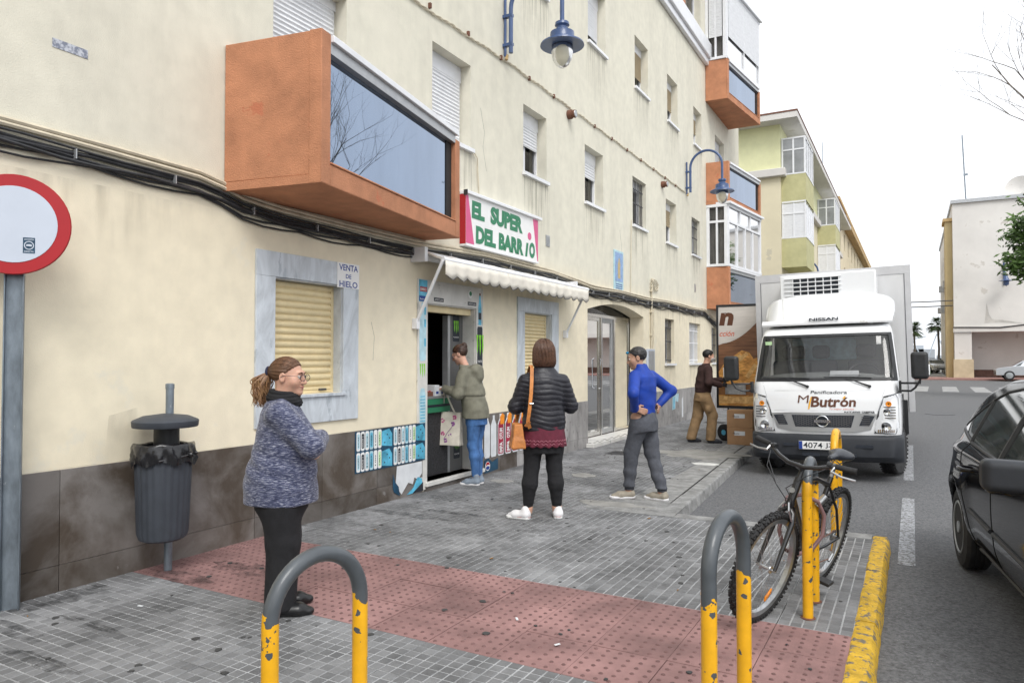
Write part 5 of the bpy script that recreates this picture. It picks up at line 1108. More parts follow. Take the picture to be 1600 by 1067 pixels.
for c_, sy, uu, nn_ in ((Vector((0,0,WR)), 0, fu_, fn_), ):
    b = MB()
    for s_ in (-1,1): b.tube([cr_+nn_*(s_*.05)+Vector((-.045,0,-.06)), cr_+nn_*(s_*.03)+Vector((-.07,0,.0)), cr_+nn_*(s_*.012)+Vector((-.05,0,.04))], .006, 6)
    b.build('front_brake', M['chromeish'], BK, smooth=True, local=True)
b = MB()
for s_ in (-1,1): b.tube([(.93,s_*.045,.53),(.95,s_*.035,.60),(.93,s_*.0,.63)], .006, 6)
b.build('rear_brake', M['chromeish'], BK, smooth=True, local=True)
b = MB(); b.lathe([(.016,0),(.016,.002)], HT0+Vector((-.02,0,.075)), (-.95,0,.3), 14); b.build('head_badge', M['chromeish'], BK, local=True)
# thick cable lock between the frame and the hoop
t = thing('cable_lock', (-.60, 4.75, .5), 'dull pink plastic covered cable lock looped round frame and hoop', 'bike lock')
lp = [(-.685,4.72,.66),(-.70,4.66,.60),(-.72,4.62,.48),(-.70,4.64,.36),(-.64,4.72,.31),(-.56,4.82,.33),(-.50,4.86,.42),(-.49,4.86,.54),(-.52,4.82,.63),(-.60,4.76,.68)]
MB().tube(lp, .013, 10, closed=True).build('lock_cable', mat('lock_plastic', (.22,.13,.13), .35, .2, 8), t, smooth=True)
MB().tube([(-.53,4.84,.60),(-.48,4.87,.66)], .022, 12).build('lock_barrel', M['chromeish'], t, smooth=True)
# ================================================================ DELIVERY TRUCK
TR = thing('delivery_truck', (-1.04, 10.42, -.12), 'white refrigerated bakery delivery truck parked at the kerb facing us', 'truck', rot=(0, R(-1.3), 0))
#   z, yfront, halfwidth, corner radius
ST_ = [(.60,.02,.925,.20),(.66,.0,.93,.20),(.80,.0,.935,.20),(.95,.01,.935,.19),(1.10,.03,.935,.18),(1.22,.06,.93,.17),(1.30,.095,.925,.17),(1.34,.12,.92,.17),
       (1.50,.20,.905,.16),(1.70,.31,.885,.15),(1.90,.42,.865,.15),(1.98,.475,.855,.15),(2.03,.53,.845,.16),(2.08,.62,.83,.17),(2.12,.78,.80,.18)]
def st_at(z):
    zs = [s[0] for s in ST_]; return [np.interp(z, zs, [s[k] for s in ST_]) for k in (1,2,3)]
BOW = .10; CABL = 1.62
def yfront(x, z):
    y, hw, r = st_at(z); xa = abs(x); xi = hw-r; yb = BOW*(min(xa, xi)/hw)**2
    if xa > xi: q = min((xa-xi)/r, 1); yb = BOW*(xi/hw)**2+r*(1-math.sqrt(max(0, 1-q*q)))
    return y+yb
def sect(z, inset=0, N_=28, C_=7, S_=6):
    y, hw, r = st_at(z); hw -= inset; r = max(.02, r-inset*.5); y += inset; xi = hw-r; pts_ = []
    yc0 = y+BOW*(xi/hw)**2
    for k in range(S_): pts_.append((-hw, CABL+(yc0+r-CABL)*k/S_, z))
    for k in range(C_): a = math.pi/2*k/C_; pts_.append((-xi-r*math.cos(a), yc0+r-r*math.sin(a), z))
    for k in range(N_+1): x = -xi+2*xi*k/N_; pts_.append((x, y+BOW*(x/hw)**2, z))
    for k in range(1, C_+1): a = math.pi/2*(1-k/C_); pts_.append((xi+r*math.cos(a), yc0+r-r*math.sin(a), z))
    for k in range(1, S_+1): pts_.append((hw, yc0+r+(CABL-yc0-r)*k/S_, z))
    return pts_
zl = []
for a, c in zip(ST_[:-1], ST_[1:]):
    n = max(1, int((c[0]-a[0])/.05)); zl += [a[0]+(c[0]-a[0])*q/n for q in range(n)]
zl.append(ST_[-1][0])
NP = len(sect(1)); F0, F1 = 6+4, 6+7+28+4    # index range covered by the windscreen
b = MB(); vs = [p for z in zl for p in sect(z)]; fs = []
for i in range(len(zl)-1):
    zm = (zl[i]+zl[i+1])/2
    for j in range(NP-1):
        if F0 <= j < F1 and 1.36 < zm < 1.97: continue
        if (1 <= j < 5 or NP-6 <= j < NP-2) and 1.36 < zm < 1.94: continue
        fs.append((i*NP+j, i*NP+j+1, (i+1)*NP+j+1, (i+1)*NP+j))
t_ = (len(zl)-1)*NP; fs.append(tuple(t_+j for j in range(NP)))
fs = [tuple(f) for f in fs]; b.add(vs, fs)
b.add([(-.80,CABL,.6),(.80,CABL,.6),(.80,CABL,2.1),(-.80,CABL,2.1)], [(0,1,2,3)])
b.build('cab_body', M['truck'], TR, smooth=True, local=True, ang=38)
def skin(name, z0, z1, j0, j1, off, m_, nz=8, par=TR, th=0):
    b = MB(); n = j1-j0; vs = []
    for q in range(nz+1):
        z = z0+(z1-z0)*q/nz; s = sect(z, off); vs += s[j0:j1+1]
    m1 = n+1; b.add(vs, [(q*m1+j, q*m1+j+1, (q+1)*m1+j+1, (q+1)*m1+j) for q in range(nz) for j in range(n)]); return b.build(name, m_, par, smooth='all', local=True)
ws = skin('windscreen', 1.345, 1.975, F0, F1, .006, M['glass_ws'], 10) if 'glass_ws' in M else None
if ws is None:
    M['glass_ws'] = glass('windscreen_glass', (.05,.06,.06), .01, .05, ior=1.62); ws = skin('windscreen', 1.345, 1.975, F0, F1, .006, M['glass_ws'], 10)
for (a_, c_, j0, j1) in ((1.33,1.375,F0-1,F1+1),(1.95,1.985,F0-1,F1+1),(1.375,1.95,F0-1,F0+1),(1.375,1.95,F1-1,F1+1)): skin('black_border', a_, c_, j0, j1, -.003, M['black'], 4, ws)
skin('side_window', 1.36, 1.94, 1, 5, .004, M['glass_dark'], 6); skin('side_window', 1.36, 1.94, NP-6, NP-2, .004, M['glass_dark'], 6)
# interior
b = MB(); b.box(-.84, .84, .38, .62, 1.0, 1.40); b.ball((-.05,.55,1.38), (.75,.18,.07), 16); b.build('dashboard', mat('dash_plastic', (.24,.25,.245), .7, .1, 6), TR, local=True, smooth=True)
for x_, w_ in ((-.48,.30),(-.10,.22),(.50,.24)):
    b = MB(); b.box(x_-w_, x_+w_, 1.02, 1.18, .9, 1.62); b.box(x_-w_*.55, x_+w_*.55, 1.04, 1.14, 1.64, 1.84); o = b.build('seat', M['seat'], TR, local=True, bevel=.05)
MB().box(-.82,.82,1.5,1.55,.9,2.05).build('cab_rear_wall', mat('cab_lining', (.36,.38,.36), .8, .1, 6), TR, local=True); MB().box(-.55,.35,1.48,1.499,1.62,1.95).build('rear_window', M['paleblue'], TR, local=True, bevel=.04)
b = MB(); cs = Vector((.48,.62,1.40)); ax_ = Vector((0,.65,-.5)).normalized(); e1 = Vector((1,0,0)); e2 = ax_.cross(e1)
b.tube([cs+e1*(.2*math.cos(a))+e2*(.2*math.sin(a)) for a in [2*math.pi*k/24 for k in range(24)]], .014, 8, closed=True); b.tube([cs-e1*.19, cs+e1*.19], .016, 6); b.build('steering_wheel', M['black'], TR, smooth=True, local=True)
MB().box(.08,.46,.26,.44,1.412,1.414).build('paper_sheet', M['white'], TR, local=True)
MB().obox((.26,.33,1.43), (1,0,0), Vector((0,.9,.45)).normalized(), Vector((0,-.45,.9)).normalized(), .36, .16, .004).build('paper_sheet', M['paper'], TR, local=True)
def onfront(poly, off, m_, name, par=None, thick=.006, bev=0, sub=6):
    P = []
    for k in range(len(poly)):
        a, c = poly[k], poly[(k+1)%len(poly)]
        for q in range(sub): P.append((a[0]+(c[0]-a[0])*q/sub, a[1]+(c[1]-a[1])*q/sub))
    n = len(P); f_ = [(x, yfront(x, z)-off, z) for x, z in P]; bk_ = [(x, yfront(x, z)-off+thick, z) for x, z in P]
    b = MB(); b.add(f_+bk_, [(q, n+q, n+(q+1)%n, (q+1)%n) for q in range(n)])
    # fan through the middle line keeps the face on the bowed surface
    bm = bmesh.new(); v_ = [bm.verts.new(p) for p in f_]; 
    try:
        fc = bm.faces.new(v_); bmesh.ops.triangulate(bm, faces=[fc], ngon_method='BEAUTY')
    except Exception: pass
    bm.verts.index_update(); b.add([tuple(v.co) for v in bm.verts], [tuple(v.index for v in f.verts) for f in bm.faces]); bm.free()
    o = b.build(name, m_, TR, local=True, bevel=bev); 
    if par is not None: o.parent = par
    return o
M['badge'] = mat('badge_letters', (.03,.035,.04), .3, .1, 5)
def fronttext(s, x, z, h, w_, m_, off=.004, sl=0, bold=0, align='L', nm='lettering', par=None, rise=0):
    o = text_mesh(s, (0,0,0), (1,0,0), (0,0,1), h, w_, bold=bold, align=align, warp=lambda a, b_: Vector((x+a+sl*b_, yfront(x+a+sl*b_, z+b_+rise*a)-off, z+b_+rise*a))).build(nm, m_, TR, local=True)
    if par is not None: o.parent = par
    return o
M['meshgrey'] = mat('grille_grey', (.10,.10,.105), .4, .1, 5)
grl = onfront([(-.66,.90),(-.40,.915),(.40,.915),(.66,.90),(.58,.70),(.40,.66),(-.40,.66),(-.58,.70)], .012, M['silver'], 'grille_surround', bev=.006, thick=.02)
onfront([(-.39,.88),(.39,.88),(.345,.72),(-.345,.72)], .0135, M['ink'], 'grille_backing', par=grl)
onfront([(-.63,.875),(-.50,.885),(-.44,.745),(-.56,.745)], .0135, M['ink'], 'grille_side', par=grl); onfront([(.63,.875),(.50,.885),(.44,.745),(.56,.745)], .0135, M['ink'], 'grille_side', par=grl)
b = MB(); hr = .022
for i in range(-12, 13):
    for j in range(0, 5):
        x = i*.031; z = .742+j*.028+(.014 if i % 2 else 0)
        lim = .345+(z-.72)/.16*.045-.02
        if abs(x) > lim or z > .868 or math.hypot(x*.9, z-.80) < .085: continue
        c0_ = [(x+.0195*math.cos(math.pi/3*k), z+.0165*math.sin(math.pi/3*k)) for k in range(6)]; c1_ = [(x+.0145*math.cos(math.pi/3*k), z+.0115*math.sin(math.pi/3*k)) for k in range(6)]
        y_ = yfront(x, z)-.022; b.add([(p[0], y_, p[1]) for p in c0_]+[(p[0], y_, p[1]) for p in c1_], [(k, (k+1)%6, 6+(k+1)%6, 6+k) for k in range(6)])
for sg_2 in (-1,1):
    for j in range(5): b.box(sg_2*.47, sg_2*.57, yfront(.55,.8)-.022, yfront(.55,.8)-.015, .757+j*.025, .765+j*.025)
o = b.build('grille_mesh', M['meshgrey'], TR, local=True); o['kind'] = 'stuff'; o.parent = grl
yl = yfront(0,.8)
b = MB(); c0_ = Vector((0,yl-.03,.80)); b.tube([c0_+Vector((.073*math.cos(a),0,.07*math.sin(a))) for a in [2*math.pi*k/28 for k in range(28)]], .009, 8, closed=True); b.box(-.10,.10,yl-.042,yl-.03,.783,.817); o = b.build('badge', M['chrome'], TR, smooth=True, local=True); o.parent = grl
o = text_mesh('NISSAN', (0,yl-.0425,.789), (1,0,0), (0,0,1), .021, .16, bold=.02, align='C').build('lettering', M['ink'], TR, local=True); o.parent = grl
# bonnet seam lines and lettering
for z_ in (1.205, .935): onfront([(-.62,z_),(.62,z_),(.62,z_+.004),(-.62,z_+.004)], .0015, M['alu_side'], 'panel_seam', thick=.001, sub=10)
for s_ in (-1,1): onfront([(s_*.78,1.32),(s_*.785,1.32),(s_*.665,.93),(s_*.66,.93)], .0015, M['alu_side'], 'panel_seam', thick=.001, sub=4)
fronttext('Panificadora', -.145, 1.163, .042, .45, M['badge'], sl=.2, bold=.012)
fronttext('M', -.31, 1.04, .105, .135, M['brownink'], sl=.12)
fronttext('Butr', -.145, .985, .145, .36, M['brownink'], sl=.12, bold=.03)
fronttext('ón', .215, .992, .125, .19, M['brownink'], sl=.12, bold=.03)
onfront([(-.178,.955),(-.160,.96),(-.128,1.12),(-.136,1.13),(-.165,1.05)], .006, M['yellowink'], 'wheat_mark', thick=.001, sub=2)
onfront([(.25,1.10),(.275,1.10),(.29,1.14),(.27,1.13)], .0065, M['yellowink'], 'wheat_mark', thick=.001, sub=2)
fronttext('Tu mejor elección', .08, .945, .03, .30, M['redink'], sl=.35)
fronttext('NT400', .27, .908, .026, .19, M['badge'], bold=.03); fronttext('CABSTAR', .475, .908, .026, .155, M['bumper'], bold=.05)
# headlights
def hl(s_):
    pl = [(s_*.905,1.175),(s_*.735,1.13),(s_*.655,.90),(s_*.615,.65),(s_*.86,.635),(s_*.905,.72)]
    if s_ > 0: pl = pl[::-1]
    o = onfront(pl, .004, M['reflector'], 'headlight', thick=.004)
    pl2 = [(x*.995+s_*.002, z) for x, z in pl]
    onfront(pl, .012, M['lens'], 'lens_cover', par=o, thick=.003)
    for (x, z, r0, mm) in ((.79,1.03,.036,0),(.77,.93,.045,1),(.755,.74,.062,1)):
        b = MB(); y_ = yfront(x, z); b.m = mm; b.lathe([(r0,0),(r0*.9,.006),(r0*.5,.002),(.01,.0)], (s_*x, y_-.004, z), (0,-1,0), 18)
        q = b.build('reflector_bowl', [M['amber'], M['chrome']], TR, smooth=True, local=True); q.parent = o
    b = MB()
    for k in range(5): b.m = 0; zz = .84+.035*k; y_ = yfront(.8, zz); b.box(s_*.70+.02*s_*k*.1, s_*.87, y_-.009, y_-.004, zz, zz+.016)
    for k in range(9): b.box(s_*.66+s_*.022*k, s_*.66+s_*(.022*k+.012), yfront(.66+.022*k,.72)-.0095, yfront(.66+.022*k,.72)-.006, .66, .70)
    q = b.build('reflector_facets', M['chrome'], TR, local=True); q.parent = o
M['reflector'] = mat('lamp_reflector', (.14,.145,.155), .22, .5, 30, m=.9)
hl(-1); hl(1)
# bumper
b = MB(); zsB = [(.26,.06,-.02),(.30,.0,0),(.34,-.03,0),(.56,-.045,0),(.60,-.03,0),(.625,.02,0)]; vs = []
def bsect(z, off):
    y, hw, r = 0, .955, .22; xi = hw-r; pts_ = []; y = off; yc0 = y+.11*(xi/hw)**2
    for k in range(3): pts_.append((-hw, .62+(yc0+r-.62)*k/3, z))
    for k in range(8): a = math.pi/2*k/8; pts_.append((-xi-r*math.cos(a), yc0+r-r*math.sin(a), z))
    for k in range(21): x = -xi+2*xi*k/20; pts_.append((x, y+.11*(x/hw)**2, z))
    for k in range(1, 9): a = math.pi/2*(1-k/8); pts_.append((xi+r*math.cos(a), yc0+r-r*math.sin(a), z))
    for k in range(1, 4): pts_.append((hw, yc0+r+(.62-yc0-r)*k/3, z))
    return pts_
for z, o_, _ in zsB: vs += bsect(z, o_)
nb_ = len(bsect(.3, 0)); b.add(vs, [(i*nb_+j, i*nb_+j+1, (i+1)*nb_+j+1, (i+1)*nb_+j) for i in range(5) for j in range(nb_-1)]+[tuple(5*nb_+j for j in range(nb_))]); bp_ = b.build('bumper', M['bumper'], TR, smooth=True, local=True, ang=30)
def by(x): return -.045+.11*(x/.955)**2
for x0, x1, za, zb in ((-.50,-.26,.46,.50),(.36,.60,.46,.50),(-.26,-.05,.335,.375),(.12,.40,.335,.375)):
    o = MB().box(x0, x1, by((x0+x1)/2)-.004, by((x0+x1)/2)+.02, za, zb).build('bumper_slot', M['ink'], TR, local=True); o.parent = bp_
for x_ in (-.70, .72):
    o = MB().lathe([(.05,0),(.05,.008),(.04,.01),(.036,.004)], (x_, by(x_)+.035, .475), (0,-1,0), 20).build('fog_lamp', M['bumper'], TR, smooth=True, local=True); o.parent = bp_
    q = MB().lathe([(.036,.002),(.03,.012),(.01,.014)], (x_, by(x_)+.03, .475), (0,-1,0), 18).build('fog_glass', M['lens'], TR, smooth=True, local=True); q.parent = bp_
o = MB().box(-.30,.22,-.066,-.056,.425,.535).build('number_plate', M['white'], TR, local=True, bevel=.003); o.parent = bp_
o2 = MB().box(-.298,-.255,-.0675,-.0665,.428,.532).build('plate_band', M['navy'], TR, local=True); o2.parent = bp_
M['navy'].node_tree.nodes['Principled BSDF']
for s_, x_, w_ in (('4074', -.245, .24), ('JXS', .03, .17)): o2 = text_mesh(s_, (x_,-.0672,.443), (1,0,0), (0,0,1), .075, w_, bold=.01).build('plate_lettering', M['ink'], TR, local=True); o2.parent = bp_
# wipers, sticker, mirrors
def wsy(x, z): return yfront(x, z)-.012
for x0, x1, z1_, x2 in ((-.18,-.46,1.36,-.78),(.58,.30,1.37,.02)):
    b = MB(); b.tube([(x0,wsy(x0,1.27)-.015,1.265),(x0-.16,wsy(x0-.16,1.32)-.02,1.325),(x1,wsy(x1,z1_)-.02,z1_+.015)], [.013,.009,.007], 8); b.tube([(x2,wsy(x2,1.38)-.005,1.385),((x1+x2)/2,wsy(x1,1.385)-.006,1.385),(x1+.3,wsy(x1+.3,1.37)-.006,1.372)], .007, 6); b.ball((x0,wsy(x0,1.26)-.015,1.262),.02,8); b.build('wiper', M['black'], TR, smooth=True, local=True)
MB().box(-.78,-.69,wsy(-.74,1.87)+.002,wsy(-.74,1.87)+.004,1.85,1.90).build('windscreen_sticker', M['lightgreen'], TR, local=True); MB().box(.66,.72,wsy(.69,1.88)+.0,wsy(.69,1.88)+.002,1.82,1.93).build('windscreen_sticker', M['white'], TR, local=True)
for s_, xm in ((-1,-1.20),(1,1.16)):
    arm = MB(); y_ = .12
    arm.tube([(s_*.92,y_+.06,1.30),(s_*1.02,y_,1.30),(xm,y_-.02,1.30),(xm+s_*.0,y_-.02,1.36)], .014, 8); arm.tube([(s_*.92,y_+.06,1.20),(s_*1.05,y_,1.20),(xm-s_*.06,y_-.02,1.24),(xm,y_-.02,1.34)], .014, 8); arm.box(s_*.915, s_*.945, y_+.0, y_+.1, 1.17, 1.33)
    ao = arm.build('mirror_arm', M['black'], TR, smooth=True, local=True)
    o = MB().box(xm-.10, xm+.10, y_-.08, y_+.06, 1.35, 1.70).build('mirror', M['black'], TR, local=True, bevel=.045)
    o.modifiers['bevel'].segments = 5
    q = MB().box(xm+s_*.07, xm+s_*.11, y_-.05, y_-.0, 1.40, 1.54).build('repeater', M['alu'], TR, local=True, bevel=.01); q.parent = o
# wind deflector
def fair(P):
    x, y, z = P[:, 0], P[:, 1], P[:, 2]; ax_ = np.abs(x)
    top = 2.60-.09*(ax_/.85)**4; yf = .62+.42*((z-2.16)/.42)+.10*(x/.8)**2+.24*np.clip((ax_-.60)/.25, 0, 1)**2
    d = smax(yf-y, z-top, .07); d = smax(d, ax_-(.885-.05*np.clip((2.3-z)/.2, 0, 1)), .09); d = smax(d, 2.13-z, .03); d = smax(d, y-1.55, .02)
    groove = .018*np.exp(-((ax_-.58-.16*(z-2.2))/.022)**2); return (d*.8+groove).astype(np.float32)
surf_obj('wind_deflector', fair, (-1.0,.4,2.08), (1.0,1.65,2.74), .018, M['truck'], TR, newton=2)
b = MB(); N_ = 20; vs = []
for k in range(N_+1):
    x = -.86+1.72*k/N_; y_ = .60+.10*(x/.8)**2; hgt = .085 if abs(x) < .24 else .055
    vs += [(x,y_-.03,2.125),(x,y_-.035,2.15),(x,y_-.0,2.15+hgt),(x,y_+.12,2.15+hgt)]
b.add(vs, [(k*4+q, (k+1)*4+q, (k+1)*4+q+1, k*4+q+1) for k in range(N_) for q in range(3)]); b.build('deflector_lip', M['truck'], TR, smooth=True, local=True)
text_mesh('NISSAN', (0,.552,2.176), (1,0,0), Vector((0,.42,.9)).normalized(), .05, .38, bold=.035, align='C').build('lettering', M['ink'], TR, local=True)
# refrigerated box
BX0, BX1, BY0, BY1, BZ0, BZ1 = -1.14, 1.09, 1.84, 6.6, .82, 3.02
BXb = MB().box(BX0, BX1, BY0, BY1, BZ0, BZ1).build('cargo_box', M['box'], TR, local=True, bevel=.008)
b = MB(); t_ = .075
b.box(BX0-.006, BX1+.006, BY0-.008, BY0+.0, BZ1-.12, BZ1+.006); b.box(BX0-.006, BX0+t_, BY0-.008, BY0, BZ0, BZ1-.121); b.box(BX1-t_, BX1+.006, BY0-.008, BY0, BZ0, BZ1-.121)
b.box(BX1, BX1+.008, BY0+.001, BY0+.09, BZ0, BZ1); b.box(BX1, BX1+.008, BY0+.09, BY1, BZ1-.09, BZ1); b.box(BX1, BX1+.008, BY0+.09, BY1, BZ0, BZ0+.09)
o = b.build('edge_trim', M['silverw'], TR, local=True) if 'silverw' in M else None
if o is None: M['silverw'] = mat('box_trim', (.55,.55,.56), .4, .1, 3, m=.2); o = b.build('edge_trim', M['silverw'], TR, local=True)
o.parent = BXb
for x_ in (BX0+t_+.002, BX1-t_-.004): MB().box(x_, x_+.006, BY0-.0095, BY0-.003, BZ0, BZ1-.12).build('seal_line', M['ink'], TR, local=True).parent = BXb
fu2 = MB().box(-.66, .66, 1.16, BY0-.001, 2.42, 2.92).build('fridge_unit', M['truck'], TR, local=True, bevel=.02)
b = MB(); gx0, gx1, gz0, gz1 = -.47, .17, 2.60, 2.86
for i in range(6):
    for j in range(4):
        w_, h_ = (gx1-gx0)/6, (gz1-gz0)/4; b.box(gx0+w_*i+.008, gx0+w_*(i+1)-.008, 1.156, 1.162, gz0+h_*j+.010, gz0+h_*(j+1)-.010)
o = b.build('vent_holes', M['ink'], TR, local=True); o.parent = fu2
for j in range(5):
    o = MB().box(gx0-.12, gx1+.03, 1.128, 1.158, gz0+(gz1-gz0)/4*j-.007, gz0+(gz1-gz0)/4*j+.007).build('vent_bar', M['truck'], TR, local=True, bevel=.003); o.parent = fu2
for i in range(7):
    o = MB().box(gx0+(gx1-gx0)/6*i-.006, gx0+(gx1-gx0)/6*i+.006, 1.135, 1.158, gz0, gz1).build('vent_bar', M['truck'], TR, local=True); o.parent = fu2
# chassis and wheels
b = MB(); b.box(-.45,-.35,.5,6.5,.48,.68); b.box(.35,.45,.5,6.5,.48,.68); b.box(-.8,.8,1.0,1.15,.36,.5); b.box(-.75,.75,.3,1.6,.5,.62); b.box(.55,.98,2.1,3.1,.45,.80); b.box(.9,1.0,1.65,1.9,.5,1.0); b.build('chassis', M['black'], TR, local=True)
for s_ in (-1,1): MB().box(s_*.70,s_*.93,.62,1.44,.56,.64).build('wheel_arch', M['black'], TR, local=True); MB().box(s_*.68,s_*.95,1.45,1.62,.35,1.1).build('mudguard', M['black'], TR, local=True)
def tyre(c, ax_, r0, w_, par, name='wheel', rimm='hub', tread=36, rimr=.58):
    ax_ = Vector(ax_).normalized(); c = Vector(c); b = MB()
    b.lathe([(r0*rimr,-w_/2+.01),(r0*.70,-w_/2),(r0*.93,-w_/2+.012),(r0,-w_*.32),(r0,-w_*.18),(r0-.008,-w_*.17),(r0-.008,-w_*.13),(r0,-w_*.12),(r0,-.008),(r0-.008,-.006),(r0-.008,.006),(r0,.008),(r0,w_*.12),(r0-.008,w_*.13),(r0-.008,w_*.17),(r0,w_*.18),(r0,w_*.32),(r0*.93,w_/2-.012),(r0*.70,w_/2),(r0*rimr,w_/2-.01)], c, ax_, 56)
    a_ = ax_.orthogonal().normalized(); e_ = ax_.cross(a_)
    for k in range(tread):
        t2 = 2*math.pi*k/tread; rad = a_*math.cos(t2)+e_*math.sin(t2); tan = ax_.cross(rad)
        for s_ in (-1, 1): b.obox(c+rad*(r0-.004)+ax_*(s_*w_*.40), tan, ax_, rad, .026, w_*.16, .008)
    o = b.build(name, M['rubber'], par, smooth=True, local=True, ang=30)
    q = MB().lathe([(r0*rimr,-w_/2+.02),(r0*rimr*.95,-w_*.2),(r0*.2,-w_*.28),(.001,-w_*.28)], c, ax_, 32).lathe([(r0*rimr,w_/2-.02),(r0*rimr*.95,w_*.2),(r0*.2,w_*.28),(.001,w_*.28)], c, ax_, 32).build('rim', M[rimm], par, smooth=True, local=True); q.parent = o
    return o
for s_ in (-1,1): tyre((s_*.80+.0,1.03,.365), (math.cos(R(14)), -math.sin(R(14)), 0), .365, .215, TR, tread=40)
for s_ in (-1,1): tyre((s_*.80,4.7,.365), (1,0,0), .365, .22, TR)
# open side door of the box, standing square to the box, printed on the outside
dr = thing('open_box_door', (-2.3, 13.4, .5), 'open cargo side door printed with bread loaves, brown lettering and wooden boards', 'truck door')
DX0, DX1, DY, DZ0, DZ1 = -3.19, -2.28, 13.5, .60, 2.52
for nm, x0, x1, za, zb in (('door_frame',DX0,DX0+.04,DZ0,DZ1),('door_frame',DX0+.04,DX1,DZ1-.04,DZ1),('door_frame',DX0+.04,DX1,DZ0,DZ0+.05)): MB().box(x0,x1,DY,DY+.07,za,zb).build(nm, M['black'], dr, bevel=.004)
MB().box(DX0+.04, DX1, DY+.015, DY+.06, DZ0+.05, DZ1-.04).build('door_panel', M['box'], dr)
UX, UZ, UN = (1,0,0), (0,0,1), (0,-1,0); o_ = (DX0+.04, DY+.015, DZ0+.05)
MB().prism([(0,.38),(.87,.38),(.87,1.83),(0,1.2)], o_, UX, UZ, UN, .001).build('printed_boards', M['wood'], dr)
MB().prism([(0,.0),(.87,.0),(.87,.39),(0,.39)], o_, UX, UZ, UN, .0012).build('printed_crust', M['bread'], dr)
MB().prism([(0,.03),(.3,.05),(.87,.03),(.87,.15),(.6,.18),(.3,.16),(0,.18)], o_, UX, UZ, UN, .0025).build('printed_loaf', M['bread2'], dr)
MB().prism([(0,.2),(.87,.2),(.87,.385),(0,.385)], o_, UX, UZ, UN, .0022).build('printed_tray', mat('print_tan', (.28,.13,.05), .4, .3, 5, local=False), dr)
arc_ = [(.87, 1.83)]+[(0,1.83)]+[(0,1.12)]+[(.87*q/12, 1.12+.02+.62*(q/12)**2.0) for q in range(1,13)]
MB().prism(arc_, o_, UX, UZ, UN, .0032).build('printed_pale_field', M['wood_w'], dr)
def blob(pts_, m_, nm, th, n=5):
    return MB().prism(pts_, o_, UX, UZ, UN, th).build(nm, m_, dr)
blob([(.03,.4),(.0,.62),(.1,.78),(.25,.9),(.42,1.02),(.55,.98),(.62,.88),(.55,.75),(.45,.62),(.5,.4)], M['bread'], 'printed_loaf', .0035)
blob([(.3,.4),(.32,.62),(.45,.78),(.62,.86),(.80,.92),(.87,.86),(.87,.45),(.8,.4)], M['bread3'] if 'bread3' in M else M['bread'], 'printed_loaf', .0048)
for pts_ in ([(.14,.72),(.2,.68),(.42,.92),(.38,.96)], [(.34,.86),(.4,.82),(.54,.94),(.5,.99)], [(.05,.5),(.1,.46),(.25,.62),(.2,.68)], [(.48,.55),(.54,.5),(.7,.74),(.64,.78)], [(.62,.5),(.68,.46),(.84,.72),(.8,.78)]): blob(pts_, M['bread2'], 'printed_score', .006)
text_mesh('n', (DX0+.05, DY+.0105, 2.13), UX, UZ, .24, .27, bold=.05, shear=.15).build('lettering', M['brownink'], dr)
text_mesh('cción', (DX0+.06, DY+.0105, 1.93), UX, UZ, .10, .27, bold=.01, shear=.3).build('lettering', M['redink'], dr)
b = MB(); b.box(-3.03,-2.66,DY-.012,DY+.01,.86,1.04); o = b.build('door_lock_plate', M['chromeish'], dr, bevel=.004)
MB().box(-3.0,-2.7,DY-.02,DY-.0125,.93,.97).build('lock_bar', M['steel'], dr, bevel=.003).parent = dr
for z_ in (.8, 1.55, 2.3): MB().tube([(-2.27,DY+.035,z_),(-2.27,DY+.035,z_+.12)], .022, 8).build('hinge', M['steel'], dr)
# cartons on the pavement
def carton(x, y, z, w_, d_, h_, lab, rz=0):
    t = thing('carton', (x, y, z), lab, 'box', 'bakery cartons stacked on the pavement', rot=(0,0,rz))
    MB().box(-w_/2,w_/2,-d_/2,d_/2,0,h_).build('carton_body', M['card'], t, local=True, bevel=.006)
    MB().box(-w_*.28+.03,w_*.2,-d_/2-.002,-d_/2-.0005,h_*.55,h_*.8).build('paper_label', M['paper'], t, local=True); MB().box(-w_/2+.001,w_/2-.001,-.025,.025,h_+.0003,h_+.0015).build('tape', M['tan'], t, local=True)
    text_mesh('MButrón', (-w_*.27,-d_/2-.003,h_*.6), (1,0,0), (0,0,1), h_*.12, w_*.25).build('lettering', M['ink'], t, local=True)
    text_mesh('Butrón', (w_/2+.002,-d_*.3,h_*.38), (0,1,0), (0,0,1), h_*.38, d_*.8, bold=.03).build('lettering', M['ink'], t, local=True)
    return t
carton(-2.66,13.15,.0,.44,.40,.30,'lower bakery carton on the pavement beside the truck'); carton(-2.67,13.16,.302,.44,.40,.30,'upper bakery carton stacked on another beside the truck', R(2)); 
carton(-2.42,13.72,.0,.44,.4,.3,'bakery carton behind the stack, mostly hidden', R(-4)); carton(-2.42,13.72,.302,.44,.4,.36,'carton half visible behind the top of the bakery stack', R(3))
t = thing('hand_truck', (-3.02, 13.5, 0), 'small trolley wheel in black rubber beside the bakery cartons', 'trolley')
q = MB().lathe([(.06,-.03),(.13,-.035),(.155,-.02),(.155,.02),(.13,.035),(.06,.03)], (-3.04,13.48,.155), (.5,1,0), 24).build('wheel', M['rubber'], t, smooth=True); MB().lathe([(.05,-.036),(.05,.036)], (-3.04,13.48,.155), (.5,1,0), 14).build('hub', M['cyan'], t, smooth=True).parent
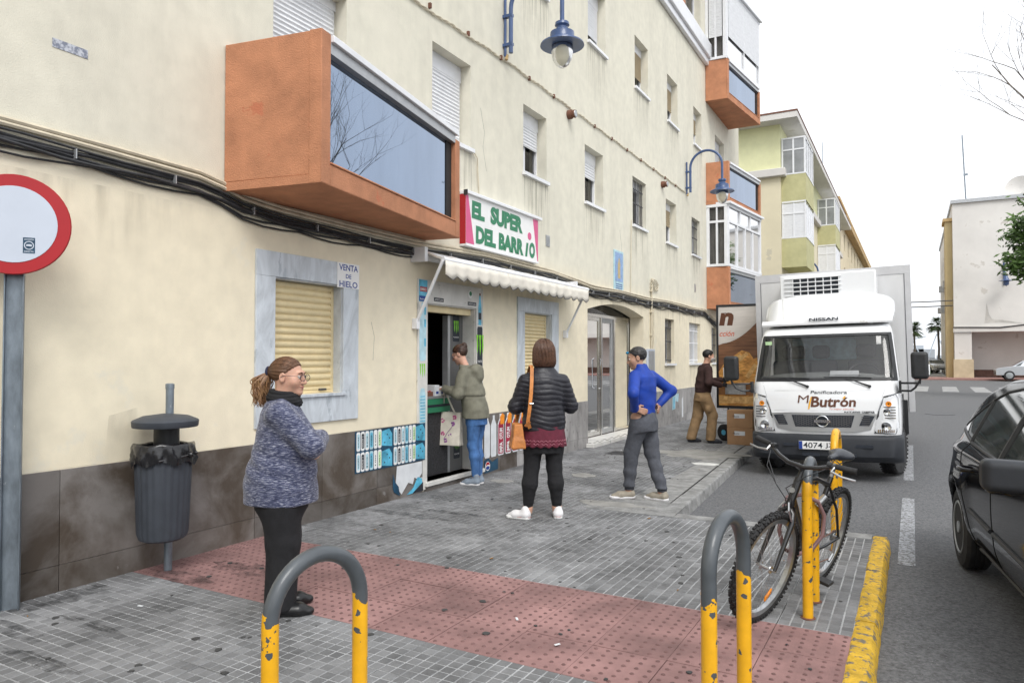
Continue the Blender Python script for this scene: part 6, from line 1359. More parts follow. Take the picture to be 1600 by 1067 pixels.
b = MB(); b.tube([(-3.04,13.55,.155),(-2.65,13.75,.155)], .012, 6); b.tube([(-3.0,13.6,.03),(-3.0,13.6,1.1)], .014, 8); b.tube([(-2.7,13.75,.03),(-2.7,13.75,1.1)], .014, 8); b.tube([(-3.0,13.6,1.1),(-2.85,13.68,1.16),(-2.7,13.75,1.1)], .014, 8); b.build('trolley_frame', M['iron'], t, smooth=True)
# ================================================================ BLACK CAR
CR = thing('parked_car', (1.31, 5.475, -.12), 'glossy black five door hatchback at the right edge with grey door mirror', 'car', rot=(0,0,R(7)))
# local: x across (camera side is -x), y: +y = rear, z up; wheelbase from -1.31 to 1.31
prof_c = [(-2.02,.30),(-2.06,.50),(-2.0,.68),(-1.75,.80),(-1.3,.93),(-1.02,.98),(-.75,1.15),(-.35,1.38),(.05,1.475),(.5,1.515),(.95,1.485),(1.35,1.39),(1.65,1.22),(1.84,1.02),(1.93,.90),(1.97,.62),(1.95,.36),(1.80,.24),(-1.9,.22)]
PCx = np.array([p[0] for p in prof_c], np.float32); PCz = np.array([p[1] for p in prof_c], np.float32)
def sdpoly(y, z, px, pz):
    d = np.full(len(y), 1e9, np.float32); s = np.ones(len(y), np.float32); n = len(px)
    for i in range(n):
        j = (i-1) % n; ex, ez = px[j]-px[i], pz[j]-pz[i]; wx, wz = y-px[i], z-pz[i]
        t = np.clip((wx*ex+wz*ez)/(ex*ex+ez*ez), 0, 1); bx, bz = wx-ex*t, wz-ez*t; d = np.minimum(d, bx*bx+bz*bz)
        c1 = z >= pz[i]; c2 = z < pz[j]; c3 = ex*wz > ez*wx
        fl = (c1 & c2 & c3) | (~c1 & ~c2 & ~c3); s = np.where(fl, -s, s)
    return s*np.sqrt(d)
def halfw(y, z):
    w_ = .855-.10*np.clip((.45-z)/.25, 0, 1)**2+.012*np.cos((z-.72)*6)
    w_ = w_-.27*np.clip((z-.93)/.57, 0, 1)**1.2
    w_ = w_-.16*np.clip((np.abs(y)-1.25)/.8, 0, 1)**2.2-.03*np.clip((z-.93)/.05, 0, 1)
    fl = .035*np.exp(-((np.abs(y)-1.31)/.42)**4)*np.clip((.85-z)/.2, 0, 1); return w_+fl
def carf(P):
    x, y, z = P[:, 0], P[:, 1], P[:, 2]; d = sdpoly(y, z, PCx, PCz); d = smax(d, (np.abs(x)-halfw(y, z))*.93, .055)
    for yy_ in (-1.31, 1.31):
        rr = np.sqrt((y-yy_)**2+(z-.33)**2)-.365; d = smax(d, -np.maximum(rr, .62-np.abs(x)), .015)
    return d.astype(np.float32)
surf_obj('body', carf, (-1.0,-2.2,.1), (1.0,2.2,1.6), .022, M['paintblack'], CR, newton=3)
MB().box(-.62,.62,-1.8,1.8,.2,.7).build('underbody', M['black'], CR, local=True)
for s_ in (-1,1):
    for yy_ in (-1.31, 1.31):
        o = tyre((s_*.76, yy_, .315), (1,0,0), .315, .195, CR, rimr=.66, rimm='black', tread=0)
        b = MB(); c = Vector((s_*.845, yy_, .315))
        for k in range(8):
            a = math.pi/4*k+.2; rad = Vector((0,math.cos(a),math.sin(a))); b.obox(c+rad*.115-Vector((s_*.008,0,0)), rad, rad.cross((1,0,0)), (1,0,0), .17, .05, .012)
        b.lathe([(.045,-.012),(.045,.012)], c, (1,0,0), 16); b.tube([c+Vector((0,.195*math.cos(a),.195*math.sin(a))) for a in [2*math.pi*q/36 for q in range(36)]], .011, 6, closed=True)
        q = b.build('hubcap', M['hub'], CR, smooth=True, local=True); q.parent = o
def cside(y, z, off=.004, s_=-1):
    """point on the side of the body at (y,z) by sphere tracing inward"""
    x = 1.1
    for _ in range(40):
        d = float(carf(np.array([[x*s_, y, z]], np.float32))[0]); x -= max(d, 0)*.95
        if d < .0006: break
    return (s_*(x+off), y, z)
def sidepanel(name, poly, m_, off=.004, ny=18, nz=8, par=CR, s_=-1):
    """poly: list of (y, zlow, zhigh) stations"""
    ys = np.linspace(poly[0][0], poly[-1][0], ny+1); b = MB(); vs = []
    for y in ys:
        lo = np.interp(y, [p[0] for p in poly], [p[1] for p in poly]); hi = np.interp(y, [p[0] for p in poly], [p[2] for p in poly])
        for q in range(nz+1): vs.append(cside(y, lo+(hi-lo)*q/nz, off, s_))
    m1 = nz+1; b.add(vs, [(i*m1+q, i*m1+q+1, (i+1)*m1+q+1, (i+1)*m1+q) for i in range(ny) for q in range(nz)])
    o = b.build(name, m_, CR, smooth='all', local=True); 
    if par is not CR: o.parent = par
    return o
def sideline(name, pts_, r0, m_, off=.002, sub=14, s_=-1, n=6, flat=None):
    P = []
    for a, c in zip(pts_[:-1], pts_[1:]):
        for q in range(sub): P.append(cside(a[0]+(c[0]-a[0])*q/sub, a[1]+(c[1]-a[1])*q/sub, off, s_))
    P.append(cside(*pts_[-1], off, s_)); return MB().tube(P, r0, n).build(name, m_, CR, smooth=True, local=True)
M['seam'] = mat('seam_black', (.004,.004,.004), .8, .1, 5)
for s_ in (-1,):
    sidepanel('front_window', [(-.92,.965,.99),(-.62,.97,1.17),(-.25,.975,1.335),(.10,.985,1.395)], M['carwin'], s_=s_)
    sidepanel('rear_window', [(.20,.985,1.405),(.5,.995,1.415),(.80,1.01,1.385),(1.02,1.02,1.325)], M['carwin'], s_=s_)
    sidepanel('quarter_window', [(1.10,1.035,1.30),(1.30,1.06,1.235),(1.48,1.08,1.12)], M['carwin'], ny=8, nz=5, s_=s_)
    for pts_, r0 in (((( -1.0,.955),(-.6,.958),(0,.968),(.6,.985),(1.05,1.005),(1.5,1.07)), .013), (((-.95,.985),(-.6,1.19),(-.25,1.35),(.1,1.415),(.5,1.435),(.85,1.395),(1.1,1.32),(1.52,1.10)), .011), (((.15,.98),(.15,1.41)), .022), (((1.06,1.01),(1.06,1.32)), .016)):
        sideline('window_trim', pts_, r0, M['black'], off=0, s_=s_)
    for pts_ in (((-.95,.95),(-.98,.6),(-.93,.32)), ((.16,.96),(.17,.6),(.16,.30)), ((1.1,1.0),(1.12,.85),(.98,.66),(.88,.45),(.84,.30)), ((-.93,.30),(.16,.28),(.84,.30))): sideline('door_seam', pts_, .0045, M['seam'], off=-.001, s_=s_)
    sideline('body_moulding', ((-.9,.50),(.12,.52)), .016, M['bumper'], off=.003, s_=s_); sideline('body_moulding', ((.2,.52),(.82,.54)), .016, M['bumper'], off=.003, s_=s_)
    sideline('sill_strip', ((-.9,.245),(.85,.255)), .02, M['black'], off=.0, s_=s_)
    sideline('chrome_strip', ((-.98,.935),(-.6,.938),(0,.948),(.6,.965),(1.0,.983)), .004, M['black'], off=.004, s_=s_)
for yy_ in (-.02, .88):
    p = Vector(cside(yy_, .83)); b = MB(); b.tube([p+Vector((.01,.07,0)), p+Vector((-.04,.055,0)), p+Vector((-.048,0,0)), p+Vector((-.04,-.09,0)), p+Vector((.01,-.11,0))], [.016,.019,.019,.018,.015], 10); b.build('door_handle', M['paintblack'], CR, smooth=True, local=True)
pm = Vector(cside(-.70, .96))
def mirf(P):
    c = pm+Vector((-.13,-.02,.05)); q = P-np.array(c, np.float32); q = q*np.array((1,1,1), np.float32); a = np.abs(q+np.stack([q[:,2]*0, q[:,0]*.25, q[:,2]*0],1))-np.array((.078,.025,.045), np.float32); d = np.linalg.norm(np.maximum(a, 0), axis=1)+np.minimum(a.max(1), 0)-.042; d = smin(d, cap(P, pm+Vector((.02,0,-.01)), c+Vector((.03,0,-.06)), .035, .03), .04); return d.astype(np.float32)
surf_obj('door_mirror', mirf, pm+Vector((-.36,-.16,-.1)), pm+Vector((.06,.12,.2)), .009, M['bumper'], CR, newton=2)
p = Vector(cside(-1.05, .68)); MB().lathe([(.03,0),(.03,.008),(.02,.014)], p-Vector((-.002,0,0)), (-1,0,0), 16, xs=1, ys=1).build('side_repeater', M['alu'], CR, smooth=True, local=True)
sideline('head_lamp', ((-1.72,.68),(-1.55,.72)), .05, M['lens'], off=-.03)
# ================================================================ PEOPLE
def stack(P, st, scale_z=.02):
    st = sorted(st); zs = [s[0] for s in st]; z = P[:, 2]
    cx, cy, rx, ry = (np.interp(z, zs, [s[k] for s in st]).astype(np.float32) for k in (1,2,3,4))
    q = np.sqrt(((P[:, 0]-cx)/rx)**2+((P[:, 1]-cy)/ry)**2+1e-9); d = (q-1)*np.minimum(rx, ry)
    d = smax(d, z-zs[-1], scale_z); return smax(d, zs[0]-z, .012)
def rotm(yaw=0, pitch=0, roll=0):
    return np.array((Matrix.Rotation(yaw, 3, 'Z') @ Matrix.Rotation(pitch, 3, 'X') @ Matrix.Rotation(roll, 3, 'Y')), np.float32)
def head_f(P, c, Rm, s, fem=True, wide=1):
    q = ((P-np.array(c, np.float32))@Rm)/s; q = q*np.array((1/wide,1,1), np.float32)
    d = ell(q, (0,-.018,.032), (.074,.094,.084)); d = smin(d, ell(q, (0,.028,-.04), (.054,.060,.070)), .04)
    for k in (-1, 1):
        d = smin(d, ell(q, (k*.036,.052,-.022), (.028,.028,.028)), .03); 
    d = smin(d, cap(q, (-.028,.078,.032), (.028,.078,.032), .011, .011), .02)
    for k in (-1, 1):
        d = smax(d, -ell(q, (k*.031,.098,.008), (.017,.016,.012)), .012)
    d = smin(d, cap(q, (0,.086,.014), (0,.107,-.024), .006, .011), .014); d = smin(d, ell(q, (0,.097,-.030), (.017,.012,.009)), .008)
    d = smin(d, ell(q, (0,.086,-.051), (.024,.009,.006)), .006); d = smin(d, ell(q, (0,.084,-.063), (.021,.010,.007)), .006)
    d = smax(d, -ell(q, (0,.096,-.0565), (.026,.012,.0016)), .004)
    d = smin(d, ell(q, (0,.070,-.09), (.024,.022,.018)), .022)
    for k in (-1, 1):
        e = ell(q, (k*.077,-.008,.0), (.009,.020,.031)); e = smax(e, -ell(q, (k*.086,-.004,.003), (.006,.011,.018)), .006); d = smin(d, e, .008)
    return (d*s).astype(np.float32)
def hand_pr(w_, d, n, side=1, curl=.35, s=1.0):
    w_, d, n = Vector(w_), Vector(d).normalized(), Vector(n).normalized(); n = (n-d*n.dot(d)).normalized(); l = d.cross(n)*side; pr = []
    for o in (.022,.007,-.008,-.022): pr.append((w_+l*o*.7*s, w_+d*.078*s+l*o*s, .015*s, .0125*s))
    for o, L_, cc in ((.030,.068,1),(.010,.077,1.05),(-.010,.072,1.1),(-.029,.055,1.2)):
        p = w_+d*.08*s+l*o*.92*s; dd = d.copy(); r0 = .0092*s
        for k, f in enumerate((.45,.32,.23)):
            a = curl*cc*(1+.25*k); dd = (dd*math.cos(a)+n*math.sin(a)).normalized(); nn_ = (n*math.cos(a)-d*math.sin(a)); q = p+dd*L_*f*s
            pr.append((p, q, r0, r0*.9)); p = q; r0 *= .9; n2 = n
    p = w_+d*.022*s+l*.024*s; q = p+(d*.65+l*.65+n*.25).normalized()*.038*s; pr.append((p, q, .0135*s, .0115*s)); pr.append((q, q+(d*.9+l*.2+n*.25).normalized()*.032*s, .011*s, .009*s))
    return pr
def prims_f(P, prs, k=.006):
    d = None
    for a, b_, ra, rb in prs:
        e = cap(P, tuple(a), tuple(b_), ra, rb); d = e if d is None else smin(d, e, k)
    return d
def bodyhand(P, prs):
    return prims_f(P, prs, .007)
def limb(P, pts_, rs, k=.03):
    d = None
    for i in range(len(pts_)-1):
        e = cap(P, pts_[i], pts_[i+1], rs[i], rs[i+1]); d = e if d is None else smin(d, e, k)
    return d
def shoe_f(P, heel, ang, L_, w_=.045, h=.07, toe_h=.032, ank=.10):
    """heel on the ground, ang = direction of the toe (0 = +y)"""
    dx, dy = -math.sin(ang), math.cos(ang); q = P-np.array(heel, np.float32)
    u = q[:, 0]*dx+q[:, 1]*dy; v = -q[:, 0]*dy+q[:, 1]*dx; Q = np.stack([u, v, q[:, 2]], 1)
    d = cap(Q, (.04,0,.038), (L_*.62,0,.034), .040, .042, (1,40/(w_*1000)*.92,1)); d = smin(d, cap(Q, (L_*.6,0,.030), (L_-.045,0,.022), .042, toe_h*1.05, (1,1.05,1.3)), .03)
    d = smin(d, cap(Q, (.045,0,.05), (.05,0,ank), .037, .036), .03); return smax(d, .002-q[:, 2], .006)
def sole_f(P, heel, ang, L_, w_=.047, t=.022):
    dx, dy = -math.sin(ang), math.cos(ang); q = P-np.array(heel, np.float32); u = q[:, 0]*dx+q[:, 1]*dy; v = -q[:, 0]*dy+q[:, 1]*dx
    Q = np.stack([u, v, q[:, 2]*0], 1); d = cap(Q, (.042,0,0), (L_-.056,0,0), w_*.93, w_*1.06); return smax(smax(d, q[:, 2]-t, .004), -q[:, 2], .003)
def bbox_of(pts_, m_):
    a = np.array([tuple(p) for p in pts_]); return a.min(0)-m_, a.max(0)+m_
def face_parts(T, c, Rm, s, lipcol='lip', brow='hairb', closed=False, wide=1):
    Rm3 = Matrix([tuple(map(float, r)) for r in Rm])
    def W(p): return Vector(c)+Rm3 @ (Vector((p[0]*wide, p[1], p[2]))*s)
    for k in (-1, 1):
        e = MB().ball(W((k*.031,.0775,.009)), .0125*s, 12).build('eye', M['eyewhite'], T, smooth='all', local=True)
        if not closed:
            p = W((k*.031,.0885,.009)); e2 = MB().ball(p, .0052*s, 8).build('iris', M['iris'], T, smooth='all', local=True); e2.parent = e
        b = MB(); b.tube([W((k*.044,.078,.010)), W((k*.031,.0885,.0185)), W((k*.018,.084,.011))], .0028*s, 6); q = b.build('eyelid', M['skin'], T, smooth='all', local=True); q.parent = e
        MB().tube([W((k*.048,.079,.030)), W((k*.033,.0915,.036)), W((k*.014,.0925,.031))], [.002*s,.0036*s,.003*s], 6).build('eyebrow', M[brow], T, smooth='all', local=True)
    b = MB(); b.tube([W((-.022,.088,-.0535)), W((-.009,.0955,-.0512)), W((0,.0955,-.053)), W((.009,.0955,-.0512)), W((.022,.088,-.0535))], [.001*s,.0042*s,.0045*s,.0042*s,.001*s], 6); b.tube([W((-.02,.087,-.0585)), W((0,.094,-.0615)), W((.02,.087,-.0585))], [.001*s,.0055*s,.001*s], 6)
    b.build('lips', M[lipcol], T, smooth='all', local=True); return W
M['lip'] = mat('lip', (.42,.17,.14), .45, .1, 9); M['eyewhite'] = mat('eye_white', (.62,.6,.57), .25, .05, 9); M['iris'] = mat('iris', (.03,.018,.012), .2, .1, 9)
M['hair1'] = mat('hair_brown', (.065,.030,.016), .42, .5, 30, st=(1,1,.3), c2=(.12,.06,.03), blend=.2); M['hair3'] = mat('hair_brown_strand', (.13,.065,.035), .4, .5, 40); M['hair2'] = mat('hair_brown_light', (.14,.07,.035), .45, .5, 30, c2=(.30,.17,.08), blend=.12); M['hairb'] = mat('hair_dark_brown', (.045,.022,.014), .38, .5, 40, st=(1,1,.12)); M['hairk'] = mat('hair_black', (.018,.016,.016), .45, .5, 40, spots=(.16,.16,.16), spotS=55, spotT=.6)
M['hairr2'] = mat('hair_auburn_strand', (.11,.055,.033), .36, .5, 60); M['hairr'] = mat('hair_auburn', (.06,.027,.017), .36, .5, 60, st=(1,1,.06)); M['hairkk'] = mat('hair_jet', (.012,.011,.011), .5, .3, 40)
def skindef(T, f, lo, hi, h, m_='skin'): return surf_obj('body', f, lo, hi, h, M[m_], T, newton=1)
def rzof(dx, dy): return math.atan2(-dx, dy)

def strands(T, hairf, c, Rm, paths, r0, m_, name='hair_strands', lift=.0005, rmax=.2):
    """thin hair strands laid along the hair surface; paths: (n, k, 3) directions from the head centre in head axes"""
    n, k, _ = paths.shape; D = (paths/np.linalg.norm(paths, axis=2, keepdims=True)).reshape(-1, 3)@np.array(Rm, np.float32).T; c = np.array(c, np.float32)
    lo = np.full(len(D), .03); hi = np.full(len(D), rmax)
    for _ in range(13):
        m2 = (lo+hi)/2; ins = hairf((c+D*m2[:, None]).astype(np.float32)) < 0; lo = np.where(ins, m2, lo); hi = np.where(ins, hi, m2)
    Pp = (c+D*(lo+lift)[:, None]).reshape(n, k, 3); rr = lo.reshape(n, k); b = MB()
    for i in range(n):
        if rr[i].min() < .045: continue
        b.tube([tuple(p) for p in Pp[i]], [r0*.5]+[r0]*(k-2)+[r0*.3], 3, caps=False)
    o = b.build(name, m_, T, smooth='all', local=True); o['kind'] = 'stuff'; return o
def back_paths(n, seed, root=(0,-1,.18)):
    rg = np.random.default_rng(seed); out = []
    for _ in range(n):
        a = rg.uniform(-2.0, 2.0); f = np.array((math.sin(a)*.95, .62-.42*abs(a)/2, math.cos(a)*.95+.18)); f /= np.linalg.norm(f); r = np.array(root)+rg.normal(0, .05, 3); r /= np.linalg.norm(r); j = rg.normal(0, .02, 3)
        out.append([f*(1-t)+r*t+np.array((math.sin(a)*.5,0,math.cos(a)*.55))*math.sin(math.pi*t)*.75+j*math.sin(math.pi*t) for t in np.linspace(0, 1, 11)])
    return np.array(out)
def bob_paths(n, seed):
    rg = np.random.default_rng(seed); out = []
    for _ in range(n):
        a = rg.uniform(-2.35, 2.35); s0 = rg.uniform(.0, .5); e = rg.uniform(2.25, 2.62); w_ = rg.normal(0, .05)
        out.append([(math.sin(t)*math.sin(a+w_*math.sin(t*2.3)), -math.sin(t)*math.cos(a+w_*math.sin(t*2.3)), math.cos(t)) for t in np.linspace(s0, e, 12)])
    return np.array(out)
def ridge(P, f, seed, st=(1,1,1)): return 1-np.abs(wav(P, f, seed, st))*2.2
# ---------------------------------------------------------------- 1 waiting woman, arms folded
def woman_waiting():
    T = thing('person', (-3.34, 3.11, 0), 'woman with curly ponytail and glasses in blue heather cardigan, arms folded, near the bin', 'person', rot=(0,0,R(-44)))
    hc = (.0,.035,1.405); hr = rotm(R(-23), R(-4)); hs_ = .985
    LH = hand_pr((.06,.225,.975), (.95,-.15,-.1), (-.1,-.9,.2), 1, .2, .88); RH = hand_pr((-.08,.25,1.035), (-.9,-.3,0), (0,-.6,-.5), -1, .4, .88)
    def body(P):
        d = head_f(P, hc, hr, hs_, wide=1.07); d = smin(d, cap(P, (0,.0,1.20), (0,.015,1.36), .058, .056), .03)
        d = smin(d, ell(P, (0,.062,1.325), (.04,.04,.022)), .03)          # soft under-chin
        d = smin(d, stack(P, [(.70,0,0,.15,.12),(.95,0,.02,.14,.12),(1.2,0,0,.13,.08),(1.26,0,0,.05,.05)]), .03)
        for k in (-1, 1): d = smin(d, limb(P, [(k*.08,0,.75),(k*.075,.02,.43),(k*.08,.0,.09)], [.08,.055,.035]), .03)
        d = smin(d, limb(P, [(.14,0,1.18),(.21,.165,1.01),(-.07,.245,1.035)], [.045,.038,.026]), .02); d = smin(d, limb(P, [(-.14,0,1.18),(-.22,.12,.98),(.05,.225,.985)], [.045,.038,.026]), .02)
        return smin(smin(d, bodyhand(P, LH), .008), bodyhand(P, RH), .008)
    skindef(T, body, (-.35,-.25,.04), (.35,.5,1.56), .0048)
    W = face_parts(T, hc, hr, hs_, wide=1.07, brow='hair1')
    # glasses
    g = MB()
    for k in (-1, 1):
        cc = W((k*.031,.104,.004)); ax_ = Matrix([tuple(map(float, r)) for r in hr]); ux, uz = ax_ @ Vector((1,0,0)), ax_ @ Vector((0,0,1))
        g.tube([cc+ux*(.0245*math.cos(a)*(1+.12*(math.sin(a) > 0)))+uz*(.0205*math.sin(a))+(ax_@Vector((0,-.006*abs(math.cos(a))*k*math.cos(a)*k,0))) for a in [2*math.pi*q/24 for q in range(24)]], .0019, 6, closed=True)
        g.tube([W((k*.057,.098,.013)), W((k*.078,.06,.014)), W((k*.084,.0,.012)), W((k*.082,-.018,-.002))], .0015, 6)
    g.tube([W((-.009,.106,.008)), W((0,.110,.011)), W((.009,.106,.008))], .0018, 6); go = g.build('glasses', M['glassframe'] if 'glassframe' in M else M['iron'], T, smooth=True, local=True)
    for k in (-1, 1):
        cc = W((k*.031,.104,.004)); b = MB(); b.add([cc+ux*(.0235*math.cos(a))+uz*(.0195*math.sin(a)) for a in [2*math.pi*q/20 for q in range(20)]], [tuple(range(20))]); q = b.build('lens', M['specs'], T, local=True); q.parent = go
    # hair pulled back
    def hair(P):
        q = ((P-np.array(hc, np.float32))@hr)/hs_*np.array((1/1.07,1,1), np.float32)
        an_ = np.arctan2(q[:, 2]-.02, q[:, 0]+1e-4); g_ = .0009*np.sin(an_*58+q[:, 1]*14)+.0011*np.sin(an_*23+q[:, 1]*9)
        d = ell(q, (0,-.022,.038), (.083,.101,.088)); front = q[:, 1]-(.030+.55*np.clip(q[:, 2]-.045, -.2, .2)-.0)*1.0
        front = q[:, 1]-np.interp(q[:, 2], [-.1,-.02,.03,.06,.09,.13], [-.055,-.035,.012,.045,.075,.09]); d = smax(d, front, .012); d = smax(d, -.055-q[:, 2], .02)
        d = smax(d, -(ell(q, (.081,-.002,-.002), (.014,.020,.03))), .006); d = smax(d, -(ell(q, (-.081,-.002,-.002), (.014,.020,.03))), .006)
        d = smin(d, ell(q, (0,-.118,.025), (.030,.028,.030)), .02)
        return ((d+g_)*hs_).astype(np.float32)
    surf_obj('hair', hair, (-.14,-.16,1.30), (.14,.16,1.55), .0035, M['hair1'], T)
    strands(T, hair, hc, hr, back_paths(520, 3), .0010, M['hair3'])
    r_ = random.Random(11); b = MB(); root = W((0,-.135,.025))
    Rm3 = Matrix([tuple(map(float, r)) for r in hr]); bk = Rm3 @ Vector((0,-1,0)); sd = Rm3 @ Vector((1,0,0))
    for q in range(380):
        a = r_.uniform(0, 6.28); rr = r_.uniform(.1, 1)**.6*.066; L_ = r_.uniform(.12, .225); out = r_.uniform(.035,.075); ph = r_.uniform(0, 6.28); f = r_.uniform(2.2, 3.8); amp = r_.uniform(.005,.013)
        P_ = []
        for t in range(13):
            tt = t/12; spread = rr*min(1, tt*2.5)*(1-.35*tt*tt)
            p = root+bk*(out*min(1, tt*2.2)-.01)+Vector((0,0,-L_*tt**1.15))+sd*(spread*math.cos(a))+bk*(spread*.8*math.sin(a))
            P_.append(p+sd*(amp*math.sin(f*6.28*tt+ph)*tt)+bk*(amp*math.cos(f*6.28*tt+ph)*tt))
        b.tube(P_, [.003]*9+[.0026,.002,.0014,.0006], 4, caps=False)
    o = b.build('ponytail', M['hair2'], T, smooth=True, local=True)
    MB().tube([root+sd*(.024*math.cos(a))+Vector((0,0,.024*math.sin(a))) for a in [2*math.pi*q/16 for q in range(16)]], .011, 8, closed=True).build('scrunchie', M['navyfab'], T, smooth=True, local=True)
    def scarf(P):
        d = 1e9; rr = np.sqrt(P[:, 0]**2+((P[:, 1]-.01)*.95)**2)
        for z_, r0, th in ((1.270,.082,.020),(1.302,.070,.019)):
            zz = z_-.16*(P[:, 1]-.0); e = np.sqrt((rr-r0)**2+((P[:, 2]-zz)*.8)**2)-th; d = smin(d, e, .01) if not np.isscalar(d) else e
        return (d+.002*np.sin(P[:, 2]*320+P[:, 0]*60)).astype(np.float32)
    surf_obj('scarf', scarf, (-.16,-.16,1.2), (.16,.18,1.38), .005, M['blackfab'], T)
    arm_r = ([(.14,-.015,1.19),(.215,.165,1.01),(.0,.225,1.035)], [.078,.066,.050]); arm_l = ([(-.14,-.015,1.19),(-.225,.12,.98),(-.02,.205,.985)], [.078,.066,.050])
    def card(P):
        d = stack(P, [(.655,.0,-.005,.205,.215),(.75,0,-.01,.208,.215),(.85,0,-.005,.200,.205),(.98,0,.02,.185,.182),(1.10,0,.015,.180,.162),(1.19,0,-.005,.170,.125),(1.25,0,-.01,.125,.09),(1.30,0,-.0,.085,.062)], .03)
        d = smin(d, limb(P, *arm_r), .035); d = smin(d, limb(P, *arm_l), .035)
        w1 = .005*wav(P, 11, 1, (1,1,1.6))-.006*np.clip(ridge(P, 6, 7, (1,1,.8)), 0, 1)+.0045*np.sin((P[:, 2]*1.0+.35*P[:, 1])*60+3*np.sin(P[:, 0]*9))*np.clip((1.12-P[:, 2])*4, 0, 1)*np.clip((P[:, 2]-.7)*5, .1, 1)
        dd = d+w1
        # open front, underside and wrist openings
        dd = smax(dd, -cap(P, (0,.31,.50), (0,.30,1.10), .045, .02), .02)
        inner = stack(P, [(.60,.0,-.005,.185,.195),(.70,0,-.01,.19,.195),(.74,0,-.01,.15,.15)], .01); dd = smax(dd, -inner, .01)
        return dd.astype(np.float32)
    surf_obj('cardigan', card, (-.36,-.27,.62), (.36,.42,1.34), .0062, M['knit'], T)
    def trousers(P):
        d = stack(P, [(.52,0,-.0,.10,.09),(.62,0,-.0,.165,.15),(.75,0,0,.175,.165),(.85,0,0,.165,.155)], .03)
        for k in (-1, 1): d = smin(d, limb(P, [(k*.085,0,.66),(k*.078,.01,.43),(k*.078,-.005,.07)], [.118,.094,.084]), .04)
        return (smax(d+.004*wav(P, 13, 4, (1,1,.45))-.008*np.clip(ridge(P, 7, 4, (1,1,.35)), 0, 1), .035-P[:, 2], .01)).astype(np.float32)
    surf_obj('trousers', trousers, (-.25,-.25,.0), (.25,.25,.9), .008, M['blackfab'], T)
    for k, an in ((-1, .1), (1, -.12)):
        hl_ = (k*.085, -.065, .0); surf_obj('shoe', lambda P: shoe_f(P, hl_, an, .268, .046, ank=.065).astype(np.float32), (k*.085-.1,-.13,-.02), (k*.085+.1,.27,.13), .006, M['shoeblack'], T)
    return T
M['specs'] = glass('spectacle_lens', (.6,.6,.62), .02, .03, ior=1.05); M['navyfab'] = mat('navy_fabric', (.02,.025,.06), .8, .2, 20); M['blackfab'] = mat('black_fabric', (.012,.012,.014), .88, .3, 18, b=.2, bs=200)
M['shoeblack'] = mat('black_leather', (.012,.012,.013), .3, .2, 14); M['glassframe'] = mat('spectacle_frame', (.03,.02,.035), .3, .1, 9)
woman_waiting()

